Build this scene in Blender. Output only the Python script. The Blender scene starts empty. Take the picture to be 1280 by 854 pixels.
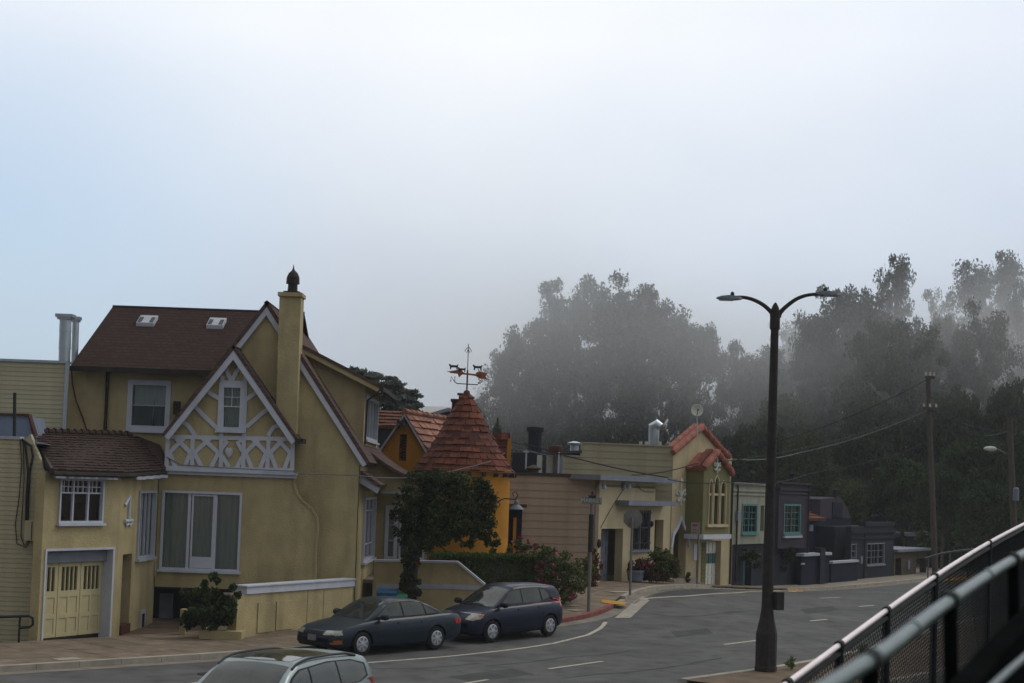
import bpy, bmesh, math, random
import numpy as np
from mathutils import Vector, Matrix
from mathutils.bvhtree import BVHTree
from mathutils.geometry import tessellate_polygon

random.seed(7)
SC = bpy.context.scene
COL = SC.collection
PI = math.pi

# ------------------------------------------------------------------ camera
F_PX, EYE = 2000.0, 4.6
PITCH, ROLL, CY = math.atan(100 / 2000.0), math.radians(2.0), 508.0     # CY: row of the optical axis (the lens is shifted up)
cF = Vector((0, math.cos(PITCH), math.sin(PITCH)))
_u0 = Vector((0, -math.sin(PITCH), math.cos(PITCH)))
_r0 = Vector((1, 0, 0))
cR = _r0 * math.cos(ROLL) + _u0 * math.sin(ROLL)
cU = _u0 * math.cos(ROLL) - _r0 * math.sin(ROLL)
CAM = Vector((0, 0, EYE))
cd = bpy.data.cameras.new('camera')
cam = bpy.data.objects.new('camera', cd)
COL.objects.link(cam)
cam.matrix_world = Matrix.Translation(CAM) @ Matrix((cR, cU, -cF)).transposed().to_4x4()
cd.sensor_width = 36
cd.lens = 36 * F_PX / 1280
cd.shift_y = (CY - 427) / 1280
cd.clip_start, cd.clip_end = 0.1, 5000
cd.dof.use_dof = True
cd.dof.focus_distance = 48
cd.dof.aperture_fstop = 4.0
SC.camera = cam

# ------------------------------------------------------------------ sky, sun, exposure
SUN_EL, SUN_AZ = math.radians(48), math.radians(60)      # azimuth clockwise from +Y (the view direction)
SKY_STRENGTH = 0.1
world = bpy.data.worlds.new('World')
SC.world = world
world.use_nodes = True
wt = world.node_tree
wt.nodes.clear()
def wn(t, **k):
    n = wt.nodes.new(t)
    for a, b in k.items():
        setattr(n, a, b)
    return n
out = wn('ShaderNodeOutputWorld'); bg = wn('ShaderNodeBackground')
sky = wn('ShaderNodeTexSky', sky_type='NISHITA', sun_disc=False)
sky.sun_elevation, sky.sun_rotation = SUN_EL, SUN_AZ
sky.air_density, sky.dust_density = 1.0, 2.0
tc = wn('ShaderNodeTexCoord')
mp = wn('ShaderNodeMapping'); mp.inputs['Scale'].default_value = (1.0, 1.0, 1.7)
mp.inputs['Location'].default_value = (0.30, 0.0, 0.12)
n1 = wn('ShaderNodeTexNoise'); n1.inputs['Scale'].default_value = 2.3; n1.inputs['Detail'].default_value = 5; n1.inputs['Roughness'].default_value = 0.45
r1 = wn('ShaderNodeValToRGB'); r1.color_ramp.elements[0].position = 0.30; r1.color_ramp.elements[1].position = 0.72
# fog ceiling: blue grey near the horizon, near white higher up
sep = wn('ShaderNodeSeparateXYZ')
grad = wn('ShaderNodeMapRange'); grad.inputs['From Min'].default_value = 0.06; grad.inputs['From Max'].default_value = 0.27
gmix = wn('ShaderNodeMix', data_type='RGBA'); gmix.inputs[6].default_value = (5.7, 6.7, 7.9, 1); gmix.inputs[7].default_value = (10.4, 10.6, 10.9, 1)
cmix = wn('ShaderNodeMix', data_type='RGBA'); cmix.inputs[6].default_value = (0.86, 0.91, 0.99, 1); cmix.inputs[7].default_value = (1.12, 1.11, 1.09, 1)
mul = wn('ShaderNodeMix', data_type='RGBA', blend_type='MULTIPLY'); mul.inputs[0].default_value = 1.0
# a thin patch where the blue sky shows: low on the left of the view
vd = wn('ShaderNodeVectorMath', operation='DISTANCE'); vd.inputs[1].default_value = (-0.31, 0.94, 0.13)
pr = wn('ShaderNodeMapRange'); pr.interpolation_type = 'SMOOTHSTEP'
pr.inputs['From Min'].default_value = 0.24; pr.inputs['From Max'].default_value = 0.0; pr.inputs['To Max'].default_value = 0.70
blue = wn('ShaderNodeMix', data_type='RGBA'); 
skyb = wn('ShaderNodeMix', data_type='RGBA', blend_type='ADD'); skyb.inputs[0].default_value = 1.0; skyb.inputs[7].default_value = (2.4, 3.4, 4.6, 1)
L = wt.links.new
L(tc.outputs['Generated'], mp.inputs[0]); L(mp.outputs[0], n1.inputs[0]); L(n1.outputs[0], r1.inputs[0])
L(tc.outputs['Generated'], sep.inputs[0]); L(sep.outputs['Z'], grad.inputs['Value'])
L(grad.outputs[0], gmix.inputs[0]); L(r1.outputs[0], cmix.inputs[0])
L(gmix.outputs[2], mul.inputs[6]); L(cmix.outputs[2], mul.inputs[7])
L(tc.outputs['Generated'], vd.inputs[0]); L(vd.outputs['Value'], pr.inputs['Value'])
L(sky.outputs[0], skyb.inputs[6])
L(pr.outputs[0], blue.inputs[0]); L(mul.outputs[2], blue.inputs[6]); L(skyb.outputs[2], blue.inputs[7])
# the sun stands ahead to the right behind the cloud: overcast brighter there, its unseen back dimmed to darken the walls
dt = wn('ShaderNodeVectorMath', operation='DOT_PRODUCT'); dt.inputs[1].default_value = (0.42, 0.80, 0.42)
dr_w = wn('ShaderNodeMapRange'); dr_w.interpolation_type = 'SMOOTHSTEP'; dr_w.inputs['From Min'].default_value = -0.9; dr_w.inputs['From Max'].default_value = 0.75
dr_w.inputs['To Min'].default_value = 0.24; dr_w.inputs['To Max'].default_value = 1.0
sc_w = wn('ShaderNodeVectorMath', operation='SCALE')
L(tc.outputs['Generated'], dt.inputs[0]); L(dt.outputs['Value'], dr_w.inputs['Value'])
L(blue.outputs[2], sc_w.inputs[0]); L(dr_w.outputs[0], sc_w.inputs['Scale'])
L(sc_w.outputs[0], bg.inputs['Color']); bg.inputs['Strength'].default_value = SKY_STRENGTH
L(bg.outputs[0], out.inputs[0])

sd = bpy.data.lights.new('sun', 'SUN'); sd.energy = 0.9; sd.angle = math.radians(25); sd.color = (1.0, 0.92, 0.80)
so = bpy.data.objects.new('sun', sd); COL.objects.link(so)
_sv = Vector((math.sin(SUN_AZ) * math.cos(SUN_EL), math.cos(SUN_AZ) * math.cos(SUN_EL), math.sin(SUN_EL)))
so.rotation_euler = _sv.to_track_quat('Z', 'Y').to_euler()
so.location = (20, 10, 60)
SC.view_settings.view_transform = 'Standard'
SC.view_settings.look = 'None'
SC.view_settings.exposure = -0.12
SC.view_settings.gamma = 1.0
SC.cycles.max_bounces = 6; SC.cycles.diffuse_bounces = 3; SC.cycles.glossy_bounces = 3
SC.cycles.transparent_max_bounces = 12; SC.cycles.volume_bounces = 1
SC.cycles.use_denoising = True

# ------------------------------------------------------------------ survey helpers
def ray(px, py):
    return (cF * F_PX + cR * (px - 640) + cU * (CY - py)) / F_PX
def at(px, py, y):
    """world point seen at photo pixel (px,py) at ground distance y"""
    d = ray(px, py); t = y / d.y
    return CAM + d * t
def G(x, y):
    """height of the ground"""
    dx, dy = x - 4, y - 62
    a = dx * .515 + dy * .857; b = dx * .857 - dy * .515
    z = 0.85 * math.exp(-a * a / 162 - b * b / (98 if b > 0 else 400))
    yy = y + max(0, x - 30) * 0.35
    t = min(1, max(0, (yy - 112) / 150)); z += 17 * t * t * (3 - 2 * t)
    if yy > 262: z -= min(8, (yy - 262) * .03)
    return z
def ghit(px, py, dz=0.0):
    d = ray(px, py); y = 50.0
    for _ in range(40):
        p = CAM + d * (y / d.y)
        g = G(p.x, p.y) + dz
        y2 = (g - EYE) / d.z * d.y
        y += (y2 - y) * .6
    p = CAM + d * (y / d.y)
    return Vector((p.x, p.y, G(p.x, p.y) + dz))

# ------------------------------------------------------------------ tagging
def tag(o, label=None, cat=None, group=None, kind=None):
    if label: o['label'] = label
    if cat: o['category'] = cat
    if group: o['group'] = group
    if kind: o['kind'] = kind
    return o
def empty(name, loc, label=None, cat=None, group=None, rz=0.0):
    o = bpy.data.objects.new(name, None); COL.objects.link(o)
    o.location = loc; o.rotation_euler = (0, 0, rz); o.empty_display_size = .3
    return tag(o, label, cat, group)
def world_loc(o):
    v = Vector((0, 0, 0))
    while o is not None:
        v = v + Vector(o.location); o = o.parent
    return v

class MB:
    """collects geometry for ONE mesh object"""
    def __init__(s): s.v = []; s.f = []
    def add(s, vs, fs):
        b = len(s.v); s.v += [tuple(v) for v in vs]; s.f += [tuple(i + b for i in f) for f in fs]; return s
    def hexa(s, p):      # p: 4 bottom, 4 top
        return s.add(p, [(3, 2, 1, 0), (4, 5, 6, 7), (0, 1, 5, 4), (1, 2, 6, 5), (2, 3, 7, 6), (3, 0, 4, 7)])
    def box(s, c, size, rz=0.0, M=None):
        hx, hy, hz = size[0] / 2, size[1] / 2, size[2] / 2
        ps = [Vector((x, y, z)) for z in (-hz, hz) for x, y in ((-hx, -hy), (hx, -hy), (hx, hy), (-hx, hy))]
        R = M if M is not None else Matrix.Rotation(rz, 3, 'Z')
        return s.hexa([Vector(c) + R @ p for p in ps])
    def tube(s, pts, r, n=8, cap=True):
        pts = [Vector(p) for p in pts]; k = len(pts)
        rs = r if isinstance(r, (list, tuple)) else [r] * k
        b = len(s.v)
        prev = None
        for i, p in enumerate(pts):
            t = (pts[min(i + 1, k - 1)] - pts[max(i - 1, 0)])
            t = t.normalized() if t.length > 1e-9 else Vector((0, 0, 1))
            if prev is None:
                a = t.orthogonal().normalized()
            else:
                a = (prev - t * prev.dot(t)); a = a.normalized() if a.length > 1e-6 else t.orthogonal().normalized()
            prev = a; c = t.cross(a)
            for j in range(n):
                q = 2 * PI * j / n
                s.v.append(tuple(p + (a * math.cos(q) + c * math.sin(q)) * rs[i]))
        for i in range(k - 1):
            for j in range(n):
                j2 = (j + 1) % n
                s.f.append((b + i * n + j, b + i * n + j2, b + (i + 1) * n + j2, b + (i + 1) * n + j))
        if cap:
            s.f.append(tuple(b + j for j in range(n))[::-1]); s.f.append(tuple(b + (k - 1) * n + j for j in range(n)))
        return s
    def lathe(s, prof, c=(0, 0, 0), n=24, M=None, cap=True):
        b = len(s.v); R = M if M is not None else Matrix.Identity(3)
        for r, z in prof:
            for j in range(n):
                q = 2 * PI * j / n
                s.v.append(tuple(Vector(c) + R @ Vector((r * math.cos(q), r * math.sin(q), z))))
        for i in range(len(prof) - 1):
            for j in range(n):
                j2 = (j + 1) % n
                s.f.append((b + i * n + j, b + i * n + j2, b + (i + 1) * n + j2, b + (i + 1) * n + j))
        if cap:
            s.f.append(tuple(b + j for j in range(n))[::-1]); s.f.append(tuple(b + (len(prof) - 1) * n + j for j in range(n)))
        return s
    def slab(s, quad, th, up=None):
        """quad of 4 points thickened by th along -normal (normal = towards up)"""
        q = [Vector(p) for p in quad]
        n = (q[2] - q[0]).cross(q[3] - q[1]).normalized()
        u = Vector(up) if up is not None else Vector((0, 0, 1))
        if n.dot(u) < 0: n = -n
        lo = [p - n * th for p in q]
        if (q[1] - q[0]).cross(q[2] - q[0]).dot(n) < 0:
            q = q[::-1]; lo = lo[::-1]
        return s.hexa(lo + q)
    def poly(s, P, outer, holes=(), o0=0.0, o1=0.1):
        """prism over a polygon with holes; P(u,z,o) -> world"""
        def area(l): return sum(l[i][0] * l[(i + 1) % len(l)][1] - l[(i + 1) % len(l)][0] * l[i][1] for i in range(len(l)))
        loops = [list(outer) if area(outer) > 0 else list(outer)[::-1]] + [list(h) if area(h) < 0 else list(h)[::-1] for h in holes]
        tris = tessellate_polygon([[Vector((a, b, 0)) for a, b in l] for l in loops])
        flat = [p for l in loops for p in l]; N = len(flat); b = len(s.v)
        s.v += [tuple(P(u, z, o1)) for u, z in flat] + [tuple(P(u, z, o0)) for u, z in flat]
        for t in tris:
            a = [flat[i] for i in t]
            if area(a) < 0: t = t[::-1]
            s.f.append((b + t[0], b + t[1], b + t[2])); s.f.append((b + N + t[2], b + N + t[1], b + N + t[0]))
        k = 0
        for l in loops:
            m = len(l)
            for i in range(m):
                j = (i + 1) % m
                s.f.append((b + k + j, b + k + i, b + N + k + i, b + N + k + j))
            k += m
        return s
    def strip(s, P, pts, w, o0, o1, closed=False):
        """flat band of width w along the 2-D polyline pts, as prism"""
        L_, R_ = [], []
        n = len(pts)
        for i, p in enumerate(pts):
            a = Vector(pts[max(i - 1, 0)]); c = Vector(pts[min(i + 1, n - 1)])
            t = (c - a).normalized(); q = Vector((-t.y, t.x)) * (w / 2)
            L_.append(Vector(p) + q); R_.append(Vector(p) - q)
        for i in range(n - 1):
            quad = [R_[i], R_[i + 1], L_[i + 1], L_[i]]
            lo = [P(p.x, p.y, o0) for p in quad]; hi = [P(p.x, p.y, o1) for p in quad]
            s.hexa(lo + hi)
        return s
    def build(s, name, mat, parent=None, smooth=False, bevel=0.0, kind=None, local=False):
        me = bpy.data.meshes.new(name)
        off = Vector((0, 0, 0)) if (local or parent is None) else world_loc(parent)
        me.from_pydata([(a - off.x, b - off.y, c - off.z) for a, b, c in s.v], [], s.f)
        me.validate(); me.update()
        bm = bmesh.new(); bm.from_mesh(me)
        bmesh.ops.recalc_face_normals(bm, faces=bm.faces)
        bm.to_mesh(me); bm.free()
        if smooth:
            me.shade_smooth(); me.set_sharp_from_angle(angle=math.radians(35))
        me.materials.append(mat)
        o = bpy.data.objects.new(name, me); COL.objects.link(o)
        if parent is not None: o.parent = parent
        if bevel:
            m = o.modifiers.new('bevel', 'BEVEL'); m.width = bevel; m.segments = 2; m.limit_method = 'ANGLE'
        if kind: o['kind'] = kind
        return o

class Wall:
    """vertical wall plane: origin (x,y), azimuth of its run (deg clockwise from +Y); outward side faces the camera"""
    def __init__(s, x, y, az, z=0.0):
        s.o = Vector((x, y, 0)); a = math.radians(az); s.d = Vector((math.sin(a), math.cos(a), 0))
        n = Vector((s.d.y, -s.d.x, 0))
        if n.dot(-s.o) < 0: n = -n
        s.n = n; s.rz = math.atan2(s.d.y, s.d.x)
    def P(s, u, z, o=0.0):
        p = s.o + s.d * u + s.n * o; return Vector((p.x, p.y, z))
    def uz(s, px, py, off=0.0):
        d = ray(px, py); q = s.o + s.n * off - CAM
        t = q.dot(s.n) / d.dot(s.n); p = CAM + d * t
        return ((p - s.o).dot(s.d), p.z)
    def u(s, px, py=640, off=0.0): return s.uz(px, py, off)[0]
    def z(s, px, py, off=0.0): return s.uz(px, py, off)[1]
def wbox(m, W, u0, u1, z0, z1, o0, o1):
    u0, u1 = min(u0, u1), max(u0, u1); z0, z1 = min(z0, z1), max(z0, z1)
    return m.hexa([W.P(u0, z0, o0), W.P(u1, z0, o0), W.P(u1, z0, o1), W.P(u0, z0, o1), W.P(u0, z1, o0), W.P(u1, z1, o0), W.P(u1, z1, o1), W.P(u0, z1, o1)])
def rect(u0, u1, z0, z1): return [(u0, z0), (u1, z0), (u1, z1), (u0, z1)]

# ------------------------------------------------------------------ materials
def mat(name, col, rough=0.8, metal=0.0, var=0.18, scale=3.0, bump=0.0, bscale=40.0, spec=0.22, coat=0.0, rnd=0.0, col2=None, stretch=(1, 1, 1), detail=6.0, grime=0.0):
    m = bpy.data.materials.new(name); m.use_nodes = True
    nt = m.node_tree; b = nt.nodes['Principled BSDF']; K = nt.links.new
    b.inputs['Roughness'].default_value = rough; b.inputs['Metallic'].default_value = metal
    b.inputs['Specular IOR Level'].default_value = spec; b.inputs['Coat Weight'].default_value = coat
    b.inputs['Coat Roughness'].default_value = 0.06
    c = nt.nodes.new('ShaderNodeTexCoord'); mp_ = nt.nodes.new('ShaderNodeMapping'); mp_.inputs['Scale'].default_value = stretch
    K(c.outputs['Object'], mp_.inputs[0])
    n = nt.nodes.new('ShaderNodeTexNoise'); n.inputs['Scale'].default_value = scale; n.inputs['Detail'].default_value = detail; n.inputs['Roughness'].default_value = .6
    K(mp_.outputs[0], n.inputs['Vector'])
    mr = nt.nodes.new('ShaderNodeMapRange'); mr.inputs['From Min'].default_value = .3; mr.inputs['From Max'].default_value = .7
    K(n.outputs[0], mr.inputs['Value'])
    mx = nt.nodes.new('ShaderNodeMix'); mx.data_type = 'RGBA'
    K(mr.outputs[0], mx.inputs[0])
    c2 = col2 or tuple(min(1, x * (1 + var)) for x in col)
    c1 = tuple(x * (1 - var) for x in col)
    mx.inputs[6].default_value = (*c1, 1); mx.inputs[7].default_value = (*c2, 1)
    last = mx.outputs[2]
    if grime:
        g = nt.nodes.new('ShaderNodeTexNoise'); g.inputs['Scale'].default_value = 1.1; g.inputs['Detail'].default_value = 8
        ms = nt.nodes.new('ShaderNodeMapping'); ms.inputs['Scale'].default_value = (1.6, 1.6, .35)
        K(c.outputs['Object'], ms.inputs[0]); K(ms.outputs[0], g.inputs['Vector'])
        gr = nt.nodes.new('ShaderNodeMapRange'); gr.inputs['From Min'].default_value = .48; gr.inputs['From Max'].default_value = .72
        gr.inputs['To Min'].default_value = 0; gr.inputs['To Max'].default_value = grime
        K(g.outputs[0], gr.inputs['Value'])
        gm = nt.nodes.new('ShaderNodeMix'); gm.data_type = 'RGBA'; K(gr.outputs[0], gm.inputs[0]); K(last, gm.inputs[6])
        gm.inputs[7].default_value = (*(x * .45 for x in col), 1); last = gm.outputs[2]
    if rnd:
        oi = nt.nodes.new('ShaderNodeObjectInfo'); rr = nt.nodes.new('ShaderNodeMapRange')
        rr.inputs['To Min'].default_value = 1 - rnd; rr.inputs['To Max'].default_value = 1 + rnd
        K(oi.outputs['Random'], rr.inputs['Value'])
        hs = nt.nodes.new('ShaderNodeHueSaturation'); K(rr.outputs[0], hs.inputs['Value']); K(last, hs.inputs['Color']); last = hs.outputs[0]
    K(last, b.inputs['Base Color'])
    if max(col) < .12 and coat == 0 and rough > .5: b.inputs['Specular IOR Level'].default_value = min(spec, .10)
    if bump:
        n2 = nt.nodes.new('ShaderNodeTexNoise'); n2.inputs['Scale'].default_value = bscale; n2.inputs['Detail'].default_value = 4
        K(mp_.outputs[0], n2.inputs['Vector'])
        bp = nt.nodes.new('ShaderNodeBump'); bp.inputs['Strength'].default_value = bump; bp.inputs['Distance'].default_value = .03
        K(n2.outputs[0], bp.inputs['Height']); K(bp.outputs[0], b.inputs['Normal'])
    return m
def glass_mat(name, tint=(.55, .62, .62), refl=1.0):
    m = bpy.data.materials.new(name); m.use_nodes = True; nt = m.node_tree; K = nt.links.new
    nt.nodes.remove(nt.nodes['Principled BSDF']); o = nt.nodes['Material Output']
    t = nt.nodes.new('ShaderNodeBsdfTransparent'); t.inputs[0].default_value = (*tint, 1)
    g = nt.nodes.new('ShaderNodeBsdfGlossy'); g.inputs['Roughness'].default_value = .03
    fr = nt.nodes.new('ShaderNodeFresnel'); fr.inputs[0].default_value = 1.5
    ml = nt.nodes.new('ShaderNodeMath'); ml.operation = 'MULTIPLY'; ml.inputs[1].default_value = refl; ml.use_clamp = True
    K(fr.outputs[0], ml.inputs[0])
    mx = nt.nodes.new('ShaderNodeMixShader'); K(ml.outputs[0], mx.inputs[0]); K(t.outputs[0], mx.inputs[1]); K(g.outputs[0], mx.inputs[2]); K(mx.outputs[0], o.inputs[0])
    return m
def shingle_mat(name, col, row=0.14, wid=0.3, var=.25, axis='z'):
    m = mat(name, col, rough=.95, var=var, scale=6, bump=0, spec=.06)
    nt = m.node_tree; K = nt.links.new; b = nt.nodes['Principled BSDF']
    tcn = [n for n in nt.nodes if n.type == 'TEX_COORD'][0]
    br = nt.nodes.new('ShaderNodeTexBrick'); br.inputs['Scale'].default_value = 1.0
    br.inputs['Brick Width'].default_value = wid; br.inputs['Row Height'].default_value = row; br.inputs['Mortar Size'].default_value = .012
    br.inputs['Color1'].default_value = (*(x * 1.25 for x in col), 1); br.inputs['Color2'].default_value = (*(x * .8 for x in col), 1); br.inputs['Mortar'].default_value = (*(x * .4 for x in col), 1)
    sp = nt.nodes.new('ShaderNodeSeparateXYZ'); cb = nt.nodes.new('ShaderNodeCombineXYZ')
    K(tcn.outputs['Object'], sp.inputs[0])
    ad = nt.nodes.new('ShaderNodeMath'); K(sp.outputs['X'], ad.inputs[0]); K(sp.outputs['Y'], ad.inputs[1])
    if axis == 'x': K(sp.outputs['X'], cb.inputs[0])
    elif axis == 'y': K(sp.outputs['Y'], cb.inputs[0])
    else: K(ad.outputs[0], cb.inputs[0])
    K(sp.outputs['Z'], cb.inputs[1]); K(cb.outputs[0], br.inputs['Vector'])
    mx = nt.nodes.new('ShaderNodeMix'); mx.data_type = 'RGBA'; mx.inputs[0].default_value = .6
    old = b.inputs['Base Color'].links[0].from_socket
    K(old, mx.inputs[6]); K(br.outputs['Color'], mx.inputs[7]); K(mx.outputs[2], b.inputs['Base Color'])
    bp = nt.nodes.new('ShaderNodeBump'); bp.inputs['Strength'].default_value = .5; bp.inputs['Distance'].default_value = .02; bp.invert = True
    K(br.outputs['Fac'], bp.inputs['Height']); K(bp.outputs[0], b.inputs['Normal'])
    return m

M = {}
M['yellow'] = mat('yellow_stucco', (.385, .318, .170), .9, var=.16, scale=1.2, bump=.6, bscale=20, grime=.5)
M['ydoor'] = mat('yellow_paint', (.47, .41, .235), .6, var=.07, scale=4, grime=.2)
M['white'] = mat('white_paint', (.47, .49, .55), .5, var=.06, scale=5, grime=.25)
M['whiteb'] = mat('dull_white_paint', (.36, .375, .41), .6, var=.1, scale=5, grime=.3)
M['roof_main'] = shingle_mat('brown_shingles', (.040, .024, .020), .12, .24, axis='x')
M['roof_side'] = shingle_mat('weathered_shingles', (.095, .064, .055), .16, .32, axis='y')
M['tile_br'] = mat('brown_roof_tiles', (.045, .028, .023), .85, var=.35, scale=9, bump=.3)
M['fascia'] = mat('dark_brown_fascia', (.035, .028, .026), .6, var=.2)
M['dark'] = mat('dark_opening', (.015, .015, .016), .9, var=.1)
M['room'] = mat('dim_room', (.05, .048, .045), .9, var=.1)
M['curtain'] = mat('green_grey_curtain', (.50, .52, .49), .9, var=.10, scale=2, stretch=(6, 6, .6))
M['curtain_w'] = mat('pale_curtain', (.50, .50, .45), .9, var=.12, scale=2, stretch=(8, 8, .5))
M['glass'] = glass_mat('window_glass', (.88, .92, .91), 1.2)
M['cream_siding'] = mat('cream_siding', (.40, .36, .235), .7, var=.08, scale=2, rnd=.05, grime=.3)
M['blue_grey'] = mat('blue_grey_panel', (.16, .19, .25), .6, var=.1)
M['redbrown'] = mat('red_brown_coping', (.075, .032, .026), .8)
M['galv'] = mat('galvanised_metal', (.42, .47, .50), .38, metal=.75, var=.15, scale=3, stretch=(1, 1, .3))
M['ochre'] = mat('ochre_stucco', (.44, .195, .020), .9, var=.14, scale=1.5, bump=.5, bscale=18, grime=.3)
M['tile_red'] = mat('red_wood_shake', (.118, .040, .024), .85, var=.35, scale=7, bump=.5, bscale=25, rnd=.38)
M['tile_or'] = mat('sunlit_shake', (.25, .11, .070), .8, var=.35, scale=7, bump=.5, bscale=25, rnd=.38)  # paler orange copy of the red shake, sunlight put into its colour
M['barrel'] = mat('terracotta_barrel', (.28, .10, .068), .7, var=.3, scale=6, rnd=.22)
M['black'] = mat('black_iron', (.02, .02, .022), .5, var=.2)
M['rust'] = mat('rusty_copper', (.28, .10, .05), .6, metal=.3, var=.3, scale=8)
M['brown_siding'] = mat('tan_brown_siding', (.31, .235, .165), .75, var=.1, scale=2, rnd=.07, grime=.3)
M['olive_siding'] = mat('olive_tan_siding', (.29, .25, .16), .75, var=.1, scale=2, rnd=.05, grime=.3)
M['cream'] = mat('cream_stucco', (.46, .385, .24), .9, var=.08, scale=1.5, bump=.3, grime=.3)
M['cream_b'] = mat('buff_stucco', (.41, .335, .20), .9, var=.1, scale=1.5, bump=.3, grime=.35)
M['olive'] = mat('olive_stucco', (.15, .14, .058), .9, var=.1, scale=2, bump=.3)
M['grey_paint'] = mat('grey_violet_paint', (.21, .22, .27), .6, var=.1, scale=4, grime=.2)
M['slab_edge'] = mat('slate_grey_flashing', (.16, .175, .21), .6, var=.15)
M['garage_white'] = mat('off_white_door', (.50, .50, .44), .6, var=.06)
M['grey_stucco'] = mat('pale_grey_stucco', (.27, .27, .21), .9, var=.08, bump=.3, grime=.4)
M['mauve'] = mat('dark_mauve_stucco', (.048, .040, .050), .9, var=.1, bump=.3)
M['teal'] = mat('teal_paint', (.07, .185, .18), .6, var=.1)
M['tealglass'] = glass_mat('teal_glass', (.4, .75, .7), 1.2)
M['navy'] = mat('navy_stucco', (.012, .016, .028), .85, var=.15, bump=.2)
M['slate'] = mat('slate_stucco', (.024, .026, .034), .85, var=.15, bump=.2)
M['tanhut'] = mat('dull_tan_stucco', (.07, .058, .042), .85, var=.15, bump=.2)
M['roof_rust'] = shingle_mat('rust_shingles', (.14, .065, .045), .2, .3)
M['concrete'] = mat('pale_concrete', (.22, .19, .15), .9, var=.25, scale=1.6, bump=.25, grime=.35)
M['kerb'] = mat('kerb_concrete', (.30, .27, .22), .9, var=.2, scale=3, bump=.25, grime=.3)
M['kerb_red'] = mat('red_kerb_paint', (.19, .066, .056), .85, var=.25, scale=5, grime=.6)
M['line'] = mat('worn_white_line', (.37, .34, .27), .85, var=.25, scale=7)
M['line_y'] = mat('yellow_line', (.60, .30, .03), .8, var=.2, scale=7)
M['tyre'] = mat('tyre_rubber', (.018, .018, .018), .85, var=.2)
M['hub'] = mat('silver_wheel', (.45, .46, .48), .35, metal=.7, var=.1)
M['plastic'] = mat('black_plastic', (.02, .02, .022), .55, var=.15)
M['carglass'] = glass_mat('car_glass', (.30, .36, .34), 1.6)
M['cabin'] = mat('cabin_grey', (.06, .055, .05), .9)
M['steel_dark'] = mat('dark_lamp_post', (.038, .033, .030), .85, var=.25, scale=6, bump=.2)
M['lampgrey'] = mat('lamp_head_grey', (.10, .11, .13), .5, metal=.3)
M['wood_pole'] = mat('weathered_pole', (.085, .072, .06), .9, var=.35, scale=5, stretch=(6, 6, .5), bump=.3)
M['bark'] = mat('tree_bark', (.10, .085, .07), .9, var=.35, scale=4, stretch=(3, 3, .6), bump=.3)
M['bark_pale'] = mat('eucalyptus_bark', (.17, .16, .14), .85, var=.4, scale=2, stretch=(3, 3, .5))
M['wire'] = mat('cable_black', (.025, .025, .028), .6)
M['wire_w'] = mat('cable_pale', (.13, .13, .13), .5)
M['signback'] = mat('sign_back_aluminium', (.17, .16, .15), .6, metal=.2, var=.15)
M['signgreen'] = mat('street_sign_face', (.16, .17, .16), .6)
M['railpaint'] = mat('green_grey_rail_paint', (.028, .060, .052), .30, var=.35, scale=14, bump=.12, bscale=60, spec=.6)
M['railbright'] = mat('galvanised_glint_rail', (.72, .62, .60), .30, metal=.6, var=.12)  # pinkish white sky glint put into the base colour
M['fenceblk'] = mat('black_vinyl_fence', (.014, .016, .016), .6)
M['darkdeck'] = mat('shadow_black_ramp_steel', (.006, .007, .007), 1.0, var=.3, scale=4, spec=.0)  # near-black stands in for the shadow under the handrail
M['earth'] = mat('brown_dirt', (.12, .085, .055), .95, var=.35, scale=2, bump=.4, bscale=8)
M['blue_bin'] = mat('blue_plastic', (.03, .10, .20), .5)
M['green_bin'] = mat('green_plastic', (.04, .20, .10), .5)
M['pot'] = mat('glazed_grey_pot', (.14, .17, .22), .45)
M['pink'] = mat('magenta_petals', (.30, .02, .10), .7, var=.25)

def leaf_mat(name, c1, c2, c3=None):
    m = bpy.data.materials.new(name); m.use_nodes = True; nt = m.node_tree; b = nt.nodes['Principled BSDF']; K = nt.links.new
    b.inputs['Roughness'].default_value = .6; b.inputs['Specular IOR Level'].default_value = .10
    g = nt.nodes.new('ShaderNodeNewGeometry')
    n = nt.nodes.new('ShaderNodeTexNoise'); n.inputs['Scale'].default_value = .35; n.inputs['Detail'].default_value = 3
    K(g.outputs['Position'], n.inputs['Vector'])
    ad = nt.nodes.new('ShaderNodeMath'); ad.operation = 'MULTIPLY_ADD'; ad.inputs[1].default_value = .55
    K(g.outputs['Random Per Island'], ad.inputs[0]); K(n.outputs[0], ad.inputs[2])
    r = nt.nodes.new('ShaderNodeValToRGB'); r.color_ramp.elements[0].position = .4; r.color_ramp.elements[1].position = 1.0
    r.color_ramp.elements[0].color = (*c1, 1); r.color_ramp.elements[1].color = (*c2, 1)
    if c3:
        e = r.color_ramp.elements.new(.97); e.color = (*c2, 1); r.color_ramp.elements[2].color = (*c3, 1)
    K(ad.outputs[0], r.inputs[0]); K(r.outputs[0], b.inputs['Base Color'])
    tr = nt.nodes.new('ShaderNodeBsdfTranslucent'); K(r.outputs[0], tr.inputs[0])
    mx = nt.nodes.new('ShaderNodeMixShader'); mx.inputs[0].default_value = .25
    o = nt.nodes['Material Output']; K(b.outputs[0], mx.inputs[1]); K(tr.outputs[0], mx.inputs[2]); K(mx.outputs[0], o.inputs[0])
    return m
M['leaf_euc'] = leaf_mat('eucalyptus_leaves', (.030, .038, .024), (.085, .095, .060))
M['leaf_dark'] = leaf_mat('dark_leaves', (.016, .028, .012), (.050, .075, .026))
M['leaf_olive'] = leaf_mat('olive_leaves', (.025, .036, .012), (.075, .090, .028))
M['leaf_cyp'] = leaf_mat('hazed_cypress_leaves', (.050, .066, .050), (.12, .14, .11))  # leaf tone raised to stand in for haze over the distant cypress
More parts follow.
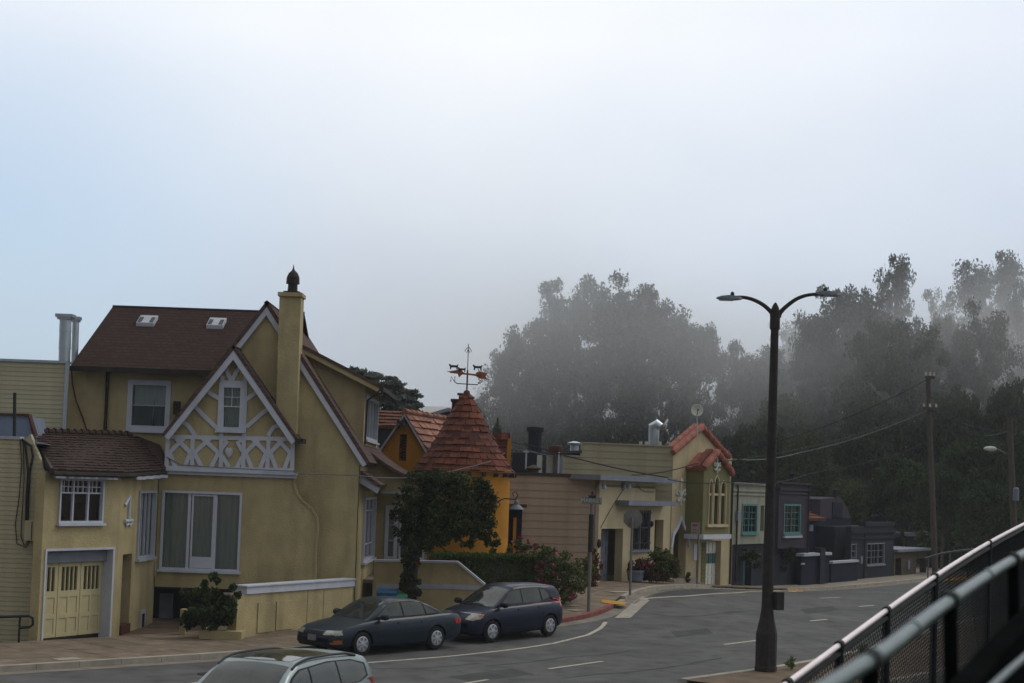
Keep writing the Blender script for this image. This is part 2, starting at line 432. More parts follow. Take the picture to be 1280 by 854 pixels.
M['leaf_hedge'] = leaf_mat('hedge_leaves', (.022, .040, .010), (.095, .140, .030))
M['leaf_near'] = leaf_mat('citrus_leaves', (.020, .036, .010), (.060, .090, .026), (.10, .13, .04))
M['leaf_red'] = leaf_mat('reddish_leaves', (.035, .030, .014), (.14, .055, .030))
M['leaf_bush'] = leaf_mat('bush_leaves', (.030, .045, .014), (.11, .13, .035))
# ================================================================== ground, road, pavements
def grid_sheet(name, xs, ys, zf, m, keep=None):
    v = [(x, y, zf(x, y)) for y in ys for x in xs]; n = len(xs); f = []
    for j in range(len(ys) - 1):
        for i in range(n - 1):
            if keep is None or keep(xs[i], ys[j]):
                f.append((j * n + i, j * n + i + 1, (j + 1) * n + i + 1, (j + 1) * n + i))
    me = bpy.data.meshes.new(name); me.from_pydata(v, [], f); me.shade_smooth(); me.materials.append(m)
    o = bpy.data.objects.new(name, me); COL.objects.link(o); o['kind'] = 'structure'; return o
def resample(p, step):
    p = [Vector(a) for a in p]; L_ = [0]
    for i in range(1, len(p)): L_.append(L_[-1] + (p[i] - p[i - 1]).length)
    n = max(1, round(L_[-1] / step)); outp = []
    k = 0
    for i in range(n + 1):
        s_ = L_[-1] * i / n
        while k < len(p) - 2 and L_[k + 1] < s_: k += 1
        outp.append(p[k].lerp(p[k + 1], (s_ - L_[k]) / max(1e-9, L_[k + 1] - L_[k])))
    return outp
def smooth(p, k=3):
    p = [Vector(a) for a in p]
    for _ in range(k):
        q = [p[0]]
        for a, b in zip(p, p[1:]): q += [a.lerp(b, .25), a.lerp(b, .75)]
        p = q + [p[-1]]
    return p
def offs(p, d):      # + = to the left of travel
    o = []
    for i, a in enumerate(p):
        t = (p[min(i + 1, len(p) - 1)] - p[max(i - 1, 0)]).normalized()
        o.append(a + Vector((-t.y, t.x)) * d)
    return o
def ribbon(m, A, B, za, zb, th=None):
    """surface between two plan polylines; th makes it solid"""
    n = len(A); b = len(m.v)
    for a in A: m.v.append((a.x, a.y, za(a.x, a.y)))
    for a in B: m.v.append((a.x, a.y, zb(a.x, a.y)))
    for i in range(n - 1): m.f.append((b + i + 1, b + i, b + n + i, b + n + i + 1))
    if th:
        c = len(m.v)
        for k in range(2 * n): x, y, z = m.v[b + k]; m.v.append((x, y, z - th))
        for i in range(n - 1):
            m.f.append((c + i, c + i + 1, c + n + i + 1, c + n + i))
            m.f.append((b + i, b + i + 1, c + i + 1, c + i)); m.f.append((b + n + i + 1, b + n + i, c + n + i, c + n + i + 1))
        m.f.append((b, c, c + n, b + n)); m.f.append((b + n - 1, b + 2 * n - 1, c + 2 * n - 1, c + n - 1))
    return m

xs = sorted(set(list(np.arange(-420, -40, 20.)) + list(np.arange(-40, 60, 1.5)) + list(np.arange(60, 621, 20.))))
ys = sorted(set(list(np.arange(-300, -20, 20.)) + list(np.arange(-20, 110, 1.5)) + list(np.arange(110, 300, 6.)) + list(np.arange(300, 1500, 60.))))
asph = mat('asphalt', (.095, .095, .090), .85, var=.26, scale=.55, bump=.5, bscale=80, grime=.55, spec=.35, stretch=(1, 1, 1), detail=10)
grid_sheet('ground', xs, ys, lambda x, y: G(x, y) - .03, M['earth'])

KERB = smooth([(-60, -12), (-30, 18), (-11.6, 36.2), (-5.3, 42.3), (1.2, 49.9), (2.75, 52.0), (3.6, 54.2), (4.6, 58.6), (6.0, 62.4), (8.4, 66.8), (12, 73), (28, 99), (41, 121)], 2)
KERB = resample(KERB, 1.1)
NEAR = resample(smooth([(-60, -28), (-22, 6), (4.46, 38.8), (7.9, 42.8), (12.0, 49.5), (15.8, 57), (20.5, 65.5), (40, 99), (53, 121)], 2), 1.1)
# road: sheet between the kerbs (resampled to the same count)
def same(p, n):
    p2 = resample(p, .5); return [p2[round(i * (len(p2) - 1) / (n - 1))] for i in range(n)]
A_, B_ = same(KERB, 160), same(offs(KERB, -9.7), 160)
rd = MB(); prev = A_
NR = 8
A_ = offs(A_, .3)
rows = [[a.lerp(b, k / NR) for a, b in zip(A_, same(NEAR, 160))] for k in range(NR + 1)]
for k in range(NR):
    ribbon(rd, rows[k], rows[k + 1], lambda x, y: G(x, y), lambda x, y: G(x, y))
o = rd.build('road', asph, smooth=True, kind='structure')
# the far carriageway on the camera's side of the median
ns = same([p for p in NEAR if p.x > 3.6], 120); nsf = same(NEAR, 120); C1 = nsf; C2 = offs(nsf, -34)
r2 = MB()
for k in range(6):
    ribbon(r2, [a.lerp(b, k / 6) for a, b in zip(C1, C2)], [a.lerp(b, (k + 1) / 6) for a, b in zip(C1, C2)], lambda x, y: G(x, y) + .004, lambda x, y: G(x, y) + .004)
r2.build('near_carriageway', asph, smooth=True, kind='structure')

SWH = .13
# far pavement: base sheet + individual paving slabs + kerbstones
WALK = 4.6
side = MB(); kk = offs(KERB, .18)
nwk = 6
for k in range(nwk):
    ribbon(side, offs(KERB, .18 + WALK * (k + 1) / nwk), offs(KERB, .18 + WALK * k / nwk), lambda x, y: G(x, y) + SWH - .02, lambda x, y: G(x, y) + SWH - .02)
sw = side.build('pavement', M['concrete'], kind='structure')
slabm = mat('paving_slab', (.170, .130, .092), .92, var=.25, scale=2.2, bump=.3, rnd=.13, grime=.5)
for i in range(len(KERB) - 1):
    if not (31 < KERB[i].y < 74): continue
    for k in range(4):
        d0, d1 = .19 + 1.1 * k, .19 + 1.1 * (k + 1) - .02
        a0, a1 = KERB[i], KERB[i + 1]
        t0 = (KERB[i + 1] - KERB[i - 1]).normalized(); t1 = (KERB[min(i + 2, len(KERB) - 1)] - KERB[i]).normalized()
        nA, nB = Vector((-t0.y, t0.x)), Vector((-t1.y, t1.x))
        e = (a1 - a0).normalized() * .012
        q = [a0 + nA * d0 + e, a1 + nB * d0 - e, a1 + nB * d1 - e, a0 + nA * d1 + e]
        # no slab where the tactile ramp lies or inside the houses
        m_ = MB(); z_ = [G(p.x, p.y) + SWH for p in q]
        m_.hexa([Vector((p.x, p.y, z - .05)) for p, z in zip(q, z_)] + [Vector((p.x, p.y, z)) for p, z in zip(q, z_)])
        m_.build('paving_slab', slabm, sw)
ks = empty('kerb', (KERB[10].x, KERB[10].y, 0)); ks['kind'] = 'structure'
for i in range(2, len(KERB) - 1):
    a0, a1 = KERB[i], KERB[i + 1]
    if a0.y < 30 or a0.y > 115: continue
    mid = (a0 + a1) / 2
    red = 47.6 < mid.y < 55.0 and mid.x < 3.9
    low = 56.5 < mid.y < 75      # dropped kerb at the driveways
    h = .035 if (55.0 < mid.y < 57.0 or 67 < mid.y < 75) else SWH + .012
    t0 = (a1 - a0).normalized(); e = t0 * .006; nn = Vector((-t0.y, t0.x))
    q = [a0 - nn * .02 + e, a1 - nn * .02 - e, a1 + nn * .18 - e, a0 + nn * .18 + e]
    m_ = MB(); m_.hexa([Vector((p.x, p.y, G(p.x, p.y) - .05)) for p in q] + [Vector((p.x, p.y, G(p.x, p.y) + h)) for p in q])
    m_.build('kerbstone', M['kerb_red'] if red else M['kerb'], ks)
gt = MB(); ribbon(gt, offs(KERB, -.02), offs(KERB, -.5), lambda x, y: G(x, y) + .006, lambda x, y: G(x, y) + .006)
gt.build('gutter', mat('gutter_concrete', (.17, .15, .12), .9, var=.25, scale=2, grime=.4), kind='structure')
# concrete apron at the corner (wedge seen right of the red kerb)
ap = MB(); pa = [ghit(*p) for p in ((768, 773), (788, 773), (805, 757), (812, 751), (803, 746), (793, 752), (784, 760))]
b0 = len(ap.v); ap.v += [(p.x, p.y, G(p.x, p.y) + .012) for p in pa]; ap.f.append(tuple(range(len(pa))))
ap.build('corner_apron', M['kerb'], kind='structure')
# yellow tactile pad
tp = MB(); q = [ghit(*p, SWH) for p in ((752, 750), (784, 753.5), (780, 757), (752, 754))]
tp.hexa([p + Vector((0, 0, .002)) for p in q] + [p + Vector((0, 0, .018)) for p in q])
o = tp.build('tactile_pad', mat('yellow_tactile', (.40, .22, .03), .85, var=.25, scale=6, grime=.5)); tag(o, 'yellow tactile paving pad set in the pavement at the street corner', 'tactile paving')

# median on the near side
md = MB()
for k in range(4):
    ribbon(md, offs(ns, -.18 - 3.0 * k / 4), offs(ns, -.18 - 3.0 * (k + 1) / 4), lambda x, y: G(x, y) + .13, lambda x, y: G(x, y) + .13)
md.build('median', M['earth'], kind='structure')
kn = empty('median_kerb', (6, 40, 0)); kn['kind'] = 'structure'
for side_, dd in ((0, 0.0), (1, -3.2)):
    for i in range(2, len(NEAR) - 1):
        a0, a1 = NEAR[i], NEAR[i + 1]
        if a0.x < 3.6 or a0.y > 90: continue
        t0 = (a1 - a0).normalized(); e = t0 * .006; nn = Vector((-t0.y, t0.x))
        q = [a0 + nn * (dd - .18) + e, a1 + nn * (dd - .18) - e, a1 + nn * (dd + .02) - e, a0 + nn * (dd + .02) + e]
        m_ = MB(); m_.hexa([Vector((p.x, p.y, G(p.x, p.y) - .05)) for p in q] + [Vector((p.x, p.y, G(p.x, p.y) + .15)) for p in q])
        m_.build('kerbstone', M['kerb'], kn)

# ---- painted lines (sheets on the road), surveyed from the photograph
def paint(name, pts, w, m, z=.010):
    g = [ghit(*p) for p in pts]; p2 = resample([Vector((a.x, a.y)) for a in g], .8)
    mb = MB(); ribbon(mb, offs(p2, w / 2), offs(p2, -w / 2), lambda x, y: G(x, y) + z, lambda x, y: G(x, y) + z, th=.003)
    return mb.build(name, m, kind='structure')
paint('edge_line', [(150, 868), (300, 846), (430, 831), (560, 821), (640, 812.5), (690, 805), (735, 794), (752, 785), (757, 778)], .13, M['line'])
paint('edge_line', [(806, 748.5), (860, 745.5), (920, 741.5), (988, 737.5)], .16, M['line'])
for p in (((686, 836.5), (753, 827)), ((905, 806), (950, 800.5)), ((1013, 776.5), (1034, 774.5)), ((1074, 758.5), (1092, 757)), ((1025, 748), (1050, 747)), ((560, 858), (610, 850))):
    paint('lane_dash', p, .12, M['line'])
paint('centre_line', [(990, 740), (997, 732.8)], .35, M['line_y']); paint('centre_line', [(998, 739.5), (1004, 732.5)], .35, M['line_y'])
# zebra stripes, yellow, on the near carriageway behind the fence
for i in range(13):
    x = 1178 + i * 6.2
    paint('crosswalk_stripe', [(x, 727 - i * .5), (x + 3, 718.5 - i * .35)], .28, M['line_y'])
# manhole covers and utility lids
def lid(px, py, w, l, nm, m, lab):
    c = ghit(px, py, SWH if nm != 'manhole_cover' else 0); mb = MB()
    if nm == 'manhole_cover': mb.lathe([(w, 0), (w, .012), (w * .9, .018)], c, 20)
    else: mb.box(c + Vector((0, 0, .006)), (w, l, .014), .7)
    o = mb.build(nm, m); tag(o, lab, 'cover')
lid(84, 824, .6, .4, 'utility_cover', M['kerb'], 'pale rectangular utility cover in the pavement before the garage')
lid(265, 843, .34, 0, 'manhole_cover', M['steel_dark'], 'round dark manhole cover in the road by the left kerb')
lid(716, 757, .5, .4, 'utility_cover', M['kerb'], 'small pale utility lid by the red kerb and street sign')
lid(775, 740, .9, .5, 'utility_cover', M['kerb'], 'pale utility cover before the grey garage door')
lid(720, 763, .5, .4, 'utility_cover', M['kerb'], 'small pale utility lid left of the street sign post')

# asphalt repair patches and sealed cracks
pm = mat('asphalt_patch', (.062, .062, .060), .9, var=.2, scale=2, bump=.4, bscale=80); 
for q_ in ([(560, 846), (640, 836), (668, 843), (590, 853)], [(838, 790), (884, 786), (892, 792), (846, 797)], [(1000, 762), (1040, 758), (1050, 763), (1008, 768)], [(812, 745), (850, 733.5), (905, 739.5), (880, 743)]):
    pq = [ghit(*p) for p in q_]; mb = MB(); n0 = 8
    for i in range(n0 + 1):
        for j in range(n0 + 1):
            p = pq[0].lerp(pq[1], i / n0).lerp(pq[3].lerp(pq[2], i / n0), j / n0); mb.v.append((p.x, p.y, G(p.x, p.y) + .005))
    for i in range(n0):
        for j in range(n0): mb.f.append((i * (n0 + 1) + j, (i + 1) * (n0 + 1) + j, (i + 1) * (n0 + 1) + j + 1, i * (n0 + 1) + j + 1))
    mb.build('asphalt_patch', pm, kind='structure')
cm = mat('crack_sealant', (.035, .035, .035), .7)
for c_ in ([(610, 832), (660, 829), (700, 822), (760, 819), (800, 812)], [(700, 848), (760, 842), (820, 838), (900, 822)], [(830, 770), (870, 772), (930, 763), (990, 764)], [(470, 836), (540, 836), (600, 829)]):
    g_ = [ghit(*p) for p in c_]; p2 = smooth([Vector((a.x + random.uniform(-.1, .1), a.y)) for a in g_], 1); p2 = resample(p2, .4); p2 = [p + Vector((random.uniform(-.05, .05), random.uniform(-.05, .05))) for p in p2]
    mb = MB(); ribbon(mb, offs(p2, .018), offs(p2, -.018), lambda x, y: G(x, y) + .008, lambda x, y: G(x, y) + .008); mb.build('crack_seal', cm, kind='structure')
# ================================================================== building helpers
def pr(W, x0, y0, x1, y1, off=0.0):
    """photo rectangle -> (u0,u1,z0,z1) on a wall"""
    my, mx = (y0 + y1) / 2, (x0 + x1) / 2
    u0, u1 = W.u(x0, my, off), W.u(x1, my, off)
    return (min(u0, u1), max(u0, u1), W.z(mx, y1, off), W.z(mx, y0, off))
def window(W, r, parent, frame='white', fw=.07, proud=.04, recess=.12, base=0.0, cols=(1,), rows=(1,), mun=None, curtain='curtain', sill=True, panes=True, glass='glass', mw=.05, cd=.05, mid_thick=None, casing=0.0):
    """frame ring set in a hole of the wall, panes, mullions, muntins, curtain behind. cols/rows: relative sizes; mun: per (col,row) -> (nx,nz)"""
    u0, u1, z0, z1 = r; fm = M[frame]
    P = lambda u, z, o=0.0: W.P(u, z, o + base)
    f = MB().poly(P, rect(u0 - casing, u1 + casing, z0 - casing * .5, z1 + casing), [rect(u0 + fw, u1 - fw, z0 + fw, z1 - fw)], -recess, proud).build('window', fm, parent)
    if sill:
        m = MB(); wbox(m, W, u0 - .05 - casing, u1 + .05 + casing, z0 - .07 - casing * .5, z0 - casing * .5 - .002, base + .002, base + proud + .07); m.build('sill', fm, f)
    a0, a1, b0, b1 = u0 + fw, u1 - fw, z0 + fw, z1 - fw
    cs = [a0 + (a1 - a0) * sum(cols[:i]) / sum(cols) for i in range(len(cols) + 1)]
    rs = [b0 + (b1 - b0) * sum(rows[:i]) / sum(rows) for i in range(len(rows) + 1)]
    for i in range(1, len(cols)):
        m = MB(); wbox(m, W, cs[i] - mw / 2, cs[i] + mw / 2, b0 - .002, b1 + .002, base - recess + .03, base - .01); m.build('mullion', fm, f)
    for j in range(1, len(rows)):
        for i in range(len(cols)):
            m = MB(); wbox(m, W, cs[i] + mw * .45 * (i > 0), cs[i + 1] - mw * .45 * (i < len(cols) - 1), rs[j] - mw * .4, rs[j] + mw * .4, base - recess + .035, base - .02); m.build('transom', fm, f)
    if mun:
        for (i, j), (nx, nz) in mun.items():
            m = MB()
            for k in range(1, nx):
                x = cs[i] + (cs[i + 1] - cs[i]) * k / nx; wbox(m, W, x - .012, x + .012, rs[j], rs[j + 1], base - recess + .04, base - recess + .075)
            for k in range(1, nz):
                x = rs[j] + (rs[j + 1] - rs[j]) * k / nz; wbox(m, W, cs[i], cs[i + 1], x - .012, x + .012, base - recess + .038, base - recess + .077)
            if m.v: m.build('muntin', fm, f)
    if panes:
        for i in range(len(cols)):
            for j in range(len(rows)):
                m = MB(); wbox(m, W, cs[i], cs[i + 1], rs[j], rs[j + 1], base - recess + .045, base - recess + .055); m.build('pane', M[glass], f)
    if curtain:
        m = MB(); n = 36
        for k in range(n):
            x0, x1 = a0 - .03 + (a1 - a0 + .06) * k / n, a0 - .03 + (a1 - a0 + .06) * (k + 1) / n
            w0, w1 = .02 * math.sin(k * 1.9), .02 * math.sin((k + 1) * 1.9)
            m.add([P(x0, b0 - .03, -recess - cd + w0), P(x1, b0 - .03, -recess - cd + w1), P(x1, b1 + .03, -recess - cd + w1), P(x0, b1 + .03, -recess - cd + w0)], [(0, 1, 2, 3)])
        m.build('curtain', M[curtain], f)
    return f
def holes_of(*rs): return [rect(r[0] + .01, r[1] - .01, r[2] + .01, r[3] - .01) for r in rs]
def siding(W, u0, u1, z0, z1, step, parent, m, name='siding_board', base=0.0, th=.022, cut=None, taper=.5):
    """lapped boards, one mesh shared; cut(zmid) -> (u0,u1) for sloped ends"""
    n = max(1, round((z1 - z0) / step)); h = (z1 - z0) / n; cache = {}
    for i in range(n):
        z = z0 + i * h
        a, b = (u0, u1) if cut is None else cut(z + h / 2)
        if b - a < .1: continue
        key = (round(a, 3), round(b, 3))
        if key not in cache:
            mb = MB()
            mb.hexa([W.P(a, 0, base + .002), W.P(b, 0, base + .002), W.P(b, 0, base + th), W.P(a, 0, base + th),
                     W.P(a, h - .006, base + .002), W.P(b, h - .006, base + .002), W.P(b, h - .006, base + th * (1 - taper)), W.P(a, h - .006, base + th * (1 - taper))])
            o = mb.build(name, m, parent); cache[key] = o
            l0 = Vector(o.location); o.location = (0, 0, z)
        else:
            o = cache[key].copy(); COL.objects.link(o); o.parent = parent; o.location = (0, 0, z)
def slabq(pts, th, name, m, parent, up=(0, 0, 1), smooth=False):
    return MB().slab(pts, th, up).build(name, m, parent, smooth)

# ================================================================== yellow half-timbered house
Wg = Wall(-11.8, 43.1, 26.7)
house = empty('half_timbered_house', (-8.5, 49, 0), 'yellow stucco house with white half-timbered gable and tall chimney', 'house')
ug0, ug1 = Wg.u(51.5, 700), Wg.u(147, 700)
c1 = Wg.P(ug1, 0)
We = Wall(c1.x, c1.y, 2.0)
XL = Wall(0, 49, 90).u(197, 650); Wm = Wall(0, 49, 90); ym = 49.0
ue1 = (49.0 - c1.y) / math.cos(math.radians(2))
zg_top = Wg.z(98, 590)
door = (Wg.u(55, 748), Wg.u(138.5, 745), -0.1, Wg.z(98, 687.5))
wing = pr(Wg, 73.5, 598.5, 129, 654)
MB().poly(Wg.P, rect(ug0, ug1, -.6, zg_top), [rect(door[0], door[1], -.55, door[3])] + holes_of(wing), -.3, 0).build('garage_wall', M['yellow'], house)
window(Wg, wing, house, curtain='curtain_w', cols=(1, 1.15, 1), rows=(2.3, 1), mun={(0, 1): (3, 2), (1, 1): (3, 2), (2, 1): (3, 2)}, fw=.06)
# garage door frame and the three leaves
gd = MB().poly(Wg.P, [(door[0] - .05, -.5), (door[0] - .05, door[3] + .05), (door[1] + .06, door[3] + .05), (door[1] + .06, -.5), (door[1] - .01, -.5), (door[1] - .01, door[3] - .01), (door[0] + .01, door[3] - .01), (door[0] + .01, -.5)], (), -.38, .03).build('garage_door', M['white'], house)
m = MB(); wbox(m, Wg, door[0], door[1], door[3] - .34, door[3] - .012, -.42, -.2); m.build('lintel', M['slab_edge'], gd)
zb, zt = 0.12, door[3] - .34
lw = (door[1] - door[0]) / 3
for i in range(3):
    a, b = door[0] + lw * i + .012, door[0] + lw * (i + 1) - .012
    pz0, pz1 = zb + (zt - zb) * .615, zt - .13
    cols = [a + .1 + (b - a - .2) * k / 4 for k in range(5)]
    slots = [rect(cols[k] + .018, cols[k + 1] - .018, pz0, pz1) for k in range(4)]
    pan = []
    mid = (a + b) / 2
    for (q0, q1) in ((zb + .1, zb + (zt - zb) * .25), (zb + (zt - zb) * .31, zb + (zt - zb) * .53)):
        pan += [rect(a + .09, mid - .04, q0, q1), rect(mid + .04, b - .09, q0, q1)]
    MB().poly(lambda u, z, o: Wg.P(u, z, o - .34), rect(a, b, zb, zt), slots + pan, -.05, 0).build('door_leaf', M['ydoor'], gd)
    m = MB(); 
    for q in pan: wbox(m, Wg, q[0][0] - .004, q[1][0] + .004, q[0][1] - .004, q[2][1] + .004, -.385, -.36)
    m.build('door_panel', M['ydoor'], gd)
    m = MB()
    wbox(m, Wg, cols[0], cols[4], pz0 - .01, pz1 + .01, -.40, -.38); m.build('pane', M['glass'], gd)
    m = MB(); wbox(m, Wg, cols[0], cols[4], pz0 - .01, pz1 + .01, -.5, -.49); m.build('curtain', M['curtain'], gd)
# edge wall with doorway and corner window
dr = pr(We, 151, 693, 162.5, 803); dr = (dr[0], dr[1], .2, dr[3])
cw = pr(We, 171.5, 613.5, 195.5, 697)
zmt = Wm.z(290, 592)
cw = (cw[0], min(cw[1], ue1 - .25), cw[2], cw[3])
MB().poly(We.P, rect(0, ue1 + .1, -.6, zmt), [rect(*dr)] + holes_of(cw), -.28, 0).build('side_wall', M['yellow'], house)
window(We, cw, house, cols=(1, 1, 1, 1), fw=.07, frame='whiteb', proud=.06)
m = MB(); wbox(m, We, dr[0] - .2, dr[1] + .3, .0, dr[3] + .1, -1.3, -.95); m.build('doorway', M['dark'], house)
m = MB(); wbox(m, We, dr[0], dr[1], .0, dr[2] + .08, -.9, .05); m.build('doorstep', M['redbrown'], house)
low = pr(We, 174, 763, 180, 802); m = MB(); wbox(m, We, low[0], low[1], low[2], low[3], 0.0, .04); lo = m.build('cellar_window', M['whiteb'], house)
m = MB(); wbox(m, We, low[0] + .12, low[1] - .12, low[2] + .1, low[3] - .1, .042, .05); m.build('pane', M['glass'], lo)
# white scroll number on the wall
nu = We.uz(161, 645, .03); m = MB(); P_ = lambda a, b: We.P(nu[0] + a, nu[1] + b, .03)
m.tube([P_(-.45, .30), P_(-.25, .42), P_(.0, .55), P_(0, .2), P_(0, -.1)], .05); m.tube([P_(-.4, -.14), P_(.4, -.14)], .05)
m.tube([P_(-.3, -.18), P_(-.2, -.28), P_(0, -.22), P_(.2, -.28), P_(.3, -.18)], .035); m.build('house_number', M['white'], house)

# main lower facade with the flowing S-shaped right edge, big three-light window
bw = pr(Wm, 201, 614.5, 301, 713.5)
zrec = Wm.z(245, 735)
Scurve = [(366, 592), (367.5, 604), (371, 616), (378, 626), (389, 635), (395.5, 645), (397.5, 657), (397, 668), (395, 682), (394, 735), (394, 800)]
poly = [Wm.uz(*p) for p in Scurve]
outer = [(XL, zrec), (XL, zmt), ] + poly + [(Wm.u(290, 760), poly[-1][1]), (Wm.u(290, 760), zrec)]
MB().poly(Wm.P, outer, holes_of(bw), -.3, 0).build('front_wall', M['yellow'], house)
m = MB().strip(Wm.P, poly[:-1], .06, -.02, .035); m.build('curved_edge', M['yellow'], house)
f = window(Wm, bw, house, cols=(1.05, 1.1, 1.0), fw=.07, mw=.09, frame='white', proud=.03, cd=.06)
a, b = bw[0] + (bw[1] - bw[0]) * .375, bw[0] + (bw[1] - bw[0]) * .66
m = MB(); MB().poly(Wm.P, rect(a, b, bw[2] + .08, bw[3] - .09), [rect(a + .05, b - .05, bw[2] + .42, bw[3] - .14)], -.09, -.005).build('sash', M['white'], f)
# the dark recess under the main storey
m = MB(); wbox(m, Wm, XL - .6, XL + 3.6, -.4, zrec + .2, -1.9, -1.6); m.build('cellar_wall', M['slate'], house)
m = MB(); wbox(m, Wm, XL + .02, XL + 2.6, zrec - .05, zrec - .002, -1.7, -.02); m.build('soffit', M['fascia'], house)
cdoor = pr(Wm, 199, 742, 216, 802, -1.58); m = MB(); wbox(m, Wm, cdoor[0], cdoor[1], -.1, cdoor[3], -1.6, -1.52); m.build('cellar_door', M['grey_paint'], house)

# half-timbered gable
zge, zg0 = Wm.z(290, 547), Wm.z(290, 588)
gp = [Wm.uz(208, 588), Wm.uz(207, 545), Wm.uz(292, 440), Wm.uz(367, 548), Wm.uz(366.5, 590)]
sw_ = pr(Wm, 276, 482, 303, 537)
MB().poly(Wm.P, gp, holes_of(sw_), -.25, .03).build('gable_wall', M['yellow'], house)
TB = [((278, 470), (276, 586)), ((307, 470), (304, 586)),
      ((208, 546), (366, 549)), ((208, 585), (366, 588)), ((210, 545), (208, 586)), ((366, 549), (365, 588)),
      ((241, 547), (240, 586)), ((336, 548), (334, 587)),
      ((277, 478), (306, 479)),
      ((279, 452), (286, 470), (290, 476)), ((305, 452), (295, 466), (290, 476)),
      ((256, 485), (263, 492), (275, 499)), ((241, 505), (254, 519), (272, 536)), ((224, 524), (236, 533), (244, 545)),
      ((325, 487), (317, 493), (307, 500)), ((338, 509), (325, 519), (308, 534)), ((353, 530), (342, 534), (335, 545))]
for i, (x0, x1) in enumerate(((210, 240), (241, 275), (277, 304), (305, 335), (336, 365))):
    xm = (x0 + x1) / 2
    if i == 2: continue
    TB += [((xm - 5, 548), (x1 - 2, 566)), ((xm + 5, 548), (x0 + 2, 566)), ((x0 + 2, 566), (xm - 5, 586)), ((x1 - 2, 566), (xm + 5, 586))]
TB += [((279, 550), (284, 552), (276, 562)), ((303, 551), (297, 553), (303, 564)), ((278, 570), (286, 584)), ((303, 571), (296, 585))]
for t in TB:
    if (t[0][0] < 208 or t[-1][0] > 368): continue
    MB().strip(Wm.P, [Wm.uz(*p, .05) for p in t], .125, .032, .065 + random.random() * .012).build('timber', M['white'], house)
window(Wm, sw_, house, base=.05, rows=(1.1, 1), mun={(0, 1): (2, 2)}, fw=.07, casing=.07, curtain='curtain_w')
# shield ornament
s0 = Wm.uz(286, 566, .1); m = MB(); sc = 1 / 40.
m.poly(Wm.P, [(s0[0] + a * sc, s0[1] + b * sc) for a, b in ((-4, 5), (-2, 6.5), (0, 5.2), (2, 6.5), (4, 5), (4.6, 1), (3, -3), (0, -6), (-3, -3), (-4.6, 1))], (), .02, .09)
m.poly(Wm.P, [(s0[0] + a * sc, s0[1] + b * sc) for a, b in ((-2.2, 3), (2.2, 3), (2.2, 0), (0, -3), (-2.2, 0))], (), .085, .12); m.build('shield_ornament', M['white'], house)
# moulded belt below the gable
a = Wm.uz(205, 586)[0] - .12; b = Wm.uz(368, 592)[0] + .1; zc = Wm.z(286, 590)
m = MB(); wbox(m, Wm, a, b, zc - .03, zc + .06, -.02, .20); wbox(m, Wm, a + .04, b - .04, zc - .13, zc - .032, -.02, .12); m.build('belt_moulding', M['white'], house)
# barge boards + gable roof (runs back to the main wall)
apx = Wm.uz(292, 431, .35); lft = Wm.uz(202, 543, .35); rgt = Wm.uz(373, 549, .35)
zap = apx[1]
def gable_roof(W, apex, left, right, o_front, depth, parent, m_roof, th=.14, barge='white', bw_=.17, roofname='gable_roof', sides=(1, 1)):
    A = apex; 
    for sd_, e in ((0, left), (1, right)):
        if not sides[sd_]: continue
        q = [W.P(A[0], A[1], o_front), W.P(e[0], e[1], o_front), W.P(e[0], e[1], -depth), W.P(A[0], A[1], -depth)]
        r_ = slabq(q, th, roofname, m_roof, parent)
        if barge:
            d = (Vector(e) - Vector(A)); L_ = d.length; d.normalize(); nrm = Vector((d.y, -d.x)); 
            if nrm.y > 0: nrm = -nrm
            o_ = Vector(A) + nrm * (th / 1.0); p_ = [Vector((A[0], A[1] - th / abs(nrm.y))), Vector(e) + nrm * th, Vector(e) + nrm * (th + bw_), Vector((A[0], A[1] - (th + bw_) / abs(nrm.y)))]
            MB().poly(W.P, [tuple(x) for x in p_], (), o_front - .06, o_front - .012).build('barge_board', M[barge], r_)
gable_roof(Wm, apx, lft, rgt, .35, 2.7, house, M['roof_side'], th=.10, bw_=.17)
m = MB(); wbox(m, Wm, rgt[0] - .1, rgt[0] + .14, rgt[1] - .12, rgt[1] + .02, -.4, .36); m.build('gutter_end', M['fascia'], house)

# main upper wall + roof
Wu = Wall(0, 51.5, 90)
zeu = Wu.z(165, 461); xl_ = Wu.u(81, 500)
uw = pr(Wu, 159, 475.5, 213, 538.5)
MB().poly(Wu.P, [(xl_, 2), (xl_, zeu), (Wu.u(335, 470), zeu), (Wu.u(335, 470), 2)], holes_of(uw), -.25, 0).build('upper_wall', M['yellow'], house)
wf = window(Wu, uw, house, fw=.16, rows=(1, 1), curtain=None, mw=.03)
m = MB(); a0, a1, b0, b1 = uw[0] + .16, uw[1] - .16, uw[2] + .16, uw[3] - .16
wbox(m, Wu, a0, a1, b0 + (b1 - b0) * .50, b1, -.3, -.27); m.build('blind', M['curtain'], wf)
m = MB(); wbox(m, Wu, a0 - .2, a1 + .2, b0 - .2, b1 + .2, -.9, -.85); m.build('room', M['dark'], wf)
m = MB(); m.tube([Wu.P(a0 + .62, b0, -.2), Wu.P(a0 + .64, b0 + .4, -.2), Wu.P(a0 + .66, b0 + .85, -.2)], .014); m.build('curtain_rod', M['curtain_w'], wf)
pz = pr(Wu, 91, 464, 109, 480); MB().poly(Wu.P, rect(*pz), [rect(pz[0] + .07, pz[1] - .07, pz[2] + .07, pz[3] - .07)], -.01, .03).build('blind_panel', M['yellow'], house)
ru = Wu.u(331, 500); zr = at(131, 383, 56).z; zee = at(165, 459, 51.0).z - .02
xg = at(88, 458, 51.0).x
mr_ = slabq([(xg, 51.0, zee), (-7.4, 51.0, zee), (-7.4, 56, zr), (xg, 56, zr)], .12, 'main_roof', M['roof_main'], house)
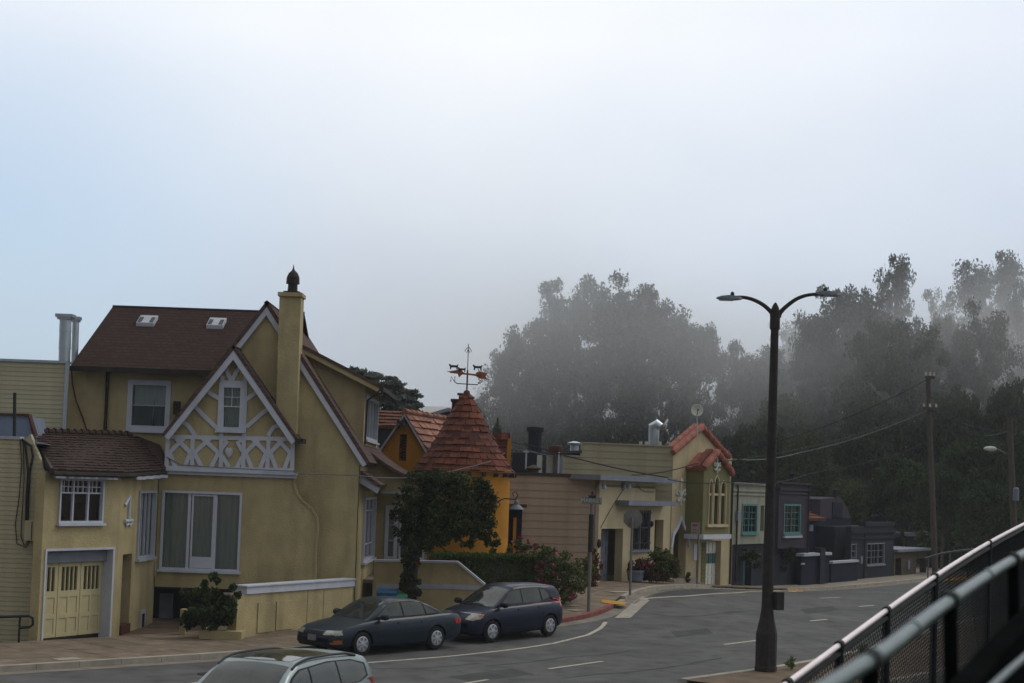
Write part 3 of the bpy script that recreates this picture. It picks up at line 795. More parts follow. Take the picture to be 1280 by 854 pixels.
slabq([(xg, 61, zee), (-7.4, 61, zee), (-7.4, 56, zr), (xg, 56, zr)], .12, 'rear_roof', M['roof_main'], house)
m = MB(); m.box(((xg - 7.4) / 2, 50.96, zee - .09), (-7.4 - xg, .10, .16)); m.build('gutter', M['fascia'], house)
m = MB(); m.tube([(xg, 56, zr + .0), (-7.4, 56, zr + .0)], .055); m.build('ridge_cap', M['fascia'], house)
m = MB(); m.poly(lambda u, z, o: Vector((xg + .25 + o, u, z)), [(51.6, 2), (60.5, 2), (60.5, zee), (56, zr - .15), (51.6, zee)], (), -.2, 0); m.build('end_wall', M['yellow'], house)
for x0, x1, y0 in ((169.5, 194.5, 392), (257, 281, 397)):        # skylights on the slope
    sl = (zr - zee) / 5.0
    yb = 54.9; 
    Pz = lambda x, y, o: Vector((x, y, zee + (y - 51.0) * sl + o))
    ya, yc = 54.35, 55.0
    xa, xb = at(x0 + 1, y0 + 4, ya).x, at(x1 - 2, y0 + 4, ya).x
    m = MB(); m.hexa([Pz(xa, ya, 0), Pz(xb, ya, 0), Pz(xb, yc, 0), Pz(xa, yc, 0), Pz(xa, ya, .13), Pz(xb, ya, .13), Pz(xb, yc, .13), Pz(xa, yc, .13)])
    k = m.build('skylight', M['whiteb'], mr_)
    for xx in (xa + .03, xb - .17):
        m = MB(); m.hexa([Pz(xx, ya + .05, .132), Pz(xx + .13, ya + .05, .132), Pz(xx + .13, yc - .2, .132), Pz(xx, yc - .2, .132), Pz(xx, ya + .05, .15), Pz(xx + .13, ya + .05, .15), Pz(xx + .13, yc - .2, .15), Pz(xx, yc - .2, .15)]); m.build('skylight_clip', M['black'], k)
dp = Wu.u(134, 500); zz = (Wu.z(134, 462), Wu.z(133, 545))
m = MB(); m.tube([Wu.P(dp, zz[0] - .05, .09), Wu.P(dp, zz[1], .09)], .055); m.build('downspout', M['fascia'], house)
dpt = Wu.u(222, 505); m = MB(); wbox(m, Wu, dpt - .1, dpt + .1, Wu.z(222, 518), Wu.z(222, 502), 0, .2); m.build('rainwater_head', M['fascia'], house)
cpts = [(90, 463), (91, 480), (96, 502), (104, 522), (110, 541)]
m = MB(); m.tube([Wu.P(*Wu.uz(*p), .05) for p in cpts], .02); m.build('cable', M['wire'], house)

# garage roof: brown tiles, ridge caps, hipped right end
gE = .35   # eave overhang
zge_ = Wg.z(98, 589)
e0, e1 = Wg.P(Wg.u(66, 588, gE), zge_, gE), Wg.P(Wg.u(160, 589, gE), zge_, gE)
e2 = Vector((XL + .15, 48.7, zmt + .25)) if False else at(207, 588, 48.3)
t0_, t1_, t2_ = at(40, 541, 46.2), at(164, 545, 49.6), at(205, 560, 51.0)
t1b = at(172, 545, 51.3)
rg = slabq([e0, e1, t1_, t0_], .1, 'garage_roof', M['tile_br'], house)
rh = slabq([e1, e2, t1b, t1_], .1, 'hip_roof', M['tile_br'], house)
slabq([e2, at(209, 575, 50.9), at(200, 556, 51.4), t1b], .1, 'hip_end', M['tile_br'], house)
def tiles_on(a, b, c, d, nr, nc, name, m_, parent, th=.03, jit=.02, single=False, stuff=True, lap=.15):
    """a-b eave, d-c ridge; rows of tiles; joined (stuff) or one object each"""
    a, b, c, d = map(Vector, (a, b, c, d)); n = (b - a).cross(d - a).normalized()
    if n.z < 0: n = -n
    mb = MB(); made = []
    for r in range(nr):
        f0, f1 = r / nr, (r + 1 + lap) / nr
        off = .5 * (r % 2)
        for k in range(-1, nc):
            g0, g1 = (k + off) / nc, (k + 1 + off) / nc
            g0, g1 = max(0, g0), min(1, g1)
            if g1 - g0 < .15 / nc: continue
            P2 = lambda g, f: a.lerp(b, g).lerp(d.lerp(c, g), min(1, f))
            gg = .03 / nc * 1.0
            h = th * (1 + random.uniform(-.3, .5))
            q = [P2(g0 + gg, f0), P2(g1 - gg, f0), P2(g1 - gg, f1), P2(g0 + gg, f1)]
            j = n * random.uniform(0, jit)
            lo = [q[0] + n * .004, q[1] + n * .004, q[2] + n * .001, q[3] + n * .001]
            hi = [q[0] + n * (h + .012) + j, q[1] + n * (h + .012) + j, q[2] + n * .006, q[3] + n * .006]
            if single:
                x = MB().hexa(lo + hi); x.build(name, m_, parent)
            else: mb.hexa(lo + hi)
    if not single: return mb.build(name, m_, parent, kind='stuff')
tiles_on(e0, e1, t1_, t0_, 15, 30, 'roof_tiles', M['tile_br'], rg, th=.018)
tiles_on(e1, e2, t1b, t1_, 15, 12, 'roof_tiles', M['tile_br'], rh, th=.018)
for i in range(15):
    p = t0_.lerp(t1_, (i + .1) / 15); q = t0_.lerp(t1_, (i + 1.05) / 15)
    m = MB(); m.tube([p + Vector((0, 0, .06)), q + Vector((0, 0, .03))], [.11, .085], 8); m.build('ridge_tile', M['tile_br'], house)
m = MB(); m.tube([e0 + Vector((0, 0, -.08)), e1 + Vector((0, 0, -.08)), e2 + Vector((0, 0, -.08))], .07, 6); m.build('gutter', M['fascia'], house)
d_ = (t0_ - e0); m = MB(); m.hexa([e0 + Vector((-.06, 0, -.15)), e0 + Vector((.02, 0, -.15)), t0_ + Vector((.02, 0, -.15)), t0_ + Vector((-.06, 0, -.15)), e0 + Vector((-.06, 0, .05)), e0 + Vector((.02, 0, .05)), t0_ + Vector((.02, 0, .05)), t0_ + Vector((-.06, 0, .05))]); m.build('rake_board', M['fascia'], house)
for i in range(16):                  # exposed rafter tails
    g = e0.lerp(e1, (i + .5) / 16) if i < 12 else e1.lerp(e2, (i - 11) / 5)
    m = MB(); m.box(g + Vector((.08, .22, -.16)), (.07, .4, .09), -math.radians(26.7)); m.build('rafter_tail', M['whiteb'], house)
m = MB(); m.hexa([Wg.P(ug0, zg_top - .02, -.02), Wg.P(ug1, zg_top - .02, -.02), Vector((XL, 49.3, zg_top - .02)), Vector((-13.2, 47, zg_top - .02))] + [Wg.P(ug0, zg_top + .03, -.02), Wg.P(ug1, zg_top + .03, -.02), Vector((XL, 49.3, zg_top + .03)), Vector((-13.2, 47, zg_top + .03))]); m.build('ceiling', M['fascia'], house)

# wing: gable wall, chimney, steep roof, dormer
Ww = Wall(0, 49.6, 90)
ap_ = Ww.uz(334.5, 378); r1_ = Ww.uz(377, 441); r2_ = Ww.uz(461, 578)
sl_ = (ap_[1] - r1_[1]) / (r1_[0] - ap_[0])
lz = 6.3; lfx = ap_[0] - (ap_[1] - lz) / sl_
xr = Ww.u(446, 660)
MB().poly(Ww.P, [(lfx, 3.0), (lfx, lz - .1), (ap_[0], ap_[1] - .1), (r2_[0] - .12, r2_[1] - .05), (xr, r2_[1] - .1), (xr, -.3), (Wm.u(385), -.3), (Wm.u(385), 3)], (), -.3, 0).build('wing_wall', M['yellow'], house)
ap2, rr = (ap_[0], ap_[1] + .05), (r2_[0] + .05, r2_[1])
gable_roof(Ww, ap2, (lfx, lz), rr, .14, 8.6, house, M['roof_side'], th=.12, bw_=.15, roofname='wing_roof')
# dormer on the right slope
yd = 51.2; Wd = Wall(0, yd, 90)
d0_, d1_ = Wd.uz(378, 433), Wd.uz(477, 484)
xf = Wd.u(455, 520); zdb = Wd.z(455, 556)
roofz = lambda x: ap2[1] - (x - ap2[0]) * (ap2[1] - rr[1]) / (rr[0] - ap2[0])
MB().poly(Wd.P, [(d0_[0], d0_[1] - .1), (xf, d0_[1] - .1 - (xf - d0_[0]) * (d0_[1] - d1_[1]) / (d1_[0] - d0_[0])), (xf, roofz(xf) - .3), (d0_[0], roofz(d0_[0]) - .3)], (), -.2, 0).build('dormer_cheek', M['yellow'], house)
xo = d1_[0]; zo = d1_[1]
dr_ = slabq([(d0_[0], yd - .35, d0_[1] + .05), (xo, yd - .35, zo + .05), (xo, 56.8, zo + .05), (d0_[0], 56.8, d0_[1] + .05)], .1, 'dormer_roof', M['roof_side'], house)
pz_ = [(d0_[0], d0_[1] - .05), (xo, zo - .05), (xo, zo - .22), (d0_[0], d0_[1] - .22)]
MB().poly(Wd.P, pz_, (), .27, .32).build('barge_board', M['yellow'], dr_)
m = MB(); m.box((xo + .02, 53.9, zo - .06), (.12, 6.1, .14)); m.build('gutter', M['fascia'], dr_)
Wf = Wall(xf, yd, 0.0); Wf.n = Vector((1, 0, 0))
zf1 = zo + .02; zf0 = roofz(xf) + .05
dwin = (.22, 4.9, max(zf0 + .12, at(463, 554, 52).z), at(463, 494, 52).z)
MB().poly(Wf.P, rect(-.004, 5.3, zf0 - .4, zf1 + .1), holes_of(dwin), -.2, .004).build('dormer_front', M['yellow'], house)
window(Wf, dwin, house, cols=(1, 1, 1, 1), rows=(1,), fw=.1, proud=.06, curtain='curtain_w', frame='whiteb')
m = MB(); m.tube([(xo, yd - .3, zo - .1), (xo - .2, yd - .3, zo - .3), (xf + .1, yd - .1, zo - .45), (xf + .08, yd - .1, zdb)], .035, 6); m.build('downspout', M['fascia'], house)
# chimney
yc = 49.0; zc0, zc1 = 5.9, at(363, 370, yc).z
cx = lambda px, py: at(px, py, yc).x
m = MB(); b0 = (cx(344.5, 530), cx(370.5, 530)); b1 = (cx(349, 372), cx(376, 372))
kz0, kz1 = at(357, 530, yc).z, zc1
def lerpx(z, k): return b0[k] + (b1[k] - b0[k]) * (z - kz0) / (kz1 - kz0)
m.hexa([(lerpx(zc0, 0), yc, zc0), (lerpx(zc0, 1), yc, zc0), (lerpx(zc0, 1), 49.75, zc0), (lerpx(zc0, 0), 49.75, zc0), (b1[0], yc + .05, kz1), (b1[1], yc + .05, kz1), (b1[1], 49.75, kz1), (b1[0], 49.75, kz1)])
ch = m.build('chimney', M['yellow'], house)
m = MB(); xc = (b1[0] + b1[1]) / 2; m.box((xc, 49.4, kz1 + .05), (b1[1] - b1[0] + .09, .86, .12)); m.build('chimney_cap', M['yellow'], ch)
m = MB(); xc2 = cx(364, 350); k = .026
m.box((xc2, 49.4, kz1 + .14), (.5, .5, .06))
m.lathe([(.16, kz1 + .16), (.14, kz1 + .5), (.21, kz1 + .42), (.20, kz1 + .62), (.14, kz1 + .76), (.05, kz1 + .84), (.02, kz1 + .92), (.01, kz1 + 1.02)], (xc2, 49.4, 0), 10); m.build('chimney_cowl', M['fascia'], ch)

# right side of the wing: bay window under a little hood, porch
Wr = Wall(xr, 49.6, 0.0); Wr.n = Vector((1, 0, 0))
bz = (at(469, 700, 53.5).z, at(469, 622, 53.5).z)
bay = (1.9, 6.1, bz[0], bz[1])
MB().poly(Wr.P, rect(0.005, 6.6, -.3, r2_[1] - .12), holes_of(bay), -.3, 0).build('wing_side_wall', M['yellow'], house)
window(Wr, bay, house, cols=(1, 1, 1), rows=(1.2, 3, 1), proud=.08, curtain='curtain_w', frame='white')
hx0, hx1 = xr - .02, at(479, 608, 51).x
hood = slabq([(hx0, 50.0, at(453, 588, 51).z), (hx1, 50.0, at(479, 606, 51).z), (hx1, 55.0, at(479, 606, 51).z), (hx0, 55.0, at(453, 588, 51).z)], .1, 'bay_hood', M['roof_side'], house)
m = MB(); m.add([(hx0, 50.05, at(453, 588, 51).z - .1), (hx1 - .03, 50.05, at(479, 606, 51).z - .1), (hx1 - .1, 50.05, at(479, 606, 51).z - .28), (hx0, 50.05, at(453, 588, 51).z - .4), (hx0, 50.1, at(453, 588, 51).z - .1), (hx1 - .03, 50.1, at(479, 606, 51).z - .1), (hx1 - .1, 50.1, at(479, 606, 51).z - .28), (hx0, 50.1, at(453, 588, 51).z - .4)], [(0, 1, 2, 3), (7, 6, 5, 4), (0, 4, 5, 1), (1, 5, 6, 2), (2, 6, 7, 3), (3, 7, 4, 0)]); m.build('barge_board', M['whiteb'], hood)
# porch roof flaring to the right
yp = 52.6; Wp = Wall(0, yp, 90)
pts = [Wp.uz(451, 553), Wp.uz(466, 567), Wp.uz(484, 580), (Wp.uz(503, 591)), Wp.uz(524, 602)]
for a_, b_ in zip(pts, pts[1:]):
    slabq([(a_[0], yp - .3, a_[1]), (b_[0], yp - .3, b_[1]), (b_[0], 58.5, b_[1]), (a_[0], 58.5, a_[1])], .1, 'porch_roof', M['roof_side'], house)
zgu = Wp.z(495, 615)
MB().poly(Wp.P, [(p[0], p[1] - .1) for p in pts] + [(Wp.u(520, 612), zgu), (Wp.u(452, 612), zgu)], (), -.2, -.02).build('porch_gable', M['yellow'], house)
m = MB(); wbox(m, Wp, Wp.u(476, 614), Wp.u(521, 614), zgu - .06, zgu + .01, -.15, .05); m.build('gutter', M['whiteb'], house)
Wq = Wall(0, 56.3, 90)
pd = pr(Wq, 481, 632, 497, 700); pw = pr(Wq, 499, 640, 531, 699)
MB().poly(Wq.P, rect(xr, Wq.u(548), -.3, zgu + .3), holes_of(pd, pw), -.2, 0).build('porch_back_wall', M['yellow'], house)
window(Wq, pd, house, cols=(1,), rows=(1, 1, 1), fw=.13, frame='white', sill=False, curtain='curtain')
window(Wq, pw, house, cols=(1, 1, 1), rows=(1, 1), fw=.06, frame='white', curtain=None)
m = MB(); wbox(m, Wq, xr, Wq.u(548), 0, zgu, -1.2, -1.1); m.build('room', M['dark'], house)
# porch parapet and stair wall
Ws = Wall(0, 52.2, 90)
pp = [Ws.uz(468, 701), Ws.uz(572, 703), Ws.uz(606, 731), Ws.uz(608, 775), Ws.uz(463, 790)]
pp[3] = (pp[3][0], -.2); pp[4] = (pp[4][0], -.2)
MB().poly(Ws.P, pp, (), -.25, 0).build('parapet', M['yellow'], house)
MB().strip(Ws.P, [pp[0], pp[1], pp[2]], .07, -.28, .04).build('parapet_cap', M['white'], house)
MB().strip(Ws.P, [Ws.uz(470, 733), Ws.uz(559, 733), Ws.uz(600, 735)], .16, .0, .03).build('parapet_band', M['whiteb'], house)
m = MB(); m.box((( -3.9), 54.3, at(500, 702, 54).z - .6), (2.6, 3.8, .12)); m.build('porch_floor', M['concrete'], house)

# low wall along the pavement
Wl = Wall(-7.5, 43.7, 26.7)
l0, l1 = Wl.u(296, 770), Wl.u(441, 740)
ztl = Wl.z(340, 745)
lowt = (Wl.z(305, 742) + Wl.z(425, 735)) / 2
MB().poly(Wl.P, rect(l0, l1, -.5, lowt - .0), (), -.3, 0).build('front_boundary_wall', M['yellow'], house)
m = MB(); wbox(m, Wl, l0 + .35, l1 + .02, lowt + .001, lowt + .2, -.34, .05); wbox(m, Wl, l0 + .3, l1 + .02, lowt + .202, lowt + .24, -.36, .09); m.build('wall_cap', M['white'], house)
for a_, b_, y0_, y1_ in ((321.5, 343, 753, 790), (344.5, 366, 751, 787)):
    q = pr(Wl, a_, y0_, b_, y1_); m = MB(); wbox(m, Wl, *q, .004, .03); m.build('access_panel', M['yellow'], house)
for px_ in (384, 404):
    u_ = Wl.u(px_, 760); m = MB(); wbox(m, Wl, u_ - .008, u_ + .008, .2, lowt - .02, -.004, .004); m.build('wall_joint', M['fascia'], house)
m = MB(); m.hexa([Wl.P(l0 + .2, lowt - .35, -.3), Wl.P(l1, lowt - .35, -.3), Vector((Wl.P(l1, 0).x, 49.5, lowt - .35)), Vector((-8.6, 49, lowt - .35)), Wl.P(l0 + .2, lowt - .3, -.3), Wl.P(l1, lowt - .3, -.3), Vector((Wl.P(l1, 0).x, 49.5, lowt - .3)), Vector((-8.6, 49, lowt - .3))]); m.build('terrace', M['concrete'], house)
# planter box at the low wall's end
pb = Wall(-7.5, 43.7, 90); 
q = pr(pb, 249, 789, 297, 801); m = MB(); wbox(m, pb, q[0], q[1] + .1, -.3, q[3], -1.5, .0); m.build('planter_box', M['yellow'], house)
q = pr(pb, 216, 765, 223, 800); m = MB(); wbox(m, pb, q[0], q[1], -.2, q[3], -1.2, -.9); m.build('post', M['yellow'], house)

# ================================================================== neighbour with cream siding, far left
nb = empty('siding_house', (-15, 44, 0), 'cream lapped-siding house end at the far left with two tall metal flues', 'house')
Wn = Wall(0, 43.0, 90)
xn1 = at(50, 700, 43).x
zl0 = Wn.z(8, 549)
gslope = [Wn.uz(38, 541), Wn.uz(64, 590)]
m = MB().poly(Wn.P, [(-20, -.4), (-20, zl0), (Wn.u(30, 549), zl0), (Wn.u(38, 541), Wn.z(38, 543)), (xn1, Wn.z(58, 588)), (xn1, -.4)], (), -.2, 0); m.build('lower_wall', M['cream_siding'], nb)
def cutn(z):
    a = Wn.u(38, 541), Wn.z(38, 543); b = xn1, Wn.z(58, 588)
    if z < b[1]: return (-17.5, xn1)
    t = (z - b[1]) / (a[1] - b[1]); return (-17.5, xn1 + (a[0] - xn1) * t)
siding(Wn, -17.5, xn1, -.2, zl0, .128, nb, M['cream_siding'], cut=cutn)
m = MB(); wbox(m, Wn, xn1 - .02, xn1 + .05, -.3, Wn.z(58, 590), .0, .06); m.build('corner_board', M['ydoor'], nb)
m = MB(); wbox(m, Wn, -20, Wn.u(26, 549), zl0, zl0 + .08, -.3, .06); m.build('roof_edge', M['whiteb'], nb)
Wn2 = Wall(0, 50.6, 90); xn2 = Wn2.u(82, 480); zn2 = Wn2.z(40, 453)
m = MB().poly(Wn2.P, rect(-24, xn2, 3, zn2), (), -.2, 0); m.build('upper_wall', M['cream_siding'], nb)
siding(Wn2, -20, xn2, Wn2.z(60, 545), zn2 - .02, .145, nb, M['cream_siding'])
m = MB(); wbox(m, Wn2, -24, xn2 + .05, zn2, zn2 + .08, -.4, .08); m.build('parapet_cap', M['galv'], nb)
m = MB(); wbox(m, Wn2, xn2 - .02, xn2 + .1, 4, zn2, .0, .07); m.build('corner_flashing', M['galv'], nb)
m = MB(); m.hexa([(-20, 43.1, zl0 - .1), (xn1, 43.1, zl0 - .1), (xn2, 50.5, zl0 - .1), (-22, 50.5, zl0 - .1), (-20, 43.1, zl0 - .03), (xn1 - .4, 43.1, zl0 - .03), (xn2, 50.5, zl0 - .03), (-22, 50.5, zl0 - .03)]); m.build('flat_roof', M['blue_grey'], nb)
Wn3 = Wall(0, 45.2, 90); m = MB().poly(Wn3.P, [(-20, zl0 - .1), (-20, Wn3.z(10, 521)), (Wn3.u(36, 521), Wn3.z(36, 521)), (Wn3.u(44, 547), Wn3.z(44, 547) - .3)], (), -1.5, 0); m.build('roof_penthouse', M['blue_grey'], nb)
MB().strip(Wn3.P, [(-20, Wn3.z(10, 519)), Wn3.uz(36, 519), Wn3.uz(43, 545)], .07, -.25, .06).build('coping', M['redbrown'], nb)
m = MB(); m.tube([at(18.5, 491, 43.2), at(18, 546, 43.2)], .05, 6); m.build('vent_pipe', M['black'], nb)
# twin flues
for xa_, xb_, ty, dd, yy in ((72.5, 90, 393, 1, 51.6), (89, 99, 396, 1, 52.4)):
    p0, p1 = at((xa_ + xb_) / 2 - 1, 458, yy), at((xa_ + xb_) / 2 + .8, ty + 4, yy); r_ = (xb_ - xa_) / 2 * yy / 2000 * .82
    m = MB(); m.tube([p0 - Vector((0, 0, 1.5)), p0, p0.lerp(p1, .35), p0.lerp(p1, .352), p0.lerp(p1, .7), p0.lerp(p1, .702), p1], [r_, r_, r_, r_ * 1.05, r_ * 1.0, r_ * 1.05, r_], 20)
    fl = m.build('flue', M['galv'], nb, smooth=True)
    m = MB(); c = p1 + Vector((0, 0, .05)); m.box(c, (r_ * 3.0, r_ * 2.6, .10)); m.box(c + Vector((0, 0, -.08)), (r_ * 2.4, r_ * 2.2, .08)); m.build('flue_cap', M['galv'], fl)
# meter box and drop cables
q = pr(Wn, 31, 651, 49, 676, .15); m = MB(); wbox(m, Wn, q[0], q[1], q[2], q[3], .02, .17); mb_ = m.build('meter_box', M['cream_siding'], nb)
m = MB(); wbox(m, Wn, q[0] + .18, q[0] + .2, q[2] + .02, q[3] - .02, .172, .18); m.build('door_seam', M['fascia'], mb_)
for pts_, r_ in (([(28, 549), (33, 560), (36, 590), (34, 620), (33, 652)], .03), ([(28, 549), (40, 558), (42, 570), (38, 590), (36, 620), (35, 652)], .035), ([(26, 549), (28, 580), (25, 620), (20, 655), (22, 680), (33, 684), (38, 676)], .014), ([(30, 549), (31, 600), (28, 650), (27, 670), (31, 682), (37, 676)], .014)):
    m = MB(); m.tube([Wn.P(*Wn.uz(*p), .06) for p in pts_], r_, 6); m.build('drop_cable', M['wire'], nb)
# pavement handrail
hr = empty('pavement_handrail', tuple(at(12, 805, 41.5)), 'black bent pipe handrail at the far left before the cream siding', 'handrail')
m = MB(); m.tube([at(-40, 773, 41.5), at(36, 770, 41.5), at(41, 773, 41.5), at(41, 781, 41.5), at(37, 784, 41.5), at(25, 785, 41.5)], .035, 8); m.build('rail', M['black'], hr, smooth=True)
p = at(25, 771, 41.5); m = MB(); m.tube([p, (p.x, p.y, 0)], .03, 8); m.build('post', M['black'], hr, smooth=True)
# ================================================================== ochre house with the round shingled tower
oc = empty('tower_house', (-2, 58, 0), 'orange ochre stucco house with a cone-roofed round tower', 'house')
Wo = Wall(-4.02, 60, 106)
oa = Wo.uz(507, 517); ol = Wo.uz(476, 566); orr = Wo.uz(531, 558)
slot = pr(Wo, 499, 543, 508, 576)
MB().poly(Wo.P, [(ol[0], -.2), (ol[0], ol[1]), (oa[0], oa[1] - .08), (orr[0] + .4, orr[1] - .55), (orr[0] + .4, -.2)], [rect(*slot)], -.3, 0).build('gable_wall', M['ochre'], oc)
m = MB(); wbox(m, Wo, slot[0] - .05, slot[1] + .05, slot[2] - .05, slot[3] + .05, -.4, -.32); lv = m.build('vent_slot', M['dark'], oc)
for k in range(9):
    z_ = slot[2] + (slot[3] - slot[2]) * (k + .5) / 9; m = MB(); wbox(m, Wo, slot[0], slot[1], z_ - .03, z_ + .02, -.24, -.05); m.build('louvre', M['redbrown'], lv)
l_ = Wo.uz(502, 528, .1); m = MB(); m.box(Wo.P(l_[0], l_[1], .12), (.34, .2, .12)); m.lathe([(.05, 0), (.1, -.14)], Wo.P(l_[0] - .1, l_[1], .2), 10); m.lathe([(.05, 0), (.1, -.14)], Wo.P(l_[0] + .12, l_[1], .2), 10); m.build('floodlight', M['black'], oc)
LR = 5.6; back = Vector((math.sin(math.radians(16)), math.cos(math.radians(16)), 0)) * LR
A0 = Wo.P(oa[0], oa[1], .15); A1 = A0 + back
zE = oa[1] - 2.35; uE = oa[0] + (orr[0] - oa[0]) * 2.35 / (oa[1] - orr[1]) * 1.0
E0 = Wo.P(uE, zE, .15); E1 = E0 + back
rs = slabq([E0, E1, A1, A0], .1, 'roof_deck', M['fascia'], oc)
E2 = Wo.P(2 * oa[0] - uE, zE, .15)
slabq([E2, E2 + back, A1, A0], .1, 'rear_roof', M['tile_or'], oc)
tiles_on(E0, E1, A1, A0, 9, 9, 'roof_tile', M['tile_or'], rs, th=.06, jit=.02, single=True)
for i in range(9):
    p = A0.lerp(A1, i / 9); q_ = A0.lerp(A1, (i + 1.06) / 9); m = MB(); m.tube([p + Vector((0, 0, .09)), q_ + Vector((0, 0, .07))], [.11, .09], 8); m.build('ridge_tile', M['tile_or'], oc)
MB().strip(Wo.P, [(2 * oa[0] - uE, zE - .05), (oa[0], oa[1] - .06), (uE, zE - .05)], .09, .0, .16).build('verge', M['whiteb'], oc)
# tower
TC = at(580, 585, 57.5); TC.z = 0; TR = (at(637, 640, 57.5).x - TC.x) * .985
tz = at(580, 589, 57.5).z; tapex = at(585, 491, 57.5).z
arch = (.50, 1.0)
m = MB(); n = 40
m.lathe([(TR * 1.0, -.3), (TR, 1), (TR * 1.0, tz - .25), (TR * 1.06, tz + .1)], TC, n, cap=False); m.build('tower_wall', M['ochre'], oc, smooth=True)
m = MB(); m.lathe([(TR * 1.12, tz - .02), (TR * 1.0, tz + .1), (.1, tapex)], TC, 32); cone = m.build('tower_roof', M['redbrown'], oc)
prof = [(2.02, 0), (1.60, .30), (1.22, .90), (.72, 1.85), (.40, 2.45), (.20, 2.85), (.0, 3.0)]
sc_r = (at(641, 586, 57.5).x - TC.x) / 2.02; hz = (tapex - tz) / 3.0
prof = [(r * sc_r, tz + z * hz) for r, z in [(2.02, -.02), (1.84, .24), (1.30, 1.0), (.74, 1.95), (.40, 2.55), (.2, 2.85), (.05, 3.0)]]
plen = [0]
for a, b in zip(prof, prof[1:]): plen.append(plen[-1] + math.hypot(b[0] - a[0], b[1] - a[1]))
def pat(s_):
    s_ = max(0, min(plen[-1], s_))
    for k in range(len(prof) - 1):
        if plen[k + 1] >= s_:
            t = (s_ - plen[k]) / (plen[k + 1] - plen[k]); return prof[k][0] + (prof[k + 1][0] - prof[k][0]) * t, prof[k][1] + (prof[k + 1][1] - prof[k][1]) * t
    return prof[-1]
NRW = 12; rowl = plen[-1] / NRW; cnt = 0
for r_ in range(NRW):
    ra, za = pat(r_ * rowl - .03); rb, zb_ = pat((r_ + 1.12) * rowl)
    nt_ = max(6, round(2 * PI * ra / (.36 if r_ < 9 else .28)))
    ph = random.random()
    cuts = [(i + random.uniform(-.18, .18)) / nt_ for i in range(nt_)]
    for i in range(nt_):
        q0, q1 = (cuts[i] + ph) * 2 * PI, ((cuts[i + 1] if i < nt_ - 1 else cuts[0] + 1) + ph) * 2 * PI
        g = .012 / max(ra, .2); h = random.uniform(.045, .085); dz_ = random.uniform(-.02, .02)
        def pc(a, r, z, o): return Vector((TC.x + (r + o) * math.cos(a), TC.y + (r + o) * math.sin(a), z + o * .6))
        lo = [pc(q0 + g, ra, za + dz_, .0), pc(q1 - g, ra, za + dz_, .0), pc(q1 - g, rb, zb_, 0), pc(q0 + g, rb, zb_, 0)]
        hi = [pc(q0 + g, ra, za + dz_, h), pc(q1 - g, ra, za + dz_, h), pc(q1 - g, rb, zb_, .012), pc(q0 + g, rb, zb_, .012)]
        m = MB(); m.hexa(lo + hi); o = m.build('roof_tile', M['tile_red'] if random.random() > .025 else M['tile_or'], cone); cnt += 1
m = MB(); m.lathe([(.22, tapex - .25), (.13, tapex - .05), (.1, tapex + .06), (.02, tapex + .1)], TC, 12); m.build('roof_finial', M['tile_red'], cone)
for k in range(22):
    a = 2 * PI * k / 22; m = MB(); m.box((TC.x + TR * 1.07 * math.cos(a), TC.y + TR * 1.07 * math.sin(a), tz - .12), (.22, .08, .12), a); m.build('rafter_tail', M['fascia'], oc)
# arched little window in the tower facing the street
def tower_patch(px, py, pts, o0, o1, name, mt, parent):
    d = ray(px, py); dx, dy = d.x / d.y, 1.0
    # intersect with cylinder
    ox, oy = -TC.x, -TC.y; A = dx * dx + 1; B = 2 * (ox * dx + oy); C = ox * ox + oy * oy - TR * TR
    t = (-B - math.sqrt(max(0, B * B - 4 * A * C))) / (2 * A); ang = math.atan2(t - TC.y, dx * t - TC.x); z0_ = EYE + d.z / d.y * t
    P = lambda u, z, o: Vector((TC.x + (TR + o) * math.cos(ang + u / TR), TC.y + (TR + o) * math.sin(ang + u / TR), z0_ + z))
    return MB().poly(P, pts, (), o0, o1).build(name, mt, parent), P
tw, _ = tower_patch(598, 622, [(-.20, -.4), (.20, -.4), (.20, .18), (.13, .36), (0, .46), (-.13, .36), (-.20, .18)], -.02, .015, 'tower_window', M['dark'], oc)
tower_patch(598, 622, [(-.17, -.38), (.17, -.38), (.17, .18), (.11, .33), (0, .42), (-.11, .33), (-.17, .18)], .018, .025, 'pane', M['glass'], tw)
# wrought-iron bracket with bell lantern
b0_ = at(621, 627, 55.9); b1_ = at(640, 626, 55.6)
m = MB(); m.tube([b0_ + Vector((0, .1, .12)), b0_ + Vector((-.03, 0, -.12)), b0_ + Vector((.08, 0, -.2)), b0_ + Vector((.12, 0, -.08)), b0_ + Vector((.02, 0, .0)), b0_.lerp(b1_, .5) + Vector((0, 0, .09)), b1_ + Vector((.12, 0, .05))], .022, 6)
m.tube([b1_ + Vector((.12, 0, .05)), b1_ + Vector((.2, 0, .2)), b1_ + Vector((.12, 0, .32)), b1_ + Vector((.0, 0, .25)), b1_ + Vector((.06, 0, .15))], .02, 6); br = m.build('lantern_bracket', M['black'], oc)
m = MB(); m.lathe([(.03, .1), (.08, .02), (.10, -.08), (.26, -.22), (.27, -.25), (.2, -.25)], b1_ + Vector((.16, 0, -.05)), 14); m.build('lantern', M['lampgrey'], br)
# entrance between the tower and the siding wall
We2 = Wall(0, 58.6, 90)
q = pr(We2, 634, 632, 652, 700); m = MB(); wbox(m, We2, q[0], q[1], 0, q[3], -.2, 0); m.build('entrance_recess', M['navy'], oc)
q = pr(We2, 641, 647, 645, 696); m = MB(); wbox(m, We2, q[0], q[1], .2, q[3], .005, .06); m.build('gate_post', M['ochre'], oc)
q = pr(We2, 634, 630, 655, 634); m = MB(); wbox(m, We2, q[0] - .1, q[1] + .1, q[2], q[3], -.1, .5); m.build('entrance_canopy', M['redbrown'], oc)
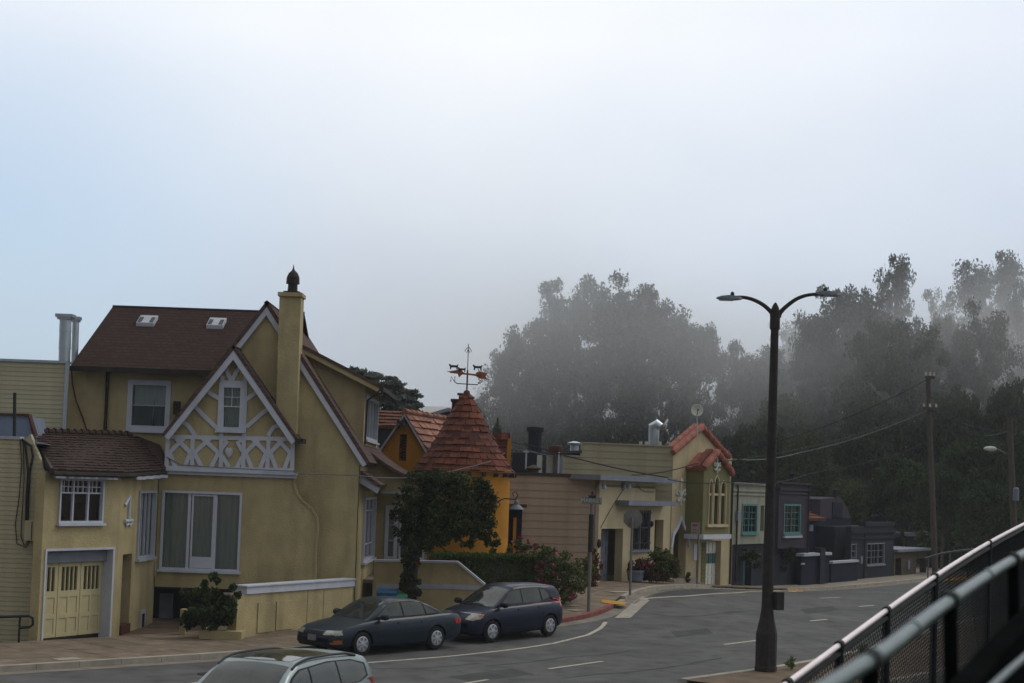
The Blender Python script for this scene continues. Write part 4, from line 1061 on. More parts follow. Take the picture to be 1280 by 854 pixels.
# chimney behind the tower and the rear dormer gable
p = at(571, 520, 59.8); k = 59.8 / 2000
m = MB(); m.box((p.x, 59.8, p.z - .3), (13 * k, .5, 40 * k + .6)); c_ = m.build('chimney', M['redbrown'], oc)
m = MB(); m.box((p.x, 59.8, at(571, 501, 59.8).z), (16 * k, .62, .1)); m.build('chimney_cap', M['redbrown'], c_)
p = at(577, 500, 59.4); m = MB(); m.box((p.x, 59.4, p.z - .3), (7 * k, .3, .9)); m.box((p.x, 59.4, at(577, 493, 59.4).z), (11 * k, .4, .07)); m.build('flue', M['redbrown'], oc)
Wx = Wall(0, 60.2, 90)
q = pr(Wx, 618, 541, 637, 575); m = MB(); wbox(m, Wx, q[0], q[1], q[2] - 1.5, q[3], -2.5, 0); m.build('rear_gable', M['redbrown'], oc)
q = pr(Wx, 630, 548, 638.5, 590); m = MB(); wbox(m, Wx, q[0] + .1, q[1], 1, q[3], -2.4, .05); m.build('rear_wall', M['ochre'], oc)
tiles_on(Wx.P(Wx.u(615, 572), Wx.z(615, 578), .3), Wx.P(Wx.u(632, 572), Wx.z(632, 578), .3), Wx.P(Wx.u(636, 541), Wx.z(636, 541), -.0), Wx.P(Wx.u(618, 541), Wx.z(618, 541), -.0), 4, 3, 'dormer_tile', M['tile_red'], oc, th=.05, single=True)
for x0, y0, x1, y1, rz_ in ((470, 470, 1, 1, 1),): pass
# low tiled roof seen between the yellow house and the ochre gable
Wy = Wall(0, 68, 90); q = pr(Wy, 462, 519, 498, 560)
lowr = empty('rear_neighbour_roof', (-5, 68, 0), 'dark low house roof between the yellow house and the orange gable', 'house')
m = MB(); wbox(m, Wy, q[0] - 2, q[1] + 1.2, 0, q[3] - .5, -4, 0); m.build('wall', M['slate'], lowr)
ta, tb = Wy.P(q[0] - 2, q[3] - .5, .2), Wy.P(q[1] + 1.2, q[3] - .5, .2); tc_, td = tb + Vector((0, 1.6, .75)), ta + Vector((0, 1.6, .75))
r_ = slabq([ta, tb, tc_, td], .08, 'roof', M['roof_rust'], lowr); tiles_on(ta, tb, tc_, td, 5, 14, 'roof_tiles', M['roof_rust'], r_, th=.05)
# ridge of a far house above it
Wz = Wall(0, 95, 90); q = pr(Wz, 527, 513, 572, 530)
fr_ = empty('far_house', (-4, 96, 0), 'low grey gabled house roof behind the orange tower chimney', 'house')
zr1, zr2 = Wz.z(556, 513), Wz.z(530, 522)
m = MB().poly(Wz.P, [(q[0], 0), (q[0], zr2), (Wz.u(556), zr1), (q[1] + 1.5, zr2), (q[1] + 1.5, 0)], (), -5, 0); m.build('wall', M['slate'], fr_)
m = MB().strip(Wz.P, [(q[0] - .3, zr2 - .1), (Wz.u(556), zr1 + .05), (q[1] + 1.8, zr2 - .1)], .2, -5, .3); m.build('roof', M['grey_paint'], fr_)

# ---- weather vane on the tower
vb = Vector((TC.x, TC.y, tapex + .08)); vz = lambda py: at(586, py, 57.5).z; kx = 57.5 / 2000
wv = empty('weather_vane', tuple(vb), 'iron weather vane with arrow and N S letters on the tower tip', 'weather vane')
m = MB(); m.tube([vb, (vb.x, vb.y, vz(463))], .03, 6); m.tube([(vb.x, vb.y, vz(463)), (vb.x, vb.y, vz(430))], .015, 6); m.build('spindle', M['black'], wv)
m = MB()
for s_ in (-1, 1):
    z0_ = vz(440); m.tube([(vb.x, vb.y, vz(434)), (vb.x + s_ * .07, vb.y, vz(436)), (vb.x + s_ * .12, vb.y, vz(439)), (vb.x + s_ * .05, vb.y, vz(441)), (vb.x, vb.y, vz(436))], .012, 5)
    m.tube([(vb.x, vb.y - .0, vz(434)), (vb.x, vb.y + s_ * .1, vz(438)), (vb.x, vb.y, vz(440))], .012, 5)
m.build('scrollwork', M['black'], wv)
za = vz(467)
m = MB(); m.tube([(vb.x - 22 * kx, vb.y, za + .03), (vb.x + 18 * kx, vb.y, za - .06)], .035, 6)
ar = m.build('arrow', M['rust'], wv)
def plate(pts, x, z, name, mt, parent, th=.03):
    return MB().poly(lambda u, v, o: Vector((x + u, vb.y + o, z + v)), pts, (), -th / 2, th / 2).build(name, mt, parent)
plate([(-.75, .04), (-.35, .12), (-.33, .22), (-.12, .02), (-.30, -.16), (-.35, -.02)], vb.x, za, 'arrow_head', M['rust'], ar)
plate([(.30, .06), (.42, .12), (.72, .06), (.66, -.04), (.72, -.16), (.42, -.14), (.30, -.05)], vb.x, za - .03, 'arrow_tail', M['rust'], ar)
dog = [(-.14, 0), (-.14, .10), (-.19, .17), (-.14, .20), (-.09, .15), (.10, .15), (.17, .20), (.15, .12), (.14, 0), (.10, 0), (.09, .07), (-.08, .07), (-.10, 0)]
for x_, s_ in ((-.50, 1), (-.20, .85), (.36, 1)):
    plate([(a * s_, b * s_) for a, b in dog], vb.x + x_, za + (.13 if abs(x_) > .3 else .05), 'animal_figure', M['black'], ar)
zc = vz(480); m = MB(); m.tube([(vb.x - 17 * kx, vb.y, zc + .12), (vb.x - 13 * kx, vb.y, zc), (vb.x + 13 * kx, vb.y, zc - .02), (vb.x + 16 * kx, vb.y, zc + .1)], .018, 6); m.tube([(vb.x, vb.y - .4, zc), (vb.x, vb.y + .4, zc)], .018, 6); m.build('compass_bar', M['black'], wv)
zn = vz(479)
m = MB(); x_ = vb.x - 18 * kx; m.tube([(x_ - .07, vb.y, zn + .02), (x_ - .07, vb.y, zn + .22), (x_ + .07, vb.y, zn + .02), (x_ + .07, vb.y, zn + .22)], .018, 5); m.build('letter_n', M['black'], wv)
m = MB(); x_ = vb.x + 16 * kx; m.tube([(x_ + .07, vb.y, zn + .17), (x_, vb.y, zn + .21), (x_ - .06, vb.y, zn + .16), (x_, vb.y, zn + .11), (x_ + .06, vb.y, zn + .06), (x_, vb.y, zn), (x_ - .07, vb.y, zn + .04)], .018, 5); m.build('letter_s', M['black'], wv)

# ================================================================== brown siding house with the cream garage front
Wb = Wall(3.4, 62.5, 31)
bh = empty('siding_garage_house', (5, 63, 0), 'low cream house with brown siding wall and grey garage door', 'house')
corner = Wb.P(Wb.u(748, 640), 0)
ws_az = 74
Wside = Wall(corner.x, corner.y, ws_az); Wside.n = Vector((Wside.d.y, -Wside.d.x, 0))
ul = Wside.u(634, 640); zt_s = (Wside.z(640, 592) + Wside.z(745, 598)) / 2
MB().poly(Wside.P, rect(ul, -.02, -.5, zt_s), (), -.25, 0).build('side_wall', M['brown_siding'], bh)
siding(Wside, ul, -.01, .1, zt_s, .285, bh, M['brown_siding'], th=.035)
m = MB(); wbox(m, Wside, ul, .3, zt_s, zt_s + .1, -.4, .1); m.build('roof_edge', M['fascia'], bh)
m = MB(); wbox(m, Wside, -.14, .0, 0, zt_s, .036, .06); m.build('corner_board', M['brown_siding'], bh)
u0, u1, u2 = Wb.u(748, 640), Wb.u(838, 650), Wb.u(819, 620)
zt_b = Wb.z(790, 602); zcan = Wb.z(815, 632)
g2 = pr(Wb, 750.5, 661, 778, 728); g2 = (g2[0], g2[1], .6, g2[3]); w2 = pr(Wb, 789, 638, 812, 688); d2 = pr(Wb, 818, 650, 829, 690)
MB().poly(Wb.P, [(u0, -.3), (u1, -.3), (u1, zcan), (u2, zcan), (u2, zt_b), (u0, zt_b)], [rect(g2[0], g2[1], -.25, g2[3])] + holes_of(w2) + [rect(*d2)], -.35, 0).build('front_wall', M['cream'], bh)
m = MB(); wbox(m, Wb, Wb.u(735, 594), Wb.u(832, 598), zt_b, zt_b + .2, -3.0, .55); m.build('roof_slab', M['slab_edge'], bh)
m = MB(); wbox(m, Wb, Wb.u(786, 630, .6), Wb.u(845, 630, .6) , zcan, zcan + .19, -.3, .6); m.build('canopy', M['slab_edge'], bh)
gdo = MB(); wbox(gdo, Wb, g2[0] - .05, g2[1] + .05, .3, g2[3] + .05, -.75, -.70); gd_ = gdo.build('garage_door', M['grey_paint'], bh)
ncx, ncz = 4, 4
for i in range(4):
    for j in range(4):
        a = g2[0] + .06 + (g2[1] - g2[0] - .12) * i / 4; b = g2[0] + .06 + (g2[1] - g2[0] - .12) * (i + 1) / 4
        zlo, zhi = .72, g2[3] - .08; c = zlo + (zhi - zlo) * j / 4; d = zlo + (zhi - zlo) * (j + 1) / 4
        MB().poly(lambda u, z, o: Wb.P(u, z, o - .70), rect(a + .01, b - .01, c + .01, d - .01), [rect(a + .10, b - .10, c + .1, d - .1)], 0.002, .05).build('door_panel', M['grey_paint'], gd_)
window(Wb, w2, bh, frame='slab_edge', cols=(1, 1), rows=(1.3, 1), curtain='curtain', fw=.05)
m = MB()
for k in range(9):
    a = w2[0] + (w2[1] - w2[0]) * (k + .5) / 9; m.tube([Wb.P(a, w2[2], .06), Wb.P(a, w2[3], .06)], .014, 5)
for z_ in (w2[2] + .3, w2[2] + .95, w2[3] - .1): m.tube([Wb.P(w2[0] - .05, z_, .06), Wb.P(w2[1] + .05, z_, .06)], .018, 5)
m.build('window_grille', M['black'], bh)
m = MB(); wbox(m, Wb, d2[0] - .2, d2[1] + .2, d2[2] - .3, d2[3] + .1, -.9, -.7); m.build('doorway', M['fascia'], bh)
for px_, py_ in ((752, 606), (783, 606)):
    p = Wb.P(*Wb.uz(px_, py_, .15), .15); m = MB(); m.box(p + Vector((0, 0, .08)), (.16, .2, .12)); m.lathe([(.06, .02), (.11, -.14), (.09, -.16)], p + Vector((-.08, -.05, 0)), 10); m.lathe([(.06, .02), (.11, -.14), (.09, -.16)], p + Vector((.1, -.02, 0)), 10); m.build('floodlight', M['whiteb'], bh)
p = Wb.P(*Wb.uz(815, 655, .08), .08); m = MB(); m.lathe([(.05, .12), (.08, 0), (.04, -.12)], p, 8); m.build('door_lamp', M['black'], bh)
p = Wb.P(*Wb.uz(748.5, 680, .05), .05); m = MB(); m.lathe([(.06, .18), (.1, .06), (.1, -.06), (.03, -.16)], p, 8); m.build('wall_lamp', M['black'], bh)
m = MB(); m.tube([Wb.P(*Wb.uz(*q_), .03) for q_ in ((782, 607), (772, 622), (762, 638), (750, 660))], .012, 5); m.build('drop_cable', M['wire'], bh)
m = MB(); m.tube([Wb.P(*Wb.uz(*q_), .03) for q_ in ((795, 604), (800, 612), (806, 615), (816, 615))], .012, 5); m.build('drop_cable', M['wire'], bh)
# flat roof and its clutter
rb0 = Wb.P(u1, zt_b); c0 = Wside.P(ul, zt_b - .05, -.2)
m = MB(); pts_ = [corner, Wb.P(u2, 0), Wb.P(u2, 0, -14), Wside.P(ul, 0, -14), Wside.P(ul, 0)]
m.poly(lambda u, z, o: Vector((u, z, o)), [(p.x, p.y) for p in pts_], (), zt_s - .35, zt_s - .25); m.build('flat_roof', M['fascia'], bh)
def roofbox(x0, y0, x1, y1, Y, d, name, mt, parent, down=.6):
    a = at(x0, y1, Y); b = at(x1, y0, Y); m = MB(); m.box(((a.x + b.x) / 2, Y + d / 2, (a.z - down + b.z) / 2), (b.x - a.x, d, b.z - a.z + down)); return m.build(name, mt, parent)
roofbox(640, 567, 670, 590, 66.5, 2.0, 'roof_hut', M['slate'], bh)
for x0, x1, n_ in ((671, 678, 0), (683, 692, 1)):
    b_ = roofbox(x0, 569, x1, 592, 64.0, .5, 'meter_cabinet', M['garage_white'], bh)
roofbox(679.5, 566, 682.5, 592, 63.9, .15, 'timber_post', M['tanhut'], bh)
roofbox(691, 566, 697, 593, 63.7, .3, 'timber_post', M['wood_pole'], bh)
roofbox(697, 572, 703, 592, 65, .5, 'roof_duct', M['slab_edge'], bh)
p = at(694, 565, 63.7); m = MB(); m.lathe([(.15, 0), (.28, .05), (.28, .22), (.22, .25)], p, 10); m.build('roof_vent', M['redbrown'], bh)
p = at(667, 590, 63.2); m = MB(); m.lathe([(.2, -.4), (.2, .05), (.3, .12), (.3, .16), (.1, .25), (.02, .28)], p, 12); m.lathe([(.45, -.45), (.2, -.1)], p, 12); m.build('roof_vent', M['tanhut'], bh)
p = at(669, 540, 70); m = MB(); m.lathe([(.3, -2.2), (.3, .0), (.38, .02), (.38, .2), (.1, .24)], p, 12); m.build('flue', M['slate'], bh)
for px_, py_, h_ in ((699, 557, .9), (658, 562, .4)):
    p = at(px_, py_, 65); m = MB(); m.tube([p - Vector((0, 0, h_ + .4)), p], .035, 6); m.tube([p - Vector((.12, 0, .1)), p + Vector((.12, 0, -.1))], .03, 6); m.build('vent_pipe', M['whiteb'], bh)

M['tealpane'] = mat('dark_teal_pane', (.04, .09, .09), .3)
# ================================================================== mission-style house with tiled gables
sp = empty('mission_house', (8.5, 70, 0), 'buff stucco house with terracotta-tiled gable and green oriel with arched windows', 'house')
v0, v1 = Wb.u(838.5, 650), Wb.u(912, 650)
ga = [Wb.uz(840, 566), Wb.uz(876, 535), Wb.uz(903, 566), Wb.uz(910, 571)]
arch_d = pr(Wb, 841, 655, 857, 719)
garage_s = pr(Wb, 880, 676, 899, 733); garage_s = (garage_s[0], garage_s[1], -.1, garage_s[3])
ad = [(arch_d[0], .8), (arch_d[0], arch_d[3] - .45), ((arch_d[0] + arch_d[1]) / 2, arch_d[3] + .1), (arch_d[1], arch_d[3] - .45), (arch_d[1], .8)]
MB().poly(Wb.P, [(v0, -.4), (v0, ga[0][1])] + [ga[1], ga[2], (v1, ga[3][1]), (v1, -.4)], [ad, rect(garage_s[0], garage_s[1], -.35, garage_s[3])], -.35, .02).build('front_wall', M['cream_b'], sp)
m = MB(); wbox(m, Wb, arch_d[0] - .2, arch_d[1] + .2, .5, arch_d[3] + .2, -1.6, -1.4); m.build('front_door', M['fascia'], sp)
mx_ = (arch_d[0] + arch_d[1]) / 2
MB().strip(Wb.P, [(arch_d[0] - .25, arch_d[3] - 1.0), (arch_d[0] - .1, arch_d[3] - .45), (mx_ - .3, arch_d[3] - .1), (mx_, arch_d[3] + .28), (mx_ + .3, arch_d[3] - .1), (arch_d[1] + .1, arch_d[3] - .45), (arch_d[1] + .25, arch_d[3] - 1.0)], .16, .02, .09).build('door_hood', M['white'], sp)
for k in range(3):
    m = MB(); wbox(m, Wb, arch_d[0] - .5, arch_d[1] + .6, .3, .9 - .17 * k, .0, .35 + .3 * k) if k < 2 else wbox(m, Wb, arch_d[0] - .5, arch_d[1] + .6, .3, .62, .0, .95); m.build('step', M['concrete'], sp)
def barrel_row(pts, name, parent, n, r=.15, off=.25, W=Wb, lens=None):
    L_ = [0]
    for a, b in zip(pts, pts[1:]): L_.append(L_[-1] + math.hypot(b[0] - a[0], b[1] - a[1]))
    def pp(s_):
        for k in range(len(pts) - 1):
            if L_[k + 1] >= s_ - 1e-6:
                t = (s_ - L_[k]) / (L_[k + 1] - L_[k]); return (pts[k][0] + (pts[k + 1][0] - pts[k][0]) * t, pts[k][1] + (pts[k + 1][1] - pts[k][1]) * t)
    for i in range(n):
        a, b = pp(L_[-1] * i / n), pp(L_[-1] * min(1, (i + 1.12) / n))
        m = MB(); m.tube([W.P(a[0], a[1] + .06, off), W.P(b[0], b[1] + .0, off)], [r * 1.12, r * .86], 10); m.tube([W.P(a[0], a[1] + .06, -.28), W.P(b[0], b[1] + .0, -.28)], [r * 1.12, r * .86], 8)
        wb = MB(); m.build(name, M['barrel'], parent)
cop = MB().strip(Wb.P, [ga[0], ga[1], ga[2], ga[3]], .16, -.40, .1).build('gable_coping', M['barrel'], sp)
barrel_row([(ga[1]), ga[0]], 'coping_tile', cop, 10, off=.06); barrel_row([ga[1], ga[2], ga[3]], 'coping_tile', cop, 9, off=.06)
# side wall: siding, stepping down to the left, set behind the low house
Wt = Wall(Wb.P(v0, 0).x, Wb.P(v0, 0).y, ws_az); Wt.n = Vector((Wt.d.y, -Wt.d.x, 0))
tl, tm = Wt.u(703, 585), Wt.u(728, 560); tz1 = (Wt.z(730, 554) + Wt.z(835, 559)) / 2; tz2 = Wt.z(716, 571)
MB().poly(Wt.P, [(tl, 1), (tl, tz2), (tm, tz2), (tm, tz1), (-.01, tz1), (-.01, 1)], (), -.25, -.01).build('side_wall', M['olive_siding'], sp)
siding(Wt, tl, -.02, tz2 - 2.6, tz2, .26, sp, M['olive_siding'], base=-.01, th=.03); siding(Wt, tm, -.02, tz2, tz1, .26, sp, M['olive_siding'], base=-.01, th=.03)
m = MB(); wbox(m, Wt, tm, .0, tz1, tz1 + .06, -.3, .06); wbox(m, Wt, tl, tm, tz2 + .002, tz2 + .06, -.3, .06); m.build('wall_cap', M['olive_siding'], sp)
m = MB(); p4 = [Wt.P(tm, 0), Wb.P(v0, 0), Wb.P(v1, 0), Wb.P(v1, 0, -14), Wt.P(tm, 0, -12)]; m.poly(lambda u, z, o: Vector((u, z, o)), [(p.x, p.y) for p in p4], (), tz1 - .4, tz1 - .3); m.build('flat_roof', M['fascia'], sp)
p = at(817, 556, 71); m = MB(); k = 71 / 2000
m.lathe([(.24, -.6), (.24, .75), (.0, .76)], p, 16); m.tube([p + Vector((0, 0, .6)), p + Vector((-.02, 0, .8)), p + Vector((.12, -.05, .9)), p + Vector((.28, -.1, .78))], [.24, .25, .24, .2], 14); m.build('roof_flue', M['galv'], sp, smooth=True)
for px_ in (801, 808, 825):
    p = at(px_, 552, 70.5); m = MB(); m.tube([p - Vector((0, 0, .5)), p], .07, 8); m.build('vent_pipe', M['garage_white'], sp)
p = at(718, 560, 72); m = MB(); m.lathe([(.2, -1), (.2, .12), (.32, .14), (.34, .22), (.05, .3)], p, 12); m.build('roof_vent', M['galv'], sp)
# oriel
ob = .85
Wov = Wall(*(Wb.P(0, 0, ob).xy), 31); Wov.n = Vector(Wb.n)
q0, q1 = Wov.u(879, 620), Wov.u(912, 620)
oz0, oz1 = Wov.z(896, 668), Wov.z(879, 585)
oap = Wov.uz(895, 568); osr = Wov.uz(911, 590)
wins = [(885.5, 606, 890, 655, 599), (891.5, 606, 898.5, 655, 594), (900, 606, 906.5, 655, 601)]
def archpoly(W, x0, x1, yb, ys, ya):
    a, b = W.u(x0, (yb + ys) / 2), W.u(x1, (yb + ys) / 2); zb_, zs, za_ = W.z((x0 + x1) / 2, yb), W.z((x0 + x1) / 2, ys), W.z((x0 + x1) / 2, ya); c = (a + b) / 2
    return [(a, zb_), (a, zs), (a + (c - a) * .3, zs + (za_ - zs) * .65), (c, za_), (b + (c - b) * .3, zs + (za_ - zs) * .65), (b, zs), (b, zb_)]
arcs = [archpoly(Wov, x0, x1, yb, ys + 4, ya) for x0, ys, x1, yb, ya in wins]
MB().poly(Wov.P, [(q0, oz0), (q0, oz1), oap, (q1, osr[1]), (q1, oz0)], arcs, -.2, 0).build('oriel_front', M['olive'], sp)
m = MB(); wbox(m, Wb, q0, q1, oz0, oz1, .02, ob - .21); 
ori = MB(); ori.hexa([Wb.P(q0, oz0, .0), Wb.P(q0 + .15, oz0, .0), Wb.P(q0 + .15, oz0, ob - .2), Wb.P(q0, oz0, ob - .2), Wb.P(q0, oz1, .0), Wb.P(q0 + .15, oz1, .0), Wb.P(q0 + .15, oz1, ob - .2), Wb.P(q0, oz1, ob - .2)])
wbox(ori, Wb, q1 - .15, q1, oz0, osr[1], 0, ob - .2); wbox(ori, Wb, q0 + .16, q1 - .16, oz0, oz0 + .1, 0, ob - .2); ori.build('oriel_sides', M['olive'], sp)
for a_ in arcs:
    m = MB().poly(Wov.P, a_, (), -.17, -.15).build('oriel_window', M['glass'], sp)
    m2 = MB(); m2.poly(Wov.P, a_, (), -.5, -.45); m2.build('curtain', M['blue_grey'], m)
    MB().strip(Wov.P, [(p[0], p[1]) for p in a_], .055, -.05, .04).build('arch_trim', M['cream'], m)
    zm = (a_[0][1] + a_[1][1]) / 2 + .5; m3 = MB(); wbox(m3, Wov, a_[0][0], a_[-1][0], zm - .05, zm + .05, -.14, -.02); m3.build('transom', M['cream'], m)
m = MB(); wbox(m, Wov, arcs[0][0][0] - .2, arcs[2][-1][0] + .2, arcs[0][0][1] - .14, arcs[0][0][1] - .02, 0.002, .1); m.build('oriel_sill', M['cream'], sp)
m = MB(); wbox(m, Wov, q0 - .12, q1 + .05, oz0 - .2, oz0 - .002, -ob + .05, .12); m.build('oriel_base', M['white'], sp)
oc_ = MB().strip(Wov.P, [(q0 - .1, oz1 - .05), oap, (q1 + .1, osr[1] - .08)], .14, -ob, .12).build('oriel_coping', M['barrel'], sp)
barrel_row([(oap[0], oap[1] + .05), (q0 - .12, oz1)], 'coping_tile', oc_, 6, W=Wov, off=.06); barrel_row([(oap[0], oap[1] + .05), (q0 - .12, oz1)], 'coping_tile', oc_, 6, W=Wov, off=-.35); barrel_row([(oap[0], oap[1] + .05), (q1 + .12, osr[1] - .1)], 'coping_tile', oc_, 6, W=Wov, off=.06)
# ornaments
def orn(W, px, py, s_, name, parent):
    c = W.uz(px, py, .04); m = MB(); Q = lambda a, b: W.P(c[0] + a * s_, c[1] + b * s_, .04)
    m.tube([Q(0, -.45), Q(0, .55)], .05 * s_, 6)
    for sg in (-1, 1):
        m.tube([Q(0, -.1), Q(sg * .22, .12), Q(sg * .42, .2), Q(sg * .45, .02), Q(sg * .3, -.05)], .06 * s_, 6); m.tube([Q(0, -.1), Q(sg * .25, -.3), Q(sg * .4, -.2)], .05 * s_, 6)
    m.lathe([(.02, .5), (.1, .62), (.02, .78)], W.P(c[0], c[1], .04) - Vector((0, 0, .05)), 8) if s_ > .8 else None
    m.build(name, M['garage_white'], parent)
orn(Wb, 851, 618, 1.0, 'wall_ornament', sp); orn(Wov, 896.5, 582, .75, 'gable_ornament', sp)
# olive lower front, slatted vent, white garage door, notice box
gl0, gl1 = Wb.u(870, 700), Wb.u(913, 700)
MB().poly(Wb.P, rect(gl0, gl1, -.4, oz0 - .2), [rect(garage_s[0], garage_s[1], -.39, garage_s[3])], .022, .07).build('lower_front', M['cream_b'], sp)
q = pr(Wb, 874.5, 678, 880, 732); m = MB(); wbox(m, Wb, q[0], q[1], -.3, q[3], .072, .09); pn = m.build('side_panel', M['olive'], sp)
for k in range(14):
    z_ = q[3] - .15 - k * .17; m = MB(); wbox(m, Wb, q[0] + .03, q[1] - .03, z_ - .05, z_, .092, .12); m.build('slat', M['olive'], pn)
m = MB(); wbox(m, Wb, garage_s[0], garage_s[1], -.3, garage_s[3], -.25, -.2); gd3 = m.build('garage_door', M['garage_white'], sp)
gu = [garage_s[0] + (garage_s[1] - garage_s[0]) * k / 4 for k in range(5)]
for j in range(5):
    for i in range(4):
        c = -.2 + (garage_s[3] + .2) * j / 5; d = -.2 + (garage_s[3] + .2) * (j + 1) / 5
        m = MB(); wbox(m, Wb, gu[i] + .04, gu[i + 1] - .04, c + .04, d - .04, -.198, -.17)
        m.build('pane' if j == 3 else 'door_panel', M['tealpane'] if j == 3 else M['garage_white'], gd3)
q = pr(Wb, 865.5, 680, 870, 700); m = MB(); wbox(m, Wb, q[0], q[1], q[2], q[3], .022, .07); m.build('utility_cupboard', M['white'], sp)
# back and roofs so the block is closed
dish = empty('satellite_dish', tuple(at(872, 534, 69)), 'round white satellite dish on a pole above the tiled gable', 'satellite dish')
p = at(871, 514, 69); m = MB(); m.tube([at(872, 545, 69), p], .03, 6); m.build('pole', M['whiteb'], dish)
Rm = Matrix.Rotation(math.radians(82), 3, 'X') @ Matrix.Identity(3)
m = MB(); m.lathe([(.0, -.10), (.12, -.09), (.23, -.03), (.27, .0), (.25, .01), (.12, -.06), (.0, -.075)], p + Vector((0, -.1, .03)), 20, M=Rm); m.build('reflector', M['garage_white'], dish, smooth=True)
m = MB(); m.tube([p + Vector((0, -.08, -.2)), p + Vector((0, -.42, .02))], .015, 5); m.box(p + Vector((0, -.42, .04)), (.06, .1, .06)); m.build('feed_horn', M['black'], dish)

# ================================================================== teal-window houses
def rowhouse(nm, lab, x0, x1, ytop, col, par=.12, ybase=735, depth=9, zl=-1.0):
    e = empty(nm, tuple(Wb.P(Wb.u((x0 + x1) / 2), 0)), lab, 'house'); return e
th = rowhouse('teal_window_house', 'pale grey two-storey house left of the lamp post with teal-framed window', 917, 963, 602, 'grey_stucco')
a, b = Wb.u(914.5, 640), Wb.u(966, 640); zt_ = Wb.z(940, 604); zl_ = Wb.z(940, 680)
w3 = pr(Wb, 927, 630, 946, 667); nz = pr(Wb, 950.5, 632, 955, 664)
MB().poly(Wb.P, rect(a, b, zl_, zt_), holes_of(w3) + [rect(*nz)], -.3, 0).build('upper_wall', M['grey_stucco'], th)
m = MB(); wbox(m, Wb, nz[0] - .05, nz[1] + .05, nz[2] - .05, nz[3] + .05, -.35, -.2); m.build('niche', M['slate'], th)
for k, (dz_, oo) in enumerate(((.0, .12), (-.32, .07), (-.5, .05))):
    m = MB(); wbox(m, Wb, a, b, zt_ + dz_ - .09, zt_ + dz_ + .0, .002, oo); m.build('cornice', M['grey_stucco'], th)
window(Wb, w3, th, frame='teal', cols=(1, 1), mun={(0, 0): (2, 4), (1, 0): (2, 4)}, curtain='curtain_w', glass='tealglass', fw=.09)
MB().poly(Wb.P, rect(a, b, -.8, zl_ - .003), [rect(Wb.u(932, 700), Wb.u(942, 700), -.75, Wb.z(937, 692))], -.4, -.1).build('lower_wall', M['slate'], th)
m = MB(); wbox(m, Wb, Wb.u(931, 700), Wb.u(943, 700), -.8, Wb.z(937, 690), -.5, -.42); m.build('front_door', M['teal'], th)
m = MB(); wbox(m, Wb, a, a + .25, -.8, zt_, -9, -.302); wbox(m, Wb, a + .26, b, zt_ - .5, zt_ - .4, -9, -.302); m.build('side_wall', M['olive'], th)
mh = empty('mauve_house', tuple(Wb.P(Wb.u(985), 0)), 'dark mauve house right of the lamp post with teal-framed window', 'house')
a2, b2 = b + .02, Wb.u(1003.5, 650); w4 = pr(Wb, 972, 630, 993, 667)
zt4 = Wb.z(985, 603)
MB().poly(Wb.P, rect(a2, b2, Wb.z(985, 685), zt4), holes_of(w4), -.3, .3).build('upper_wall', M['mauve'], mh)
for k, (dz_, oo) in enumerate(((.0, .42), (-.32, .37), (-.5, .35))):
    m = MB(); wbox(m, Wb, a2, b2, zt4 + dz_ - .09, zt4 + dz_, .302, oo); m.build('cornice', M['mauve'], mh)
window(Wb, w4, mh, frame='teal', base=.3, cols=(1, 1), mun={(0, 0): (2, 4), (1, 0): (2, 4)}, curtain='curtain_w', glass='tealglass', fw=.09)
q = w4; m = MB(); wbox(m, Wb, q[0] - .06, q[1] + .1, q[2] - .2, q[2] - .09, .302, .42); m.build('ledge', M['whiteb'], mh)
MB().poly(Wb.P, rect(a2, b2, -.8, Wb.z(985, 685) - .004), (), -.5, 0).build('lower_wall', M['slate'], mh)
m = MB(); wbox(m, Wb, b2 - .25, b2, -.8, zt4, -8, -.302); wbox(m, Wb, a2, b2 - .26, zt4 - .5, zt4 - .4, -8, -.302); m.build('side_wall', M['mauve'], mh)

nv = empty('navy_house', tuple(Wb.P(Wb.u(1035), 0)), 'dark navy house with a small rust-coloured roof, beside the mauve house', 'house')
a, b = Wb.u(1004, 690), Wb.u(1064, 690)
Wv = Wall(*(Wb.P(0, 0, -2.0).xy), 31); Wv.n = Vector(Wb.n)
MB().poly(Wv.P, rect(Wv.u(1003.5), Wv.u(1064), -1.0, Wv.z(1035, 648)), (), -6, 0).build('upper_wall', M['navy'], nv)
ra, rb_ = Wv.P(Wv.u(1003), Wv.z(1020, 649), .4), Wv.P(Wv.u(1024), Wv.z(1020, 649), .4)
rc = Wv.P(Wv.u(1024), Wv.z(1020, 625), -2.4); rdd = Wv.P(Wv.u(1003), Wv.z(1010, 624), -2.4)
r_ = slabq([ra, rb_, rc, rdd], .1, 'roof', M['roof_rust'], nv); tiles_on(ra, rb_, rc, rdd, 7, 7, 'roof_tile', M['roof_rust'], r_, th=.05, single=True)
m = MB(); m.poly(Wv.P, [Wv.uz(1024.5, 648), Wv.uz(1025, 624), Wv.uz(1050, 622), Wv.uz(1058, 634), Wv.uz(1064, 648)], (), -5, .02); m.build('gable_wall', M['mauve'], nv)
m = MB(); q = pr(Wv, 1040, 628, 1052, 647, .02); wbox(m, Wv, q[0], q[1], q[2], q[3], .03, .08); dw = m.build('dormer', M['navy'], nv)
fence1 = pr(Wb, 990, 694, 1025, 727); m = MB(); wbox(m, Wb, fence1[0], fence1[1], -.8, fence1[3], .3, .5); gw = m.build('garage_front', M['navy'], nv)
m = MB(); wbox(m, Wb, fence1[0] - .05, fence1[1] + .05, fence1[3], fence1[3] + .14, .2, .62); m.build('wall_cap', M['whiteb'], gw)
q = pr(Wb, 1023, 685, 1029, 727, .55); m = MB(); wbox(m, Wb, q[0], q[1], -.8, q[3], .3, .66); m.build('gate_pier', M['slate'], gw)
